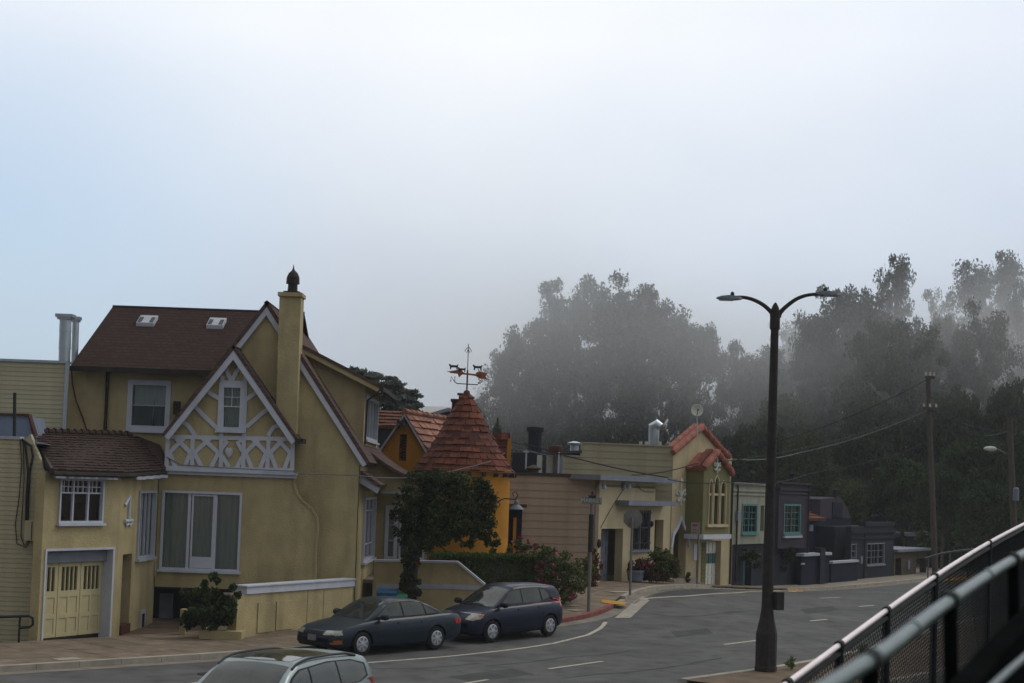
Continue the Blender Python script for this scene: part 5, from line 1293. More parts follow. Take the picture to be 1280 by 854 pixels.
fence2 = pr(Wb, 1029, 703, 1062, 727); m = MB(); wbox(m, Wb, fence2[0], fence2[1], -.8, fence2[3], .25, .45); gw2 = m.build('garden_wall', M['navy'], nv)
m = MB(); wbox(m, Wb, fence2[0], fence2[1], fence2[3], fence2[3] + .12, .18, .52); m.build('wall_cap', M['whiteb'], gw2)
q = pr(Wb, 1002, 704, 1006, 706, .55); m = MB(); wbox(m, Wb, q[0], q[1], q[2], q[3], .502, .56); m.build('wall_light', M['whiteb'], gw)

sl = empty('slate_house', tuple(Wb.P(Wb.u(1090), 0)), 'low slate-grey stucco house with pale sash windows, near the far right', 'house')
a, b = Wb.u(1063, 680), Wb.u(1117, 680); zt5 = (Wb.z(1080, 653) + Wb.z(1116, 652)) / 2
wl, wr = pr(Wb, 1063.8, 680, 1070, 706), pr(Wb, 1083, 679, 1105, 706)
wl = (a + .12, wl[1], wl[2], wl[3])
MB().poly(Wb.P, rect(a, b, -1, zt5 - .25), holes_of(wl, wr), -.3, 0).build('front_wall', M['slate'], sl)
MB().poly(Wb.P, rect(Wb.u(1080, 680), b, zt5 - .248, zt5), (), -.3, .06).build('parapet', M['slate'], sl)
m = MB(); wbox(m, Wb, a, b, zt5 - .62, zt5 - .52, .002, .1); wbox(m, Wb, a, b, zt5 - .95, zt5 - .85, .002, .07); m.build('cornice', M['slate'], sl)
window(Wb, wl, sl, frame='slab_edge', cols=(1,), rows=(1, 1, 1), curtain=None, fw=.05); window(Wb, wr, sl, frame='slab_edge', cols=(1, 1.3, 1), mun={(1, 0): (2, 3), (0, 0): (1, 3), (2, 0): (1, 3)}, curtain='curtain', fw=.06)
m = MB(); wbox(m, Wb, a, b, -1, zt5 - .3, -7, -.302 - .6); m.build('rear_wall', M['slate'], sl)
bk = empty('far_grey_house', tuple(Wb.P(Wb.u(1130), 0, -4)), 'dim grey box house seen behind the tan hut at the far right', 'house')
Wk = Wall(*(Wb.P(0, 0, -5).xy), 31); Wk.n = Vector(Wb.n); q = pr(Wk, 1112, 667, 1142, 700); m = MB(); wbox(m, Wk, q[0], q[1], -1, q[3], -4, 0); m.build('front_wall', M['slate'], bk)
m = MB(); wbox(m, Wk, q[0] - .1, q[1] + .1, q[3] - .2, q[3] + .05, -4.1, .12); m.build('parapet', M['blue_grey'], bk)
hu = empty('tan_hut', tuple(Wb.P(Wb.u(1138), 0)), 'low dull tan flat-roofed garage block at the end of the row', 'garage')
a, b = Wb.u(1117.5, 700), Wb.u(1158, 700); zt6 = Wb.z(1137, 689)
dz1, dz2 = pr(Wb, 1119, 698, 1125, 727), pr(Wb, 1145, 698, 1158, 726)
MB().poly(Wb.P, rect(a, b, -1, zt6), [rect(dz1[0], dz1[1], -.9, dz1[3]), rect(dz2[0], dz2[1] - .1, -.9, dz2[3])], -.4, 0).build('front_wall', M['tanhut'], hu)
m = MB(); wbox(m, Wb, a - .1, b + .1, zt6, zt6 + .15, -4, .25); m.build('roof_slab', M['slab_edge'], hu)
m = MB(); wbox(m, Wb, a, b, -1, zt6 - .01, -1.2, -1.0); m.build('garage_doors', M['slate'], hu)
p = Wb.P(Wb.u(1130, 720), 0, .1); m = MB(); wbox(m, Wb, Wb.u(1126), Wb.u(1144), -1, zt6 - .4, .002, .1); m.build('pilaster', M['tanhut'], hu)

# small fittings on the far fronts
for par, px_, y0_, y1_, oo in ((th, 919, 606, 726, .03), (mh, 1001, 608, 726, .33), (sl, 1079, 668, 722, .03), (sp, 911.5, 596, 730, .06)):
    u_ = Wb.u(px_, (y0_ + y1_) / 2); m = MB(); m.tube([Wb.P(u_, Wb.z(px_, y0_), oo + .05), Wb.P(u_, Wb.z(px_, y1_), oo + .05)], .045, 6); m.build('downspout', M['fascia'], par)
for par, px_, py_, w_, h_, oo in ((th, 921, 645, .3, .42, .02), (sl, 1075, 700, .3, .4, .02), (nv, 1012, 660, .5, .35, -1.98), (hu, 1134, 706, .35, .5, .10)):
    q_ = Wb.uz(px_, py_, oo); m = MB(); wbox(m, Wb, q_[0] - w_ / 2, q_[0] + w_ / 2, q_[1] - h_ / 2, q_[1] + h_ / 2, oo, oo + .12); m.build('meter_box', M['slab_edge'], par)
for par, px_, py_, Y_ in ((th, 940, 600, 78), (mh, 990, 601, 82), (sl, 1095, 652, 95), (nv, 1044, 620, 92)):
    p = at(px_, py_, Y_); m = MB(); m.lathe([(.09, -.8), (.09, .25), (.16, .27), (.16, .36), (.02, .42)], p, 10); m.build('roof_vent', M['slate'], par)
# ================================================================== cars
def proj(p):
    d = Vector(p) - CAM; z = d.dot(cF); return (640 + d.dot(cR) / z * F_PX, CY - d.dot(cU) / z * F_PX)
def interp(tab, x):
    if x <= tab[0][0]: return tab[0][1:]
    for a, b in zip(tab, tab[1:]):
        if x <= b[0]:
            t = (x - a[0]) / (b[0] - a[0]); t = t
            return tuple(p + (q - p) * t for p, q in zip(a[1:], b[1:]))
    return tab[-1][1:]
def car_paint(name, col, metal=.15):
    m = mat(name, col, .40, metal=metal, var=.06, scale=3, coat=.22, spec=.18); return m
def make_car(spec, root):
    S = spec; W = S['w'] / 2; hl = S['len'] / 2
    xsn = sorted(set([round(v, 3) for v in np.linspace(-hl, hl, 45)] + [-hl + .02, hl - .02, -hl + .06, hl - .06]))
    # lower body: (x, ztop, halfwidth factor, zbottom)
    ring = []
    for x in xsn:
        zt, wf, zb = interp(S['body'], x); w = W * wf; cr = .035
        ring.append([(x, 0, zb), (x, w * .86, zb), (x, w * .955, zb + .05), (x, w * .985, zb + .16), (x, w, (zb + zt) * .5), (x, w * .985, zt - .16), (x, w * .96, zt - .07), (x, w * .90, zt - .015), (x, w * .6, zt + cr * .55), (x, 0, zt + cr)])
    def loft(rings, name, mt, parent, sm=True):
        v, f = [], []; k = len(rings[0])
        for r in rings:
            full = r + [(x, -y, z) for x, y, z in r[-2:0:-1]]
            v += full
        n = 2 * k - 2
        for i in range(len(rings) - 1):
            for j in range(n): f.append((i * n + j, i * n + (j + 1) % n, (i + 1) * n + (j + 1) % n, (i + 1) * n + j))
        f.append(tuple(range(n))); f.append(tuple((len(rings) - 1) * n + j for j in range(n))[::-1])
        mb = MB(); mb.v = v; mb.f = f; return mb
    body = loft(ring, 'body', S['paint'], root).build('body', S['paint'], root, local=True)
    # greenhouse
    gr = []
    g = S['green']; gx = sorted(set([round(v, 3) for v in np.linspace(g[0][0], g[-1][0], 40)] + [q[0] for q in g]))
    for x in gx:
        zr, wbf, wrf = interp(g, x); zt, wf, zb = interp(S['body'], x); z0 = zt - .06; h = zr - z0
        wb_, wr_ = W * wbf, W * wrf
        t = min(1, h / S['hgl']); wr2 = wb_ + (wr_ - wb_) * t
        gr.append([(x, 0, z0), (x, wb_, z0), (x, wb_ + (wr2 - wb_) * .3, z0 + h * .33), (x, wb_ + (wr2 - wb_) * .68, z0 + h * .68), (x, wr2, z0 + h * .88), (x, wr2 - .05 * t, z0 + h * .955), (x, wr2 * .80, z0 + h * .99), (x, wr2 * .4, z0 + h + .012 * t), (x, 0, z0 + h + .018 * t)])
    gh = loft(gr, 'cabin', S['paint'], root).build('cabin', S['paint'], root, local=True)
    for o in (body, gh):
        o.data.shade_smooth(); o.data.set_sharp_from_angle(angle=math.radians(40))
    # wheel arches
    cut = MB()
    for wx in S['axles']:
        for s in (-1, 1):
            cut.lathe([(S['wr'] + .055, -.16), (S['wr'] + .055, .3)], (wx, s * (W - .10), S['wr']), 28, M=Matrix.Rotation(-s * PI / 2, 3, 'X'))
    co = cut.build('arch_cutter', M['plastic'], None)
    bm_ = body.modifiers.new('b', 'BOOLEAN'); bm_.object = co; bm_.operation = 'DIFFERENCE'; bm_.solver = 'EXACT'
    root.rotation_euler = (0, 0, 0); root.location = (0, 0, 0)
    bpy.context.view_layer.update()
    dg = bpy.context.evaluated_depsgraph_get(); nm = bpy.data.meshes.new_from_object(body.evaluated_get(dg)); body.modifiers.clear()
    body.data = nm; bpy.data.objects.remove(co)
    body.data.shade_smooth(); body.data.set_sharp_from_angle(angle=math.radians(35))
    bev = []
    for o in (body, gh):
        b2 = bmesh.new(); b2.from_mesh(o.data); bev.append(b2)
    allm = bmesh.new(); tmp = bpy.data.meshes.new('t')
    allm.from_mesh(body.data); allm.from_mesh(gh.data); bvh = BVHTree.FromBMesh(allm)
    bvb = BVHTree.FromBMesh(bev[0])
    def decal(pts, axis, side, off, name, mt, parent, tree=bvh, th=.006, step=.07, sm=True, far=6.0):
        """outline projected onto the shell along an axis: 'y' pts=(x,z); 'x' pts=(y,z); 'z' pts=(x,y)"""
        b = bmesh.new(); vs = [b.verts.new((a, c, 0)) for a, c in pts]; b.faces.new(vs)
        for ax in (0, 1):
            lo, hi = min(p[ax] for p in pts), max(p[ax] for p in pts); k = int((hi - lo) / step)
            for i in range(1, k + 1):
                co_ = [0, 0, 0]; co_[ax] = lo + i * (hi - lo) / (k + 1); no = [0, 0, 0]; no[ax] = 1
                bmesh.ops.bisect_plane(b, geom=b.verts[:] + b.edges[:] + b.faces[:], plane_co=co_, plane_no=no, dist=1e-5)
        D = {'y': Vector((0, -side, 0)), 'x': Vector((-side, 0, 0)), 'z': Vector((0, 0, -1))}[axis]
        b.verts.ensure_lookup_table(); mb = MB(); idx = {}
        last = None; res = []
        for v in b.verts:
            a, c = v.co.x, v.co.y
            o_ = {'y': Vector((a, side * far, c)), 'x': Vector((side * far, a, c)), 'z': Vector((a, c, far))}[axis]
            hit = tree.ray_cast(o_, D)
            res.append((o_, hit[0], hit[1]))
        good = [r for r in res if r[1] is not None]
        if not good: b.free(); return None
        for i, (o_, h, n_) in enumerate(res):
            if h is None:
                q = min(good, key=lambda r: (r[0] - o_).length); h = Vector(o_); k = {'y': 1, 'x': 0, 'z': 2}[axis]; h[k] = q[1][k]; n_ = q[2]
            if n_.dot(-D) < 0: n_ = -n_
            idx[i] = (h + n_ * off, h + n_ * (off - th - .004))
        n = len(res)
        mb.v = [tuple(idx[i][0]) for i in range(n)] + [tuple(idx[i][1]) for i in range(n)]
        b.faces.ensure_lookup_table()
        for f in b.faces: mb.f.append(tuple(v.index for v in f.verts))
        for e in b.edges:
            if len(e.link_faces) == 1: mb.f.append((e.verts[0].index, e.verts[1].index, n + e.verts[1].index, n + e.verts[0].index))
        b.free()
        o = mb.build(name, mt, parent, local=True); o.data.shade_smooth(); o.data.set_sharp_from_angle(angle=math.radians(35)); return o
    gm, blk = M['carglass_solid'], M['plastic']
    for s in (-1, 1):
        fr = decal(S['sideglass_all'], 'y', s, .004, 'window_surround', blk, root)
        for i, q in enumerate(S['panes']): decal(q, 'y', s, .009, 'side_window', gm, root)
        for q in S['seams']:
            pts = [(a, b) for a, b in q]
            w_ = .011; L_ = []; R_ = []
            for i, p in enumerate(pts):
                a = Vector(pts[max(i - 1, 0)]); c = Vector(pts[min(i + 1, len(pts) - 1)]); t = (c - a).normalized(); nn = Vector((-t.y, t.x)) * w_ / 2
                L_.append(tuple(Vector(p) + nn)); R_.append(tuple(Vector(p) - nn))
            decal(L_ + R_[::-1], 'y', s, .002, 'door_seam', blk, root, step=.2)
        for hx, hz in S['handles']:
            decal([(hx - .1, hz - .018), (hx + .1, hz - .018), (hx + .1, hz + .018), (hx - .1, hz + .018)], 'y', s, .028, 'door_handle', S['paint'], root, th=.02)
        decal(S['cladding'], 'y', s, .006, 'side_moulding', S.get('trim', blk), root) if 'cladding' in S else None
        # mirrors
        mx, mz = S['mirror']; mm = MB(); zt, wf, zb = interp(S['body'], mx)
        mm.lathe([(.02, -.12), (.075, -.10), (.09, 0), (.08, .09), (.03, .11)], (mx, s * (W * .97 + .10), mz), 12, M=Matrix.Rotation(PI / 2, 3, 'X') @ Matrix.Scale(1.0, 3)); mm.box((mx, s * (W * .9 + .02), mz - .03), (.05, .2, .04))
        mm.build('wing_mirror', S['paint'], root, smooth=True, local=True)
    decal(S['windscreen'], 'z', 1, .006, 'windscreen', gm, root, step=.1)
    decal(S['rearglass'], 'z', 1, .006, 'rear_window', gm, root, step=.1)
    if 'rearglass_x' in S: decal(S['rearglass_x'], 'x', -1, .006, 'rear_window', gm, root, step=.1)
    for s in (-1, 1):
        hb = decal([(s * a, b) for a, b in S['headlight']], 'x', 1, .012, 'headlight', M['lamp_lens'], root, tree=bvb, step=.05)
        if 'indicator' in S: decal([(s * a, b) for a, b in S['indicator']], 'x', 1, .016, 'indicator', M['amber'], root, tree=bvb, step=.05)
        if 'side_head' in S: decal(S['side_head'], 'y', s, .010, 'side_lamp', M['lamp_lens'], root, tree=bvb, step=.05)
        if 'side_ind' in S: decal(S['side_ind'], 'y', s, .014, 'indicator', M['amber'], root, tree=bvb, step=.05)
        decal([(s * a, b) for a, b in S['taillight']], 'x', -1, .012, 'tail_light', M['tail_red'], root, tree=bvh if S.get('tall') else bvb, step=.05)
        decal(S['side_tail'], 'y', s, .010, 'tail_light', M['tail_red'], root, tree=bvh if S.get('tall') else bvb, step=.05)
    decal(S['grille'], 'x', 1, .008, 'grille', blk, root, tree=bvb, step=.06)
    decal(S['intake'], 'x', 1, .006, 'air_intake', blk, root, tree=bvb, step=.08)
    decal(S['plate'], 'x', 1, .03, 'number_plate', M['plate'], root, tree=bvb, step=.2, th=.02)
    for s in (-1, 1):
        if 'bumperline' in S: decal(S['bumperline'](s), 'x', 1, .004, 'bumper_seam', blk, root, tree=bvb, step=.06)
    # underside + wheels
    m = MB(); m.box((0, 0, .27), (S['len'] * .82, S['w'] * .78, .12)); m.build('underbody', blk, root, local=True)
    for wx in S['axles']:
        for s in (-1, 1):
            R = Matrix.Rotation(-s * PI / 2, 3, 'X'); r = S['wr']; tw = .19
            wm = MB().lathe([(r * .62, -tw / 2), (r * .9, -tw / 2), (r, -tw * .36), (r, tw * .36), (r * .93, tw / 2), (r * .70, tw / 2 + .004), (r * .64, tw / 2 - .02), (r * .62, tw * .2)], (wx, s * (W - .12), r), 30, M=R)
            wo = wm.build('wheel', M['tyre'], root, smooth=True, local=True)
            c = Vector((wx, s * (W - .12), r)); hm = MB()
            hm.lathe([(r * .64, tw * .30), (r * .63, tw * .5), (r * .57, tw * .5), (r * .52, tw * .34), (r * .2, tw * .36), (r * .18, tw * .5), (r * .08, tw * .54), (.0, tw * .54)], c, 30, M=R, cap=False)
            ns_ = S.get('spokes', 7)
            hc = MB()
            for k in range(ns_):
                a = 2 * PI * k / ns_; ca, sa = math.cos(a), math.sin(a)
                P3 = lambda rr, tt, zz: c + R @ Vector((rr * ca - tt * sa, rr * sa + tt * ca, zz))
                q = [P3(r * .14, -.030, tw * .38), P3(r * .60, -.045, tw * .40), P3(r * .60, .045, tw * .40), P3(r * .14, .030, tw * .38), P3(r * .14, -.024, tw * .53), P3(r * .60, -.036, tw * .50), P3(r * .60, .036, tw * .50), P3(r * .14, .024, tw * .53)]
                hc.hexa(q)
            h1 = MB(); h1.lathe([(.0, tw * .31), (r * .56, tw * .31), (r * .56, tw * .32)], c, 24, M=R); h1.build('rim_recess', M['plastic'], wo, local=True)
            rim = MB(); rim.v, rim.f = hc.v, hc.f; rim.lathe([(r * .65, tw * .3), (r * .65, tw * .49), (r * .575, tw * .52), (r * .56, tw * .33)], c, 30, M=R); rim.lathe([(r * .2, tw * .3), (r * .17, tw * .52), (r * .06, tw * .56), (0.001, tw * .56)], c, 16, M=R)
            rim.build('hub_cap', M['hub'], wo, smooth=True, local=True)
    if 'extras' in S: S['extras'](root, decal, interp, W, bvh)
    allm.free(); [b.free() for b in bev]
    return root
def place_car(root, pF, pR, wb, axF, L_half):
    """pF,pR pixel of the camera-side front / rear tyre contacts"""
    f = ghit(*pF); best = None
    for k in range(0, 900):
        az = math.radians(k / 10.)
        q = Vector((f.x + wb * math.sin(az), f.y + wb * math.cos(az), 0)); q.z = G(q.x, q.y); e = abs(proj(q)[0] - pR[0])
        if best is None or e < best[0]: best = (e, az, q)
    return f, best[1], best[2]
M['carglass_solid'] = mat('dark_car_glass', (.016, .022, .021), .04, var=.3, scale=2.5, spec=.38, coat=.05, col2=(.045, .05, .04))
M['lamp_lens'] = mat('headlamp_lens', (.24, .23, .19), .12, metal=.3, var=.3, scale=18, coat=1.0)
M['amber'] = mat('amber_lens', (.32, .09, .02), .3, var=.2, coat=1.0)
M['tail_red'] = mat('red_lens', (.30, .012, .015), .15, var=.2, coat=1.0)
M['plate'] = mat('number_plate', (.16, .16, .17), .5, var=.2, scale=25)
M['p_green'] = car_paint('dark_green_car_paint', (.008, .018, .028)); M['p_navy'] = car_paint('navy_car_paint', (.006, .009, .026)); M['p_silver'] = car_paint('silver_green_car_paint', (.20, .24, .235), .75)

def seg(*p): return list(p)
sedan = dict(len=4.75, w=1.78, wr=.31, axles=(1.40, -1.27), paint=M['p_green'], hgl=.50, spokes=7,
    body=[(-2.375, .70, .70, .42), (-2.33, .84, .80, .32), (-2.22, .92, .88, .26), (-1.9, .965, .95, .22), (-1.5, .965, .985, .20), (-.8, .94, 1, .19), (.3, .92, 1, .19), (.95, .90, .99, .19), (1.5, .83, .975, .2), (1.95, .755, .94, .21), (2.2, .68, .87, .22), (2.32, .60, .79, .26), (2.375, .50, .68, .32)],
    green=[(-1.72, .93, .80, .72), (-1.45, 1.06, .84, .70), (-1.1, 1.24, .87, .68), (-.80, 1.345, .885, .67), (-.4, 1.395, .89, .665), (.0, 1.40, .895, .67), (.3, 1.365, .895, .675), (.55, 1.26, .89, .69), (.85, 1.07, .87, .72), (1.15, .88, .83, .76)],
    sideglass_all=[(.93, .935), (.35, 1.30), (.08, 1.335), (-.45, 1.335), (-.86, 1.275), (-1.22, 1.10), (-1.42, .965), (-1.2, .945)],
    panes=[[(.84, .965), (.33, 1.28), (.09, 1.31), (-.05, 1.31), (-.07, .96)], [(-.13, .96), (-.12, 1.31), (-.45, 1.31), (-.84, 1.255), (-.90, .965)], [(-.96, .967), (-.90, 1.22), (-1.20, 1.075), (-1.34, .98)]],
    seams=[[(.90, .90), (.92, .55), (.84, .26)], [(-.10, .92), (-.10, .24)], [(-1.0, .93), (-.99, .75), (-.93, .60), (-.84, .50)], [(.9, .24), (-.85, .24)]],
    handles=[(.08, .79), (-.78, .79)], cladding=[(1.02, .47), (-.90, .49), (-.90, .555), (1.02, .535)], trim=M['p_green'], mirror=(.74, .985),
    windscreen=[(1.05, -.62), (1.10, 0), (1.05, .62), (.36, .52), (.33, 0), (.36, -.52)], rearglass=[(-1.62, -.56), (-1.65, 0), (-1.62, .56), (-.92, .48), (-.88, 0), (-.92, -.48)],
    headlight=[(.40, .555), (.76, .575), (.78, .68), (.44, .665)], side_head=[(2.24, .555), (2.02, .565), (2.05, .665), (2.2, .655)], indicator=[(.66, .34), (.80, .34), (.80, .39), (.66, .39)], side_ind=[(2.28, .40), (2.05, .395), (2.05, .44), (2.28, .44)],
    taillight=[(.48, .66), (.82, .66), (.82, .80), (.48, .80)], side_tail=[(-2.34, .66), (-2.14, .665), (-2.16, .80), (-2.33, .79)],
    grille=[(-.34, .555), (.34, .555), (.36, .645), (-.36, .645)], intake=[(-.55, .27), (.55, .27), (.62, .37), (-.62, .37)], plate=[(-.16, .40), (.16, .40), (.16, .54), (-.16, .54)],
    bumperline=lambda s: [(0, .545), (s * .72, .545), (s * .72, .553), (0, .553)])
hatch = dict(len=3.90, w=1.72, wr=.31, axles=(1.16, -1.30), paint=M['p_navy'], hgl=.56, spokes=6, tall=True,
    body=[(-1.975, .76, .78, .40), (-1.93, .92, .88, .30), (-1.80, .98, .94, .24), (-1.4, 1.0, .985, .20), (-.6, .985, 1, .19), (.3, .97, 1, .19), (.75, .965, .99, .19), (1.15, .93, .98, .2), (1.5, .87, .95, .2), (1.75, .78, .89, .22), (1.90, .66, .81, .26), (1.975, .52, .68, .32)],
    green=[(-1.93, 1.05, .80, .74), (-1.86, 1.28, .84, .72), (-1.74, 1.44, .86, .70), (-1.45, 1.49, .875, .70), (-.6, 1.53, .89, .70), (-.2, 1.53, .895, .70), (.08, 1.49, .895, .71), (.36, 1.34, .89, .73), (.70, 1.12, .87, .76), (1.0, .94, .84, .80)],
    sideglass_all=[(.82, 1.01), (.28, 1.37), (.02, 1.435), (-.6, 1.445), (-1.05, 1.43), (-1.28, 1.38), (-1.44, 1.14), (-1.2, 1.05)],
    panes=[[(.74, 1.03), (.26, 1.34), (.02, 1.41), (-.14, 1.415), (-.16, 1.03)], [(-.20, 1.02), (-.19, 1.415), (-.60, 1.42), (-.95, 1.405), (-1.0, 1.03)], [(-1.06, 1.055), (-1.01, 1.395), (-1.24, 1.355), (-1.38, 1.15), (-1.22, 1.08)]],
    seams=[[(.86, .96), (.86, .6), (.78, .27)], [(-.17, .98), (-.17, .25)], [(-1.03, 1.0), (-1.0, .75), (-.90, .58), (-.86, .5)], [(.8, .25), (-.86, .25)]],
    handles=[(.02, .86), (-.86, .88)], cladding=[(.84, .42), (-.86, .44), (-.86, .48), (.84, .46)], trim=M['p_navy'], mirror=(.80, 1.04),
    windscreen=[(.94, -.64), (1.0, 0), (.94, .64), (.20, .56), (.16, 0), (.20, -.56)], rearglass=[(-1.70, -.3), (-1.70, .3), (-1.69, .3), (-1.69, -.3)], rearglass_x=[(-.52, 1.08), (.52, 1.08), (.46, 1.38), (-.46, 1.38)],
    headlight=[(.46, .66), (.70, .64), (.80, .72), (.74, .82), (.50, .76)], side_head=[(1.86, .66), (1.62, .67), (1.46, .80), (1.70, .83)], side_ind=[(1.66, .70), (1.52, .75), (1.5, .79), (1.64, .80)],
    taillight=[(.58, .84), (.76, .84), (.74, 1.14), (.60, 1.14)], side_tail=[(-1.94, .84), (-1.78, .86), (-1.80, 1.10), (-1.90, 1.10)],
    grille=[(-.38, .56), (.38, .56), (.42, .62), (-.42, .62)], intake=[(-.62, .26), (.62, .26), (.55, .42), (-.55, .42)], plate=[(-.16, .44), (.16, .44), (.16, .55), (-.16, .55)])
def suv_extras(root, decal, interp_, W, bvh):
    # roof rails and a dark panel added for the reflection on the roof
    decal([(.38, -.54), (.44, 0), (.38, .54), (-1.1, .55), (-1.1, -.55)], 'z', 1, .006, 'roof_reflection', M['carglass_solid'], root, step=.1)
    for s in (-1, 1):
        pts = []
        for x in np.linspace(.55, -1.75, 16):
            h = bvh.ray_cast(Vector((x, s * .66, 4)), Vector((0, 0, -1)))[0]
            t = (x + 1.75) / 2.3; lift = .055 * min(1, 6 * t, 6 * (1 - t))
            pts.append((x, s * .66, (h.z if h else 1.6) + .005 + lift))
        m = MB(); m.tube(pts, .022, 8); m.build('roof_rail', M['black'], root, smooth=True, local=True)
suv = dict(len=4.85, w=1.92, wr=.36, axles=(1.42, -1.40), paint=M['p_silver'], hgl=.62, spokes=5, tall=True,
    body=[(-2.42, .80, .80, .45), (-2.37, 1.0, .90, .34), (-2.2, 1.08, .95, .27), (-1.6, 1.12, .985, .24), (-.6, 1.10, 1, .23), (.5, 1.07, 1, .23), (1.1, 1.05, .99, .23), (1.6, 1.0, .97, .24), (2.0, .93, .93, .25), (2.25, .82, .86, .27), (2.37, .70, .78, .30), (2.425, .58, .66, .36)],
    green=[(-2.36, 1.16, .82, .74), (-2.26, 1.40, .85, .72), (-2.10, 1.58, .87, .71), (-1.8, 1.64, .88, .705), (-.8, 1.70, .89, .70), (-.1, 1.71, .895, .70), (.4, 1.67, .895, .71), (.75, 1.52, .89, .73), (1.1, 1.30, .87, .76), (1.5, 1.05, .84, .80)],
    sideglass_all=[(1.15, 1.13), (.70, 1.45), (.40, 1.56), (-.6, 1.60), (-1.5, 1.56), (-2.0, 1.46), (-2.05, 1.24), (-1.7, 1.17)],
    panes=[[(1.05, 1.15), (.68, 1.42), (.38, 1.535), (.12, 1.55), (.10, 1.14)], [(.04, 1.14), (.06, 1.55), (-.55, 1.575), (-.88, 1.57), (-.92, 1.15)], [(-.98, 1.16), (-.94, 1.565), (-1.5, 1.535), (-1.93, 1.44), (-1.97, 1.26), (-1.68, 1.19)]],
    seams=[[(1.05, 1.06), (1.05, .5)], [(.07, 1.08), (.07, .3)], [(-.95, 1.1), (-.93, .7)]],
    handles=[(.2, .96), (-.8, .98)], mirror=(1.0, 1.16),
    windscreen=[(1.42, -.70), (1.48, 0), (1.42, .70), (.52, .60), (.50, 0), (.52, -.60)], rearglass=[(-2.0, -.3), (-2.0, .3), (-1.99, .3), (-1.99, -.3)], rearglass_x=[(-.56, 1.18), (.56, 1.18), (.50, 1.50), (-.50, 1.50)],
    headlight=[(.44, .72), (.78, .74), (.80, .84), (.5, .84)], taillight=[(.60, .95), (.82, .95), (.80, 1.2), (.64, 1.2)], side_tail=[(-2.38, .95), (-2.2, .97), (-2.22, 1.18), (-2.34, 1.18)],
    grille=[(-.4, .62), (.4, .62), (.42, .78), (-.42, .78)], intake=[(-.6, .32), (.6, .32), (.55, .48), (-.55, .48)], plate=[(-.16, .5), (.16, .5), (.16, .62), (-.16, .62)], extras=suv_extras)
for spec, nm_, pF, pR, lab in ((sedan, 'sedan_car', (452, 821), (545, 808), 'dark green four-door sedan parked at the kerb before the yellow house'),
                               (hatch, 'hatchback_car', (615, 804), (687, 795), 'navy blue compact hatchback parked at the kerb behind the sedan')):
    root = bpy.data.objects.new(nm_, None); COL.objects.link(root); tag(root, lab, 'car', 'cars parked at the kerb')
    make_car(spec, root)
    axF, axR = spec['axles']; wb = axF - axR; f, az, r = place_car(None, pF, pR, wb, axF, 0)
    fw = Vector((-math.sin(az), -math.cos(az), 0)); side_ = Vector((-fw.y, fw.x, 0))   # car's left = camera side
    ctr = (f - fw * axF) - side_ * (spec['w'] / 2 - .05)
    zf = G(f.x - side_.x * .8, f.y - side_.y * .8); zr_ = G(r.x - side_.x * .8, r.y - side_.y * .8); pit = math.atan2(zf - zr_, wb)
    zc_ = zf - math.sin(pit) * axF
    root.rotation_euler = (0, -pit, math.atan2(fw.y, fw.x)); root.location = (ctr.x, ctr.y, zc_ + .012)
    print(nm_, 'az', math.degrees(az), 'pos', ctr, 'rear px', proj(r))
root = bpy.data.objects.new('suv_car', None); COL.objects.link(root); tag(root, 'silver grey SUV with dark roof reflection panel and roof rails, cut by the lower edge', 'car')
make_car(suv, root)
SUV_AZ = math.radians(20); fw = Vector((-math.sin(SUV_AZ), -math.cos(SUV_AZ), 0))
rt = at(400, 817, 27.9); root.rotation_euler = (0, 0, math.atan2(fw.y, fw.x))
cp = Vector((rt.x, rt.y, 0)) + fw * 1.75; root.location = (cp.x, cp.y, G(cp.x, cp.y) + .01)
print('suv z', rt.z)

# ================================================================== twin-arm street lamp on the median
lb = ghit(957, 839, .13)
lp = empty('street_lamp', tuple(lb), 'tall dark twin-armed street lamp standing on the median', 'street lamp')
LY = lb.y; zt_l = at(968.5, 388, LY).z; top = Vector((lb.x, lb.y, zt_l)); s_ = LY / 2000
hh = zt_l - lb.z
m = MB(); m.lathe([(.285, 0), (.285, .10), (.27, .14), (.27, .95), (.245, 1.05), (.18, 1.35), (.15, 1.6), (.15, 1.7)], lb, 8); m.build('base', M['steel_dark'], lp)
m = MB(); m.lathe([(.146, 1.66), (.138, 3.0), (.100, hh - .35)], lb, 12, cap=True); m.build('pole', M['steel_dark'], lp)
m = MB(); m.lathe([(.115, hh - .50), (.13, hh - .46), (.13, hh - .1), (.115, hh - .0), (.07, hh + .12), (.02, hh + .20)], lb, 12); m.build('pole_cap', M['steel_dark'], lp)
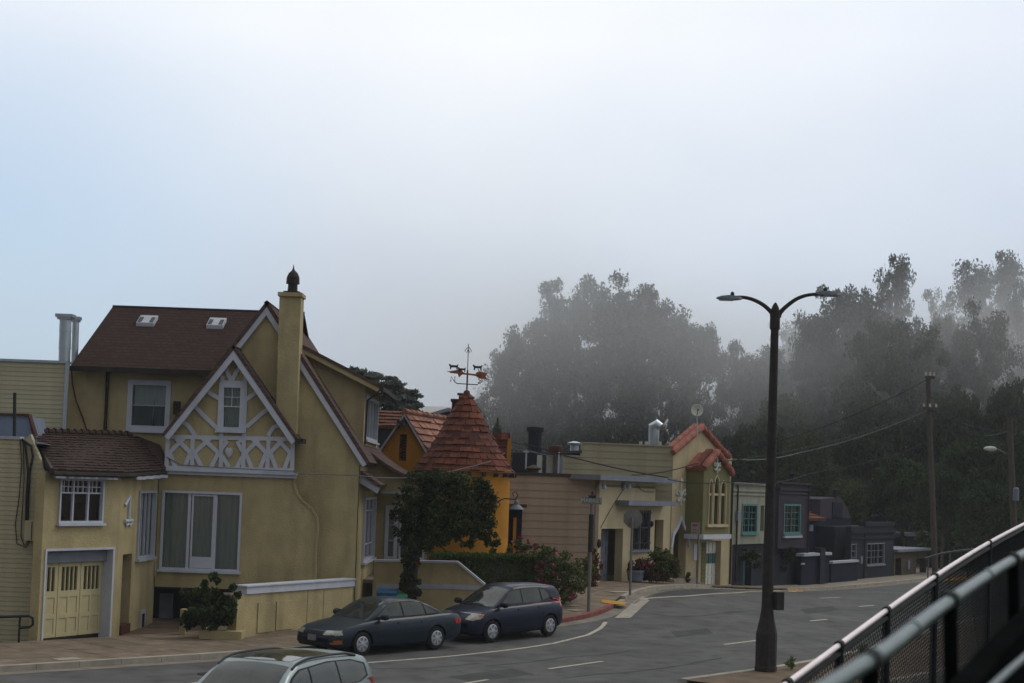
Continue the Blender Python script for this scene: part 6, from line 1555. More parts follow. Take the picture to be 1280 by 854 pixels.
for sg, tx, ty in ((-1, 897, 373), (1, 1050, 367.5)):
    head_in = at(tx - sg * 26, ty + (0 if sg < 0 else 1), LY); tip = at(tx, ty, LY)
    # arms run across the road
    dirv = Vector((1, -.0, 0)) * sg
    p0 = top + Vector((sg * .10, 0, -.18)); 
    apts = [(966.8, 394), (962, 388), (956, 382.6), (949, 378), (941, 374.4), (933, 372.2), (925.7, 371.4), (919, 371.8)] if sg < 0 else [(974, 393), (978, 387.5), (983.5, 382.6), (990, 377.4), (997, 373), (1004, 370.4), (1011, 368.6), (1025, 367.4)]
    m = MB(); pts = smooth([p0] + [at(a, b, LY) for a, b in apts], 2); m.tube(pts, [.062 - .022 * i / (len(pts) - 1) for i in range(len(pts))], 8); arm = m.build('lamp_arm', M['steel_dark'], lp, smooth=True)
    hd = MB(); L_ = abs(tip.x - head_in.x) + .12; cx_, cz = (tip.x + head_in.x) / 2 - sg * .03, (tip.z + head_in.z) / 2
    for k, (xx, w_, h0, h1) in enumerate(((-.5, .07, -.03, .03), (-.35, .15, -.05, .06), (0, .19, -.06, .075), (.32, .17, -.05, .05), (.5, .06, -.02, .015))):
        hd.v += [(cx_ + sg * xx * L_, LY - w_, cz + h0 * .6), (cx_ + sg * xx * L_, LY + w_, cz + h0 * .6), (cx_ + sg * xx * L_, LY + w_ * .7, cz + h1), (cx_ + sg * xx * L_, LY - w_ * .7, cz + h1)]
    for k in range(4):
        for j in range(4): hd.f.append((k * 4 + j, k * 4 + (j + 1) % 4, (k + 1) * 4 + (j + 1) % 4, (k + 1) * 4 + j))
    hd.f += [(3, 2, 1, 0), (16, 17, 18, 19)]
    h_ = hd.build('lamp_head', M['lampgrey'], lp)
    m = MB(); m.box((cx_ + sg * .06, LY, cz - .045), (L_ * .55, .26, .02)); m.build('diffuser', M['garage_white'], h_)
    m = MB(); m.lathe([(.045, .06), (.05, .13), (.03, .17)], (cx_ + (-sg) * .08 * (1), LY, cz), 10); m.build('photocell', M['black'], h_)
q0_, q1_ = at(966, 762, LY), at(976, 740, LY); m = MB(); m.box(((q0_.x + q1_.x) / 2, LY - .02, (q0_.z + q1_.z) / 2), (.24, .30, q1_.z - q0_.z), .5); m.build('control_box', M['steel_dark'], lp, bevel=.012)

# ================================================================== signs
def sign_post(px0, py0, px1, py1, r, name, lab, cat):
    b = ghit(px0, py0, SWH); t = at(px1, py1, b.y); t = Vector((b.x, b.y, t.z)); e = empty(name, tuple(b), lab, cat)
    m = MB(); m.tube([b, t], r, 8); m.build('post', M['signback'], e, smooth=True); return e, b, t
ns_e, nb_, nt_ = sign_post(735.5, 765, 738, 630, .055, 'street_name_sign', 'grey street name sign blade on a tall pole near the corner', 'street sign')
k = nb_.y / 2000
m = MB(); m.tube([at(737, 765, nb_.y).lerp(nt_, .0) * 0 + Vector((nb_.x, nb_.y, at(737, 690, nb_.y).z)), Vector((nb_.x, nb_.y, at(738, 643, nb_.y).z))], .085, 8); m.build('pole_sleeve', M['black'], ns_e)
bl = at(738, 626, nb_.y); m = MB(); m.box((nb_.x, nb_.y - .06, bl.z), (24 * k, .03, 8.5 * k)); bd = m.build('sign_blade', M['signgreen'], ns_e)
m = MB(); m.box((nb_.x, nb_.y - .06, bl.z + .135), (9 * k, .03, 3.4 * k)); m.lathe([(.05, .19), (.02, .32)], (nb_.x, nb_.y - .06, bl.z), 8); m.build('sign_crest', M['steel_dark'], ns_e)
def text(body, loc, size, mt, parent, rot=(PI / 2, 0, 0), name='lettering', ext=.004):
    c = bpy.data.curves.new(name, 'FONT'); c.body = body; c.size = size; c.extrude = ext; c.align_x = 'CENTER'; c.align_y = 'CENTER'; c.materials.append(mt)
    t_ = bpy.data.objects.new('tmp', c); COL.objects.link(t_); bpy.context.view_layer.update(); me = bpy.data.meshes.new_from_object(t_.evaluated_get(bpy.context.evaluated_depsgraph_get())); bpy.data.objects.remove(t_)
    o = bpy.data.objects.new(name, me); COL.objects.link(o); o.parent = parent; o.rotation_euler = rot; o.location = Vector(loc) - world_loc(parent); return o
M['ink'] = mat('sign_lettering', (.40, .41, .38), .6)
text('MARKET', (nb_.x - .02, nb_.y - .082, bl.z + .0), .19, M['ink'], bd)
st_e, sb_, st_ = sign_post(787.5, 744, 789.5, 645, .045, 'stop_sign', 'back of an octagonal stop sign on a pole at the corner', 'stop sign')
so_c = at(791.5, 648.5, sb_.y - .05); k = sb_.y / 2000; rr_ = 12.6 * k
m = MB(); m.poly(lambda u, z, o: Vector((so_c.x + u, sb_.y + .08 + o + u * .05, so_c.z + z)), [(rr_ * math.cos(PI / 8 + i * PI / 4), rr_ * math.sin(PI / 8 + i * PI / 4)) for i in range(8)], (), 0, .02); pl_ = m.build('sign_plate', M['signback'], st_e)
m = MB(); m.tube([(sb_.x, sb_.y, st_.z), (sb_.x, sb_.y, so_c.z + .05)], .05, 6); m.box((sb_.x, sb_.y + .05, so_c.z - .15), (.3, .05, .05)); m.build('bracket', M['signback'], st_e)
pk_e, pb_, pt_ = sign_post(871.5, 731, 871, 652, .04, 'parking_sign', 'small faded red and white parking sign on a thin pole before the oriel', 'sign')
c = at(868.5, 661, pb_.y - .1); k = pb_.y / 2000
m = MB(); m.box((c.x, c.y, c.z), (9 * k, .03, 15 * k)); pf_ = m.build('sign_plate', mat('faded_sign', (.26, .20, .19), .7, var=.2), pk_e)
m = MB(); m.box((c.x, c.y - .02, c.z + .14), (6.5 * k, .012, 3 * k)); m.box((c.x, c.y - .02, c.z - .05), (5.5 * k, .012, 1 * k)); m.box((c.x, c.y - .02, c.z - .15), (6 * k, .012, 1 * k)); m.build('sign_print', M['kerb_red'], pf_)

# ================================================================== utility poles and cables
def upole(px0, py0, px1, py1, Y, r, name, lab, zb=None):
    b, t = at(px0, py0, Y), at(px1, py1, Y); g = G(b.x, b.y); b2 = b + (b - t).normalized() * ((b.z - g + .3) if b.z > g else 0)
    e = empty(name, tuple(b2), lab, 'utility pole'); m = MB(); m.tube([b2, t], [r, r * .75], 10); m.build('pole', M['wood_pole'], e); return e, t, Y
p1_, t1p, Y1 = upole(1168, 690, 1160, 470, 84, .17, 'utility_pole', 'weathered wooden utility pole with short crossarm before the dark trees')
for py_, w_ in ((511, 9), (472, 6)):
    c = at(1161.5, py_, Y1); m = MB(); m.box(c - Vector((0, .15, 0)), (w_ * 2 * Y1 / 2000, .12, .14), .15); ca = m.build('crossarm', M['wood_pole'], p1_)
    for s in (-1, 0, 1):
        m = MB(); m.lathe([(.03, 0), (.07, .06), (.05, .12), (.07, .17), (.02, .2)], c + Vector((s * w_ * .85 * Y1 / 2000, -.15 , .06)), 8); m.build('insulator', M['garage_white'], ca)
p2_, t2p, Y2 = upole(1269, 700, 1262, 521, 76, .17, 'utility_pole', 'wooden utility pole with a street light arm, nearest the right edge')
m = MB(); m.tube([at(1263, 568, Y2), at(1255, 566, Y2), at(1247, 562, Y2), at(1242, 561, Y2)], .035, 6); a_ = m.build('lamp_arm', M['lampgrey'], p2_, smooth=True)
m = MB(); h0 = at(1238, 561, Y2); m.lathe([(.02, -.32), (.08, -.25), (.13, 0), (.10, .2), (.03, .3)], h0, 10, M=Matrix.Rotation(PI / 2, 3, 'Y')); m.build('lamp_head', M['garage_white'], a_, smooth=True)
q0_ = at(1270, 618, Y2 - .3); m = MB(); m.lathe([(.15, -.3), (.15, .25), (.08, .33)], q0_, 10); m.build('transformer', M['slab_edge'], p2_)
def cable(pts, r, lab, mt='wire', sag=0.0, name='overhead_cable'):
    P0 = [Vector(p) for p in pts]; out_ = []
    for a, b in zip(P0, P0[1:]):
        for k in range(14):
            t = k / 14; q = a.lerp(b, t); q.z -= sag * 4 * t * (1 - t) * (b - a).length / 20; out_.append(q)
    out_.append(P0[-1]); m = MB(); m.tube(out_, r, 5); o = m.build(name, M[mt], smooth=True); tag(o, lab, 'cable', 'overhead cables'); return o
cable([Wm.P(*Wm.uz(208, 571, .1), .1), Wm.P(*Wm.uz(226, 581, .1), .1), Wm.P(*Wm.uz(366, 589, .25), .25), at(372, 592, 48.7), at(446, 594, 49.2), at(470, 597, 49.6), at(520, 597, 52), at(560, 590, 54), at(612, 577, 56), at(640, 560, 62), at(693, 570, 63.7)], .015, 'pale service cable drooping from the half-timbered gable past the tower', 'wire_w', .1)
cable([at(640, 556, 64), at(693, 572, 63.6)], .014, 'thin cable running onto the clutter of the flat brown roof', 'wire_w', .2)
cable([at(655, 554, 66), at(740, 578, 64), at(835, 597, 66)], .026, 'black cable crossing before the tan siding wall, falling to the right', 'wire', .2)
cable([at(790, 594, 66), at(868, 580, 69), at(1158, 511, Y1)], .022, 'black cable climbing from the cream house to the wooden pole crossarm', 'wire', .5)
cable([at(835, 599, 66), at(905, 602, 70), at(1012, 592, 80), at(1160, 553, Y1)], .02, 'lowest black cable running behind the lamp post to the wooden pole', 'wire', .5)
cable([at(640, 553, 80), at(900, 568, 84), at(1160, 474, Y1 + .2)], .02, 'highest cable spanning the dark trees to the top of the pole', 'wire', .9)
cable([at(905, 573, 74), at(1000, 566, 80), at(1161, 512, Y1)], .02, 'pale cable running against the dark trees left of the lamp post', 'wire_w', .5)
cable([at(1161, 512, Y1), at(1262, 540, Y2)], .02, 'cable linking the two wooden utility poles at the right', 'wire', .6)
cable([at(1230, 545, Y2 + 1), at(1262, 538, Y2)], .018, 'short pale cable at the head of the right wooden pole', 'wire_w', .8)

# ================================================================== foreground ramp: fence, handrail
fn = empty('chain_link_fence', (3, 13, 2), 'black chain-link fence with bright galvanised top rail beside the ramp', 'fence')
top_pts = [(940, 885, 9.4), (985, 854, 10.0), (1082, 782, 11.7), (1147, 735, 13.3), (1200, 700, 15.2), (1240, 676, 17.3), (1280, 655, 20.0), (1330, 631, 24)]
tp = [at(*p) for p in top_pts]; tps = smooth(tp, 2)
m = MB(); m.tube(tps, .021, 10); m.build('top_rail', M['railbright'], fn, smooth=True)
dn = lambda p, h: Vector((p.x, p.y, p.z - h))
m = MB(); m.tube([dn(p, .055) for p in tps], .022, 6); m.build('under_rail', M['fenceblk'], fn)
m = MB(); m.tube([dn(p, 1.15) for p in tps], .02, 6); m.build('bottom_rail', M['fenceblk'], fn)
tt = resample([Vector((p.x, p.y, p.z)) for p in tps], .065)
# diamond mesh
mesh = MB(); FH = 1.08; nv_ = 17
acc = [0]
for a, b in zip(tt, tt[1:]): acc.append(acc[-1] + (b - a).length)
cellz = FH / nv_
for sgn in (0, 1):
    for i in range(-nv_, len(tt)):
        pts = []
        for j in range(nv_ + 1):
            ii = i + j
            if 0 <= ii < len(tt): 
                z = -.07 - (cellz * j if sgn == 0 else FH - cellz * j)
                p = tt[ii]; pts.append(Vector((p.x, p.y, p.z + z)))
        if len(pts) > 1: mesh.tube([pts[0], pts[-1]] if len(pts) < 4 else [pts[0], pts[len(pts) // 3], pts[2 * len(pts) // 3], pts[-1]], .0042, 3, cap=False)
o = mesh.build('wire_mesh', M['fenceblk'], fn, kind='stuff')
for px_ in (985, 1042, 1111, 1175, 1238, 1290):
    j = min(range(len(tps)), key=lambda i: abs(proj(tps[i])[0] - px_)); p = tps[j]
    m = MB(); m.tube([dn(p, .02), dn(p, 1.45)], .033 if px_ > 1000 else .03, 8); m.build('post', M['fenceblk'], fn)
    m = MB(); m.lathe([(.034, -.03), (.034, .03)], p, 8, M=(tps[min(j + 1, len(tps) - 1)] - p).to_track_quat('Z', 'Y').to_matrix()); m.build('rail_sleeve', M['fenceblk'], fn)
# ramp deck beneath
hrp = empty('ramp_handrail', (1.2, 4.5, 3.4), 'thick green-grey painted pipe handrail with sleeves in the near foreground', 'handrail')
hp = [(1000, 882, 2.35), (1045, 853, 2.55), (1110, 812, 2.95), (1145, 783, 3.3), (1192, 748, 3.8), (1240, 716, 4.45), (1280, 692, 5.1), (1340, 664, 6.3)]
hpt = smooth([at(*p) for p in hp], 2)
m = MB(); m.tube(hpt, .0155, 16); m.build('rail', M['railpaint'], hrp, smooth=True)
for px_, w_ in ((1083, .0180), (1145, .0165), (1187, .0200), (1240, .0165), (1263, .0205)):
    j = min(range(1, len(hpt) - 1), key=lambda i: abs(proj(hpt[i])[0] - px_)); d_ = (hpt[j + 1] - hpt[j - 1]).normalized()
    m = MB(); m.tube([hpt[j] - d_ * .022, hpt[j] + d_ * .022], w_ * 1.12, 14); m.build('sleeve', M['fenceblk'] if w_ > .0175 else M['railpaint'], hrp, smooth=True)
for px_ in (1187, 1263, 1083):
    j = min(range(1, len(hpt) - 1), key=lambda i: abs(proj(hpt[i])[0] - px_)); p = hpt[j]; m = MB(); m.tube([p, (p.x + .03, p.y, p.z - .95)], .017, 8); m.build('post', M['darkdeck'], hrp)
low_ = [Vector((p.x + .05, p.y, p.z - .17)) for p in hpt]
m = MB(); m.tube([at(1236, 862, 3.0), at(1262, 838, 3.15), at(1292, 812, 3.4)], .007, 10); m.build('lower_rail', M['railpaint'], hrp, smooth=True)
# added ramp parapet plate and deck, shadow put into their near-black colour
dk = MB(); n = len(hpt)
for i in range(n - 1):
    a, b = hpt[i], hpt[i + 1]
    dk.hexa([Vector((a.x + .08, a.y, a.z - 1.2)), Vector((b.x + .08, b.y, b.z - 1.2)), Vector((b.x + .14, b.y, b.z - 1.2)), Vector((a.x + .14, a.y, a.z - 1.2)), Vector((a.x + .08, a.y, a.z - .10)), Vector((b.x + .08, b.y, b.z - .10)), Vector((b.x + .14, b.y, b.z - .10)), Vector((a.x + .14, a.y, a.z - .10))])
ps = dk.build('ramp_parapet', M['darkdeck']); tag(ps, 'added parapet plate, shadow-black in colour, under the thick handrail at lower right', 'parapet')
dk = MB(); lo_f = [dn(p, 1.25) for p in tps]; 
nn = min(len(lo_f), len(hpt)); fr_ = [lo_f[round(i * (len(lo_f) - 1) / 29)] for i in range(30)]; hr_ = [dn(hpt[round(i * (len(hpt) - 1) / 29)], 1.1) for i in range(30)]
rt_ = [Vector((p.x + 3.5, p.y + 1, p.z)) for p in hr_]
dk.hexa([Vector((-2, -2, 2.85)), Vector((5, -2, 2.85)), Vector((5, 2.4, 2.85)), Vector((-2, 2.4, 2.85)), Vector((-2, -2, 2.98)), Vector((5, -2, 2.98)), Vector((5, 2.4, 2.98)), Vector((-2, 2.4, 2.98))])
b0 = len(dk.v)
for p in hr_: dk.v.append((p.x + .1, p.y, p.z))
for p in rt_: dk.v.append(tuple(p))
for i in range(29): dk.f.append((b0 + i, b0 + i + 1, b0 + 30 + i + 1, b0 + 30 + i))
o = dk.build('ramp_deck', M['darkdeck']); o['kind'] = 'structure'
# embankment plate that carries the chain-link fence
em = MB(); b0 = 0
inn = [Vector((p.x + 1.1, p.y - .4, p.z)) for p in fr_]
for p in fr_: em.v.append(tuple(p))
for p in inn: em.v.append((p.x, p.y, p.z))
for p in fr_: em.v.append((p.x, p.y, p.z - .35))
for i in range(29): em.f += [(i, i + 1, 30 + i + 1, 30 + i), (i + 1, i, 60 + i, 60 + i + 1)]
o = em.build('ramp_walkway', M['darkdeck']); o['kind'] = 'structure'
for i in range(2, 30, 5):
    p = fr_[i]; g = G(p.x, p.y); m = MB(); m.tube([Vector((p.x + .4, p.y, p.z - .1)), (p.x + .4, p.y, g - .1)], .12, 10); o = m.build('ramp_column', M['darkdeck']); tag(o, 'dark steel column carrying the ramp walkway', 'column', 'ramp columns')

# A-frame barricade and guard rail beyond the fence
bb = at(1263, 692, 60); 
br_ = empty('barricade', tuple(bb), 'red and white striped A-frame barricade beyond the chain-link fence', 'barricade')
g0 = G(bb.x, bb.y); kz = 60 / 2000
m = MB(); m.box(at(1263, 676, 60), (9 * kz, .05, 7 * kz)); pn_ = m.build('board', M['kerb_red'], br_)
for i in range(3):
    c = at(1260.5 + i * 2.7, 676, 60 - .03); m = MB(); m.box(c, (1.0 * kz, .02, 6.6 * kz), 0, Matrix.Rotation(.5, 3, 'Y')); m.build('stripe', M['white'], pn_)
for s in (-1, 1):
    a = at(1263 + s * 3.5, 679, 60); m = MB(); m.tube([a, (a.x - .05 + s * .12, a.y + .35, max(g0, 0) + .9)], .03, 6); m.tube([a, (a.x + s * .12, a.y - .35, max(g0, 0) + .9)], .03, 6); m.build('leg', M['kerb_red'], br_)
gr_ = empty('guard_rail', tuple(at(1200, 690, 62)), 'thin curved pipe guard rail with low concrete footing across the road', 'railing')
pts = smooth([at(1157, 698, 66), at(1175, 692, 65), at(1195, 689, 64), at(1220, 686, 63), at(1262, 684, 62), at(1300, 682, 61)], 2)
m = MB(); m.tube(pts, .035, 6); m.build('rail', M['lampgrey'], gr_, smooth=True)
for px_ in (1160, 1185, 1212, 1245, 1285):
    j = min(range(len(pts)), key=lambda i: abs(proj(pts[i])[0] - px_)); p = pts[j]; m = MB(); m.tube([p, (p.x, p.y, G(p.x, p.y))], .03, 6); m.build('post', M['lampgrey'], gr_)
# bins at the side of the yellow house
for px_, py_, mt, lab, w_ in ((484, 741, 'blue_bin', 'blue wheelie bin beside the yellow house porch wall', .62), (497, 746, 'green_bin', 'green wheelie bin lid behind the sedan by the porch wall', .6)):
    c = at(px_, py_, 50.6); b = Vector((c.x, c.y, .1)); e = empty('wheelie_bin', tuple(b), lab, 'bin'); h_ = max(.9, c.z)
    m = MB(); m.hexa([b + Vector((-w_ * .4, -.28, 0)), b + Vector((w_ * .4, -.28, 0)), b + Vector((w_ * .4, .28, 0)), b + Vector((-w_ * .4, .28, 0)), Vector((b.x - w_ / 2, b.y - .35, h_)), Vector((b.x + w_ / 2, b.y - .35, h_)), Vector((b.x + w_ / 2, b.y + .35, h_)), Vector((b.x - w_ / 2, b.y + .35, h_))]); m.build('bin_body', M[mt], e, bevel=.02)
    m = MB(); m.hexa([Vector((b.x - w_ / 2 - .03, b.y - .38, h_ + .005)), Vector((b.x + w_ / 2 + .03, b.y - .38, h_ + .005)), Vector((b.x + w_ / 2 + .03, b.y + .38, h_ + .005)), Vector((b.x - w_ / 2 - .03, b.y + .38, h_ + .005)), Vector((b.x - w_ / 2, b.y - .3, h_ + .06)), Vector((b.x + w_ / 2, b.y - .3, h_ + .06)), Vector((b.x + w_ / 2, b.y + .36, h_ + .12)), Vector((b.x - w_ / 2, b.y + .36, h_ + .12))]); m.build('lid', M[mt], e, bevel=.015)
# ================================================================== vegetation
RN = np.random.default_rng(11)
def leaves_np(C, R, n, size, rng, shell=.5, flat=0.0, aspect=.5):
    """C centres (k,3), R radii (k,3), n per blob -> quads"""
    k = len(C); N = k * n
    d = rng.normal(size=(N, 3)); d /= np.linalg.norm(d, axis=1)[:, None]
    rr = rng.random(N) ** shell
    c = np.repeat(C, n, 0) + d * rr[:, None] * np.repeat(R, n, 0)
    a = rng.normal(size=(N, 3)); a[:, 2] *= (1 - flat); a /= np.linalg.norm(a, axis=1)[:, None]
    b = rng.normal(size=(N, 3)); b -= a * (a * b).sum(1)[:, None]; b /= np.linalg.norm(b, axis=1)[:, None]
    s = size * rng.uniform(.6, 1.4, N)[:, None]
    a = a * s * .5; b = b * s * .5 * aspect
    v = np.stack([c - a, c - a * .1 + b, c + a, c - a * .1 - b], 1).reshape(-1, 3)
    return v
def quads_mesh(name, v, mt):
    n = len(v) // 4; me = bpy.data.meshes.new(name)
    me.vertices.add(len(v)); me.vertices.foreach_set('co', v.astype(np.float32).ravel())
    me.loops.add(n * 4); me.loops.foreach_set('vertex_index', np.arange(n * 4, dtype=np.int32))
    me.polygons.add(n); me.polygons.foreach_set('loop_start', np.arange(0, n * 4, 4, dtype=np.int32)); me.polygons.foreach_set('loop_total', np.full(n, 4, dtype=np.int32))
    me.update(calc_edges=True); me.materials.append(mt); return me
def link(name, me, parent=None, kind=None):
    o = bpy.data.objects.new(name, me); COL.objects.link(o); o.parent = parent
    if kind: o['kind'] = kind
    return o
def tree_proto(h, rx, seed, kind='euc', ncl=60, nl=130, leaf=.42, mt='leaf_euc', bark='bark_pale', z0=.35, cr=1.5):
    """local meshes (crown, trunk); crown centred over the origin, height h"""
    rng = np.random.default_rng(seed); C, R = [], []
    mb = MB(); tr = .022 * h + .08
    lean = rng.uniform(-.04, .04, 2) * h
    tpts = [Vector((lean[0] * t * t + .25 * math.sin(3 * t + seed), lean[1] * t * t, h * .86 * t)) for t in np.linspace(0, 1, 9)]
    mb.tube(tpts, [tr * (1 - .88 * t) + .02 for t in np.linspace(0, 1, 9)], 8)
    zc = h * (1 + z0) / 2; rz = h * (1 - z0) / 2
    if kind == 'euc':
        nb = max(6, int(ncl / 5)); 
        for b in range(nb):
            t = z0 * .75 + (1 - z0 * .75) * (b + rng.random() * .6) / nb; t = min(t, .99)
            ang = b * 2.4 + rng.uniform(-.4, .4); ez = (t * h - zc) / rz
            reach = rx * math.sqrt(max(.08, 1 - ez * ez)) * rng.uniform(.65, 1.08)
            k = min(8, int(t / .86 * 8)); base = tpts[max(0, min(8, k - 1))]
            tip = Vector((lean[0] + math.cos(ang) * reach, lean[1] + math.sin(ang) * reach, min(h * .97, t * h + reach * .28)))
            mid = base.lerp(tip, .5) + Vector((0, 0, -.06 * reach + rng.uniform(-.3, .3)))
            lr = tr * .42 * (1 - t * .6); mb.tube([base, mid, tip], [lr, lr * .6, lr * .22], 5)
            for q in range(5):
                f = rng.uniform(.45, 1.05); p = base.lerp(mid, f * 2) if f < .5 else mid.lerp(tip, f * 2 - 1)
                p = p + Vector(rng.uniform(-1, 1, 3)) * cr * .9; c_ = cr * rng.uniform(.55, 1.15)
                if rng.random() < .6: mb.tube([mid.lerp(tip, max(0, f * 2 - 1.2)), p], [lr * .3, .02], 4, cap=False)
                C.append(p); R.append((c_, c_, c_ * .72))
        C.append(tpts[-1] + Vector((0, 0, h * .08))); R.append((cr, cr, cr * .9))
    elif kind == 'dense':
        for b in range(ncl):
            d = rng.normal(size=3); d /= np.linalg.norm(d); d[2] = abs(d[2]) * 1.1 - .35
            f = rng.uniform(.55, .95)
            p = Vector((d[0] * rx * f, d[1] * rx * f, zc + d[2] * rz * f)); c_ = cr * rng.uniform(.7, 1.35); C.append(p); R.append((c_, c_, c_ * .8))
            if b % 3 == 0: mb.tube([tpts[3], p], [tr * .35, .03], 4, cap=False)
        C.append(Vector((0, 0, zc))); R.append((rx * .7, rx * .7, rz * .7))
    else:   # cypress: layered wind-swept fans
        for b in range(ncl):
            t = (b + rng.random()) / ncl; zz = h * (.25 + .75 * t); reach = rx * (1 - t * .9) ** .55 * rng.uniform(.4, 1.05)
            ang = rng.uniform(0, 2 * PI); p = Vector((math.cos(ang) * reach + (1 - t) * rx * .25, math.sin(ang) * reach * .8, zz)); C.append(p); R.append((cr * 1.5, cr * 1.2, cr * .32))
            if b % 2 == 0: mb.tube([Vector((0, 0, zz - .4)), p], [.09, .03], 4, cap=False)
    C = np.array([tuple(c) for c in C]); R = np.array(R)
    v = leaves_np(C, R, nl, leaf, rng)
    crown = quads_mesh('crown', v, M[mt]); trunk = bpy.data.meshes.new('trunk'); trunk.from_pydata(mb.v, [], mb.f); trunk.materials.append(M[bark]); trunk.shade_smooth()
    return crown, trunk, h, rx
def put_tree(proto, px, ptop, Y, hw, lab, name='eucalyptus_tree', group=None, rz=None, hmin=6, sxy=None):
    crown, trunk, h, rx = proto
    p = at(px, ptop, Y); g = G(p.x, Y); H = max(hmin, p.z - g)
    e = empty(name, (p.x, Y, g - .2), lab, 'tree', group); s = H / h; sx = (hw * Y / 2000) / rx if sxy is None else s * sxy
    for nm, me in (('crown', crown), ('trunk', trunk)):
        o = link(nm, me, e); o.scale = (sx, sx, s); o.rotation_euler = (0, 0, RN.uniform(0, 6.28) if rz is None else rz)
    rzv = RN.uniform(0, 6.28) if rz is None else rz
    for o in e.children: o.rotation_euler = (0, 0, rzv)
    return e
E = [tree_proto(20, 6.5, 1, ncl=190, nl=150, leaf=.46, z0=.12, cr=1.55), tree_proto(20, 6.0, 2, ncl=170, nl=150, leaf=.46, z0=.10, cr=1.55), tree_proto(22, 4.2, 3, ncl=120, nl=130, leaf=.40, z0=.25, cr=1.25),
     tree_proto(20, 4.0, 4, ncl=50, nl=120, leaf=.36, z0=.5, cr=1.05), tree_proto(18, 6.5, 5, ncl=190, nl=150, leaf=.46, z0=.05, cr=1.6)]
Dn = [tree_proto(11, 5.0, 21, 'dense', 80, 190, .40, 'leaf_dark', 'bark', .1, 1.15), tree_proto(11, 5.0, 22, 'dense', 80, 190, .40, 'leaf_olive', 'bark', .05, 1.2), tree_proto(12, 5.5, 23, 'dense', 95, 190, .42, 'leaf_dark', 'bark', .12, 1.1)]
Cy = tree_proto(12, 6.5, 31, 'cyp', 70, 150, .32, 'leaf_cyp', 'bark', .2, .95)
g1 = 'eucalyptus trees fading into the fog'
TL = [  # px, top, depth, half width, proto, label
 (637, 432, 150, 34, 1, 'lowest rounded eucalyptus at the left end of the foggy grove, right of the tower'),
 (672, 402, 152, 40, 4, 'eucalyptus with open left side, between the tower vane and the tallest left crown'),
 (722, 358, 156, 46, 0, 'tall broad eucalyptus with the highest crown above the flat-roofed tan house'),
 (778, 364, 152, 48, 1, 'broad foggy eucalyptus directly above the round-topped roof flue'),
 (832, 388, 150, 44, 0, 'eucalyptus above the mission house gable, sloping lower to the right'),
 (880, 412, 152, 40, 4, 'foggy eucalyptus just left of the lamp post arm'),
 (925, 434, 165, 34, 3, 'pale sparse eucalyptus right beside the lamp post with sky showing through'),
 (990, 394, 175, 24, 3, 'slender eucalyptus with a small tuft crown just right of the lamp post'),
 (1015, 440, 160, 34, 1, 'low foggy eucalyptus under the slender one right of the lamp post'),
 (1062, 372, 150, 46, 0, 'wide eucalyptus with a domed crown beneath the right lamp arm'),
 (1122, 322, 158, 27, 2, 'tall narrow eucalyptus with plume-like top, left of the sky gap'),
 (1118, 402, 135, 50, 4, 'dense darker eucalyptus standing before the tall narrow one'),
 (1168, 352, 175, 20, 3, 'thin pale eucalyptus almost lost in fog beside the sky gap'),
 (1160, 415, 138, 34, 1, 'dark mid-height eucalyptus left of the bright sky gap'),
 (1226, 328, 160, 30, 2, 'tall bare-stemmed eucalyptus right of the sky gap, faded at the top'),
 (1262, 318, 165, 30, 2, 'tallest foggy eucalyptus at the right edge of the photo'),
 (1222, 398, 138, 40, 1, 'dense eucalyptus standing low before the tall bare-stemmed ones at the right'),
 (1180, 398, 145, 26, 4, 'half-faded eucalyptus crown just below the bright sky gap'),
 (948, 452, 148, 36, 4, 'foggy eucalyptus closing the gap just left of the lamp post'),
 (972, 446, 152, 38, 1, 'foggy eucalyptus closing the gap directly behind the lamp post top'),
 (1030, 408, 142, 40, 4, 'darker eucalyptus between the lamp post and the domed one under its right arm'),
 (1095, 380, 146, 34, 1, 'foggy eucalyptus touching the right side of the domed one'),
 (1290, 345, 150, 30, 4, 'eucalyptus cut by the right edge with drooping foliage')]
for px_, tp_, Y_, hw_, k_, lab_ in TL: put_tree(E[k_], px_, tp_ - (4 if k_ != 3 else 0), Y_, hw_ * (1.22 if k_ in (0, 1, 4) else 1.1), lab_, group=g1)
g2_ = 'bushy trees on the slope behind the houses'
for px_, tp_, Y_, hw_, k_, lab_ in (
 (1222, 519, 112, 52, 2, 'dark bushy tree with a lighter olive top behind the right utility pole'), (1280, 508, 108, 40, 0, 'dark bushy tree cut by the right edge'),
 (1130, 552, 112, 52, 0, 'wide dark bushy tree left of the middle utility pole'), (1180, 560, 106, 36, 2, 'dark bushy tree directly behind the middle utility pole foot'),
 (1070, 585, 116, 44, 1, 'olive bushy tree above the low slate house'), (1030, 560, 124, 40, 2, 'dark tree behind the rust-roofed navy house'),
 (985, 470, 138, 52, 1, 'olive-green rounded tree right behind the lamp post'), (925, 520, 130, 40, 2, 'dark tree directly above the mission house oriel'), (1010, 520, 128, 40, 1, 'lower olive tree below the rounded one behind the lamp post'),
 (950, 500, 132, 42, 2, 'dark tree behind the teal-window house roof'), (1085, 470, 132, 55, 0, 'large dark dense tree in the middle of the right grove'),
 (1240, 585, 100, 45, 0, 'darkest low tree at the lower right beyond the guard rail'), (1195, 455, 130, 45, 2, 'dark tree filling the gap below the bright sky notch'),
 (1262, 450, 128, 45, 0, 'dark tree mass below the tall right eucalyptus')):
    put_tree(Dn[k_], px_, tp_, Y_, hw_, lab_, 'bushy_tree', g2_)
put_tree(Dn[1], 607, 498, 104, 9, 'small round tree top peeping between the tower and the foggy grove', 'bushy_tree', g2_); put_tree(Dn[0], 622, 503, 104, 10, 'second small round tree top next to the tower roof', 'bushy_tree', g2_)

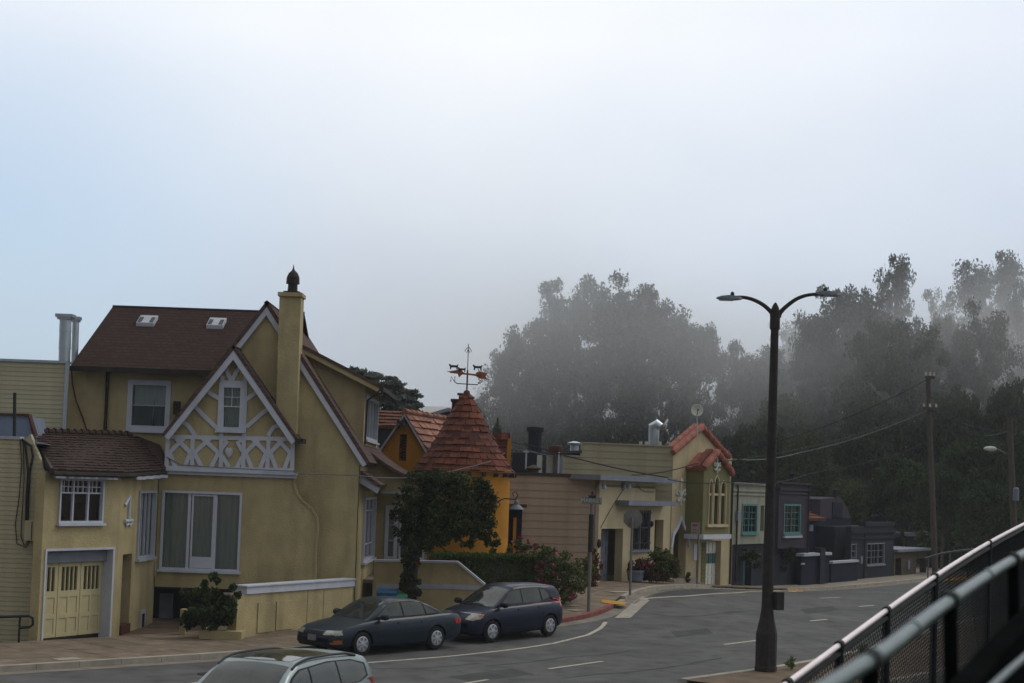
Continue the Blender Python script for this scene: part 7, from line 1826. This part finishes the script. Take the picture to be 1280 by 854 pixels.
# the wooded slope itself: one mass nobody could count
C, R = [], []
for _ in range(2600):
    px_ = RN.uniform(430, 1400); Y_ = RN.uniform(106, 262); x_ = (px_ - 640) / 2000 * Y_; g_ = G(x_, Y_)
    if (Y_ < 116 and px_ < 1170) or (px_ < 600 and Y_ > 150): continue
    r_ = RN.uniform(1.3, 2.6); C.append((x_, Y_, g_ + r_ * RN.uniform(.1, 1.0))); R.append((r_ * 1.2, r_ * 1.2, r_))
C, R = np.array(C), np.array(R)
o = link('wooded_slope', quads_mesh('wooded_slope', leaves_np(C, R, 75, .75, RN, shell=.35), M['leaf_dark']), kind='stuff'); tag(o, 'dark shrubs and undergrowth covering the slope behind the houses', 'undergrowth')

# ---- garden plants near the road
def plant(name, lab, cat, blobs, n, size, mt, stems=None, group=None, aspect=.55, flowers=None, bark='bark', shell=.45):
    """blobs: (px,py,Y,rx,ry,rz) in metres, placed at photo pixels"""
    C = np.array([tuple(at(b[0], b[1], b[2])) for b in blobs]); R = np.array([b[3:6] for b in blobs])
    lo = min(c[2] - r[2] for c, r in zip(C, R)); b0_ = Vector((C[:, 0].mean(), C[:, 1].mean(), G(C[:, 0].mean(), C[:, 1].mean()) + .1))
    e = empty(name, tuple(b0_), lab, cat, group)
    vol = (R[:, 0] * R[:, 1] * R[:, 2]) ** (2 / 3); tot = vol.sum(); V = []
    for c, r, w in zip(C, R, vol):
        m_ = max(10, int(n * w / tot)); k = max(1, m_ // 45)
        # clumps inside the blob so that gaps open up
        d = RN.normal(size=(k, 3)); d /= np.linalg.norm(d, axis=1)[:, None]; cc = c + d * (RN.random(k)[:, None] ** .4) * r * .88
        V.append(leaves_np(cc, np.tile(np.maximum(r * .30, .10), (k, 1)), m_ // k, size, RN, shell=.5, aspect=aspect))
    V = np.concatenate(V) - np.array(b0_); link('foliage', quads_mesh('foliage', V, M[mt]), e)
    if stems:
        mb = MB()
        for pts, r in stems: mb.tube([at(*p) - b0_ for p in pts], r, 7)
        mb.build('stem', M[bark], e, local=True, smooth=True)
    if flowers:
        nf, fs, fm = flowers; sel = RN.integers(0, len(C), nf); d = RN.normal(size=(nf, 3)); d /= np.linalg.norm(d, axis=1)[:, None]; d[:, 1] = -abs(d[:, 1])
        cc = C[sel] + d * R[sel] * .95 - np.array(b0_); link('flowers', quads_mesh('flowers', leaves_np(cc, np.full((nf, 3), fs * .8), 6, fs, RN, aspect=.9), M[fm]), e, 'stuff')
    return e
_cy = [(455, 466, 1.3), (438, 470, 1.4), (470, 474, 1.5), (484, 481, 1.6), (462, 484, 1.7), (495, 489, 1.5), (478, 494, 1.8), (507, 497, 1.3), (498, 503, 1.6), (515, 508, 1.0), (488, 509, 1.8), (470, 505, 1.8), (505, 513, 1.4), (445, 488, 1.8), (490, 520, 2.0), (466, 520, 2.2)]
plant('cypress_tree', 'wind-swept cypress spreading behind the yellow house dormer', 'tree', [(a_, b_, 104, r_, r_, .34) for a_, b_, r_ in _cy], 9000, .34, 'leaf_cyp', stems=[([(462, 640, 104), (464, 560, 104), (460, 500, 104), (455, 470, 104)], [.5, .4, .25, .08])] + [([(462, 545 - i * 6, 104), (a_, b_ + 3, 104)], [.16, .04]) for i, (a_, b_, r_) in enumerate(_cy[:12])])
YT = 50.9
_gt = [(532, 612, .85, .65), (562, 606, .85, .55), (590, 622, .80, .68), (608, 648, .50, .72), (545, 645, .95, .80), (516, 634, .62, .60), (578, 655, .75, .5), (528, 672, .62, .5), (508, 662, .42, .62), (614, 678, .26, .36), (604, 665, .3, .4), (514, 705, .36, .55), (521, 690, .38, .42), (508, 722, .30, .5), (519, 735, .28, .4), (506, 742, .24, .32), (545, 600, .6, .34), (598, 606, .4, .3), (500, 640, .3, .4), (562, 642, .85, .6), (590, 650, .6, .5), (552, 668, .6, .4), (604, 630, .4, .5), (585, 672, .45, .36)]
M['leaf_gard'] = leaf_mat('dark_citrus_leaves', (.014, .024, .009), (.040, .056, .018), (.09, .11, .035))
plant('garden_tree', 'dark arching small tree before the orange tower with a thick leafy trunk', 'tree', [(a_, b_, YT, r_, .75 if r_ > .5 else .35, z_) for a_, b_, r_, z_ in _gt],
      27000, .11, 'leaf_gard', stems=[([(512, 752, YT), (514, 725, YT), (517, 700, YT), (527, 670, YT), (540, 640, YT)], [.2, .19, .17, .11, .05]), ([(517, 700, YT), (510, 670, YT), (512, 645, YT)], [.12, .07, .03]), ([(527, 672, YT), (560, 645, YT), (590, 640, YT), (607, 655, YT)], [.09, .07, .04, .02]), ([(537, 672, YT + .1), (545, 675, YT), (558, 690, YT)], [.02, .02, .015]), ([(590, 640, YT), (610, 655, YT), (616, 690, YT)], [.03, .02, .01])], flowers=(16, .08, 'tile_red'), shell=.4, bark='fascia')
# clipped hedge
hy = 54.4; ha, hb = at(548, 690, hy), at(684, 693, hy + 1.4)
he = empty('clipped_hedge', ((ha.x + hb.x) / 2, hy + .5, .3), 'clipped dark green hedge with sunlit top behind the parked hatchback', 'hedge')
dv = (hb - ha); dv.z = 0; nrm_ = Vector((dv.y, -dv.x, 0)).normalized(); Ln = dv.length; V = []
for _ in range(900):
    u_ = RN.random(); q = ha + dv * u_ + nrm_ * -RN.choice([0, RN.uniform(0, 1.1)], p=[.55, .45]); top_ = ha.z + (hb.z - ha.z) * u_
    zz = RN.uniform(.1, top_ - .12) if RN.random() < .55 else top_ - .12
    V.append((q.x, q.y, zz))
V = np.array(V); V = leaves_np(V, np.tile([.16, .16, .12], (len(V), 1)), 26, .075, RN, shell=.5, aspect=.6) - np.array(he.location)
link('foliage', quads_mesh('foliage', V, M['leaf_hedge']), he)
cb = MB(); cb.hexa([ha + nrm_ * -.1 - Vector((0, 0, ha.z)), hb + nrm_ * -.1 - Vector((0, 0, hb.z)), hb - nrm_ * 1.0 - Vector((0, 0, hb.z)), ha - nrm_ * 1.0 - Vector((0, 0, ha.z)), ha + nrm_ * -.1 - Vector((0, 0, .18)), hb + nrm_ * -.1 - Vector((0, 0, .18)), hb - nrm_ * 1.0 - Vector((0, 0, .18)), ha - nrm_ * 1.0 - Vector((0, 0, .18))]); cb.build('branches', M['bark'], he)
plant('flowering_bush', 'loose green bush with magenta flowers between the hedge and street sign', 'bush', [(690, 700, 54.6, .7, .6, .45), (705, 722, 54.2, .8, .6, .55), (725, 712, 55.4, .55, .5, .5), (715, 738, 54.4, .6, .5, .35), (675, 735, 54.4, .35, .4, .5), (697, 742, 54.0, .3, .3, .35)], 6500, .095, 'leaf_bush', stems=[([(708, 752, 54.4), (706, 735, 54.4), (700, 712, 54.6)], [.05, .04, .02]), ([(712, 752, 54.4), (722, 735, 54.6), (728, 712, 55)], [.05, .03, .02])], flowers=(5, .09, 'pink'))
plant('bougainvillea', 'magenta flowering plant low beside the red kerb left of the street sign', 'plant', [(708, 745, 53.4, .32, .3, .28), (689, 722, 54.0, .16, .2, .5), (676, 708, 54.4, .15, .2, .3)], 700, .08, 'leaf_bush', flowers=(26, .075, 'pink'))
plant('red_leaf_shrub', 'reddish shrub climbing the cream house corner behind the street sign', 'shrub', [(742, 705, 60.6, .35, .4, .45), (738, 722, 60.2, .45, .4, .5), (746, 716, 60.8, .25, .3, .4), (744, 690, 61, .2, .2, .25)], 1900, .10, 'leaf_red', stems=[([(740, 740, 60.4), (741, 705, 60.6)], .03)])
plant('wall_plants', 'low flowering plants along the foot of the brown siding wall', 'plant', [(662, 690, 57.6, .5, .4, .3), (650, 682, 57.8, .35, .3, .3), (683, 690, 58, .4, .4, .25), (640, 686, 57.4, .3, .3, .22)], 1600, .09, 'leaf_bush', flowers=(16, .1, 'pink'))
plant('planter_shrub', 'dark leggy shrub in the planter before the white framed windows', 'shrub', [(245, 745, 44.0, .4, .4, .34), (270, 750, 44.0, .5, .4, .42), (258, 772, 43.8, .62, .5, .42), (286, 765, 43.8, .34, .35, .45), (236, 776, 43.9, .35, .35, .36), (264, 722, 44.1, .17, .2, .12), (253, 729, 44.1, .15, .2, .12), (272, 731, 44.1, .12, .2, .16), (292, 737, 43.9, .22, .2, .10), (298, 745, 43.9, .12, .15, .13), (229, 741, 44.0, .12, .14, .1)], 3600, .13, 'leaf_dark', stems=[([(262, 795, 43.9), (260, 765, 43.9), (264, 735, 44.1)], [.05, .04, .015]), ([(266, 795, 43.9), (280, 765, 43.9), (294, 740, 43.9)], [.05, .03, .015]), ([(258, 795, 43.9), (245, 765, 43.9), (232, 745, 44)], [.05, .03, .012])])
plant('front_bush', 'round green and red bush before the barred window of the cream house', 'bush', [(822, 704, 64.8, .85, .6, .5), (812, 715, 64.6, .7, .6, .42), (832, 712, 65.2, .6, .5, .5), (838, 703, 65.4, .35, .4, .35), (824, 692, 65, .5, .5, .25)], 5200, .11, 'leaf_bush', stems=[([(822, 727, 64.8), (822, 700, 64.9)], .05)])
plant('front_bush_red', 'dark red-leaved shrub spreading below the round bush of the cream house', 'shrub', [(806, 708, 64.2, .4, .4, .35), (818, 720, 64.2, .6, .4, .25), (842, 706, 65.4, .2, .3, .25)], 1800, .11, 'leaf_red', flowers=(8, .09, 'pink'))
pt = at(794, 728, 64.0); pe = empty('plant_pot', (pt.x, pt.y, pt.z), 'grey-blue glazed pot with red foliage beside the grey garage door', 'pot')
m = MB(); m.lathe([(.22, 0), (.30, .08), (.34, .38), (.37, .42), (.37, .48), (.31, .48), (.29, .40)], pt, 18); m.build('pot', M['pot'], pe, smooth=True)
plant('potted_shrub', 'red and green shrub growing from the glazed pot', 'plant', [(795, 708, 64.0, .36, .3, .26), (789, 712, 64.0, .2, .2, .2), (801, 704, 64.0, .22, .2, .2)], 1300, .10, 'leaf_red')
plant('step_plant', 'small plant on the steps of the mission house arch', 'plant', [(860, 724, 69, .18, .18, .24), (860, 718, 69, .1, .1, .2)], 300, .09, 'leaf_bush')
plant('climbing_vine', 'dark vine hanging over the lower front of the teal-window house', 'vine', [(937, 692, 75.2, .55, .3, .35), (945, 702, 75.4, .35, .3, .45), (932, 700, 75, .3, .2, .3)], 1700, .12, 'leaf_near')
plant('climbing_vine', 'dark vine on the wall below the mauve house bay', 'vine', [(985, 692, 79.6, .4, .3, .6), (978, 705, 79.6, .3, .3, .5)], 1400, .12, 'leaf_dark')
for px_, py_, lab_ in ((989, 829, 'small dry weed tuft by the median kerb beside the lamp base'), (1080, 812, 'thin weed tuft on the median dirt behind the chain-link fence')):
    plant('weed_tuft', lab_, 'weed', [(px_, py_, 41.3 if px_ < 1000 else 43, .2, .15, .10), (px_ - 3, py_ + 1, 41.3 if px_ < 1000 else 43, .12, .1, .07)], 160, .12, 'leaf_bush', aspect=.2)
FOG_DENSITY = .028
# ================================================================== air
def vol_mat(name, col, dens, aniso=.1):
    m = bpy.data.materials.new(name); m.use_nodes = True; nt = m.node_tree; nt.nodes.remove(nt.nodes['Principled BSDF'])
    v = nt.nodes.new('ShaderNodeVolumePrincipled'); v.inputs['Color'].default_value = (*col, 1); v.inputs['Density'].default_value = dens; v.inputs['Anisotropy'].default_value = aniso
    nt.links.new(v.outputs[0], nt.nodes['Material Output'].inputs['Volume']); return m, nt, v
hz = MB(); hz.box((60, 140, 28), (900, 860, 64))
o = hz.build('haze', vol_mat('pale_air', (.93, .96, 1.0), .0003)[0]); o['kind'] = 'stuff'
# the low cloud that drifts through the tree tops: ragged, fading out on every side
fm, nt, v = vol_mat('low_cloud', (.985, .995, 1.0), 0.0, .6)
K = nt.links.new
g = nt.nodes.new('ShaderNodeTexCoord'); sp_ = nt.nodes.new('ShaderNodeSeparateXYZ')
nz_ = nt.nodes.new('ShaderNodeTexNoise'); nz_.inputs['Scale'].default_value = .030; nz_.inputs['Detail'].default_value = 4.0; K(g.outputs['Object'], nz_.inputs['Vector'])
off_ = nt.nodes.new('ShaderNodeVectorMath'); off_.operation = 'MULTIPLY_ADD'; K(nz_.outputs['Color'], off_.inputs[0]); off_.inputs[1].default_value = (60, 30, 34); K(g.outputs['Object'], off_.inputs[2])
K(off_.outputs[0], sp_.inputs[0])
def ramp_(sock, a, b, c, d):
    o_ = []
    for p, q in ((a, b), (d, c)):
        m_ = nt.nodes.new('ShaderNodeMapRange'); m_.interpolation_type = 'SMOOTHSTEP'; m_.inputs['From Min'].default_value = p; m_.inputs['From Max'].default_value = q; K(sock, m_.inputs['Value']); o_.append(m_.outputs[0])
    x = nt.nodes.new('ShaderNodeMath'); x.operation = 'MULTIPLY'; K(o_[0], x.inputs[0]); K(o_[1], x.inputs[1]); return x.outputs[0]
# (object coordinates are world coordinates; the noise shifts them by about +30, +15, +13)
rx_ = ramp_(sp_.outputs['X'], -22, 44, 200, 215); rz_ = ramp_(sp_.outputs['Z'], 21, 34, 34, 48)
sxyz = nt.nodes.new('ShaderNodeSeparateXYZ'); K(g.outputs['Object'], sxyz.inputs[0]); ry_ = ramp_(sxyz.outputs['Y'], 118, 136, 185, 208)
rx2 = ramp_(sxyz.outputs['X'], -55, -5, 180, 200); rz2 = ramp_(sxyz.outputs['Z'], 4, 11, 29, 42)
cur = rx_
for s_ in (rz_, ry_, rx2, rz2):
    x = nt.nodes.new('ShaderNodeMath'); x.operation = 'MULTIPLY'; K(cur, x.inputs[0]); K(s_, x.inputs[1]); cur = x.outputs[0]
ml = nt.nodes.new('ShaderNodeMath'); ml.operation = 'MULTIPLY'; ml.inputs[1].default_value = FOG_DENSITY; K(cur, ml.inputs[0]); K(ml.outputs[0], v.inputs['Density'])
fb = MB(); fb.box((73, 163, 29), (254, 90, 50))
o = fb.build('fog_bank', fm, local=True); tag(o, 'low grey fog drifting through the tops of the eucalyptus grove', 'fog', kind='stuff')
SC.cycles.volume_step_rate = .7; SC.cycles.volume_max_steps = 96; SC.cycles.volume_bounces = 7
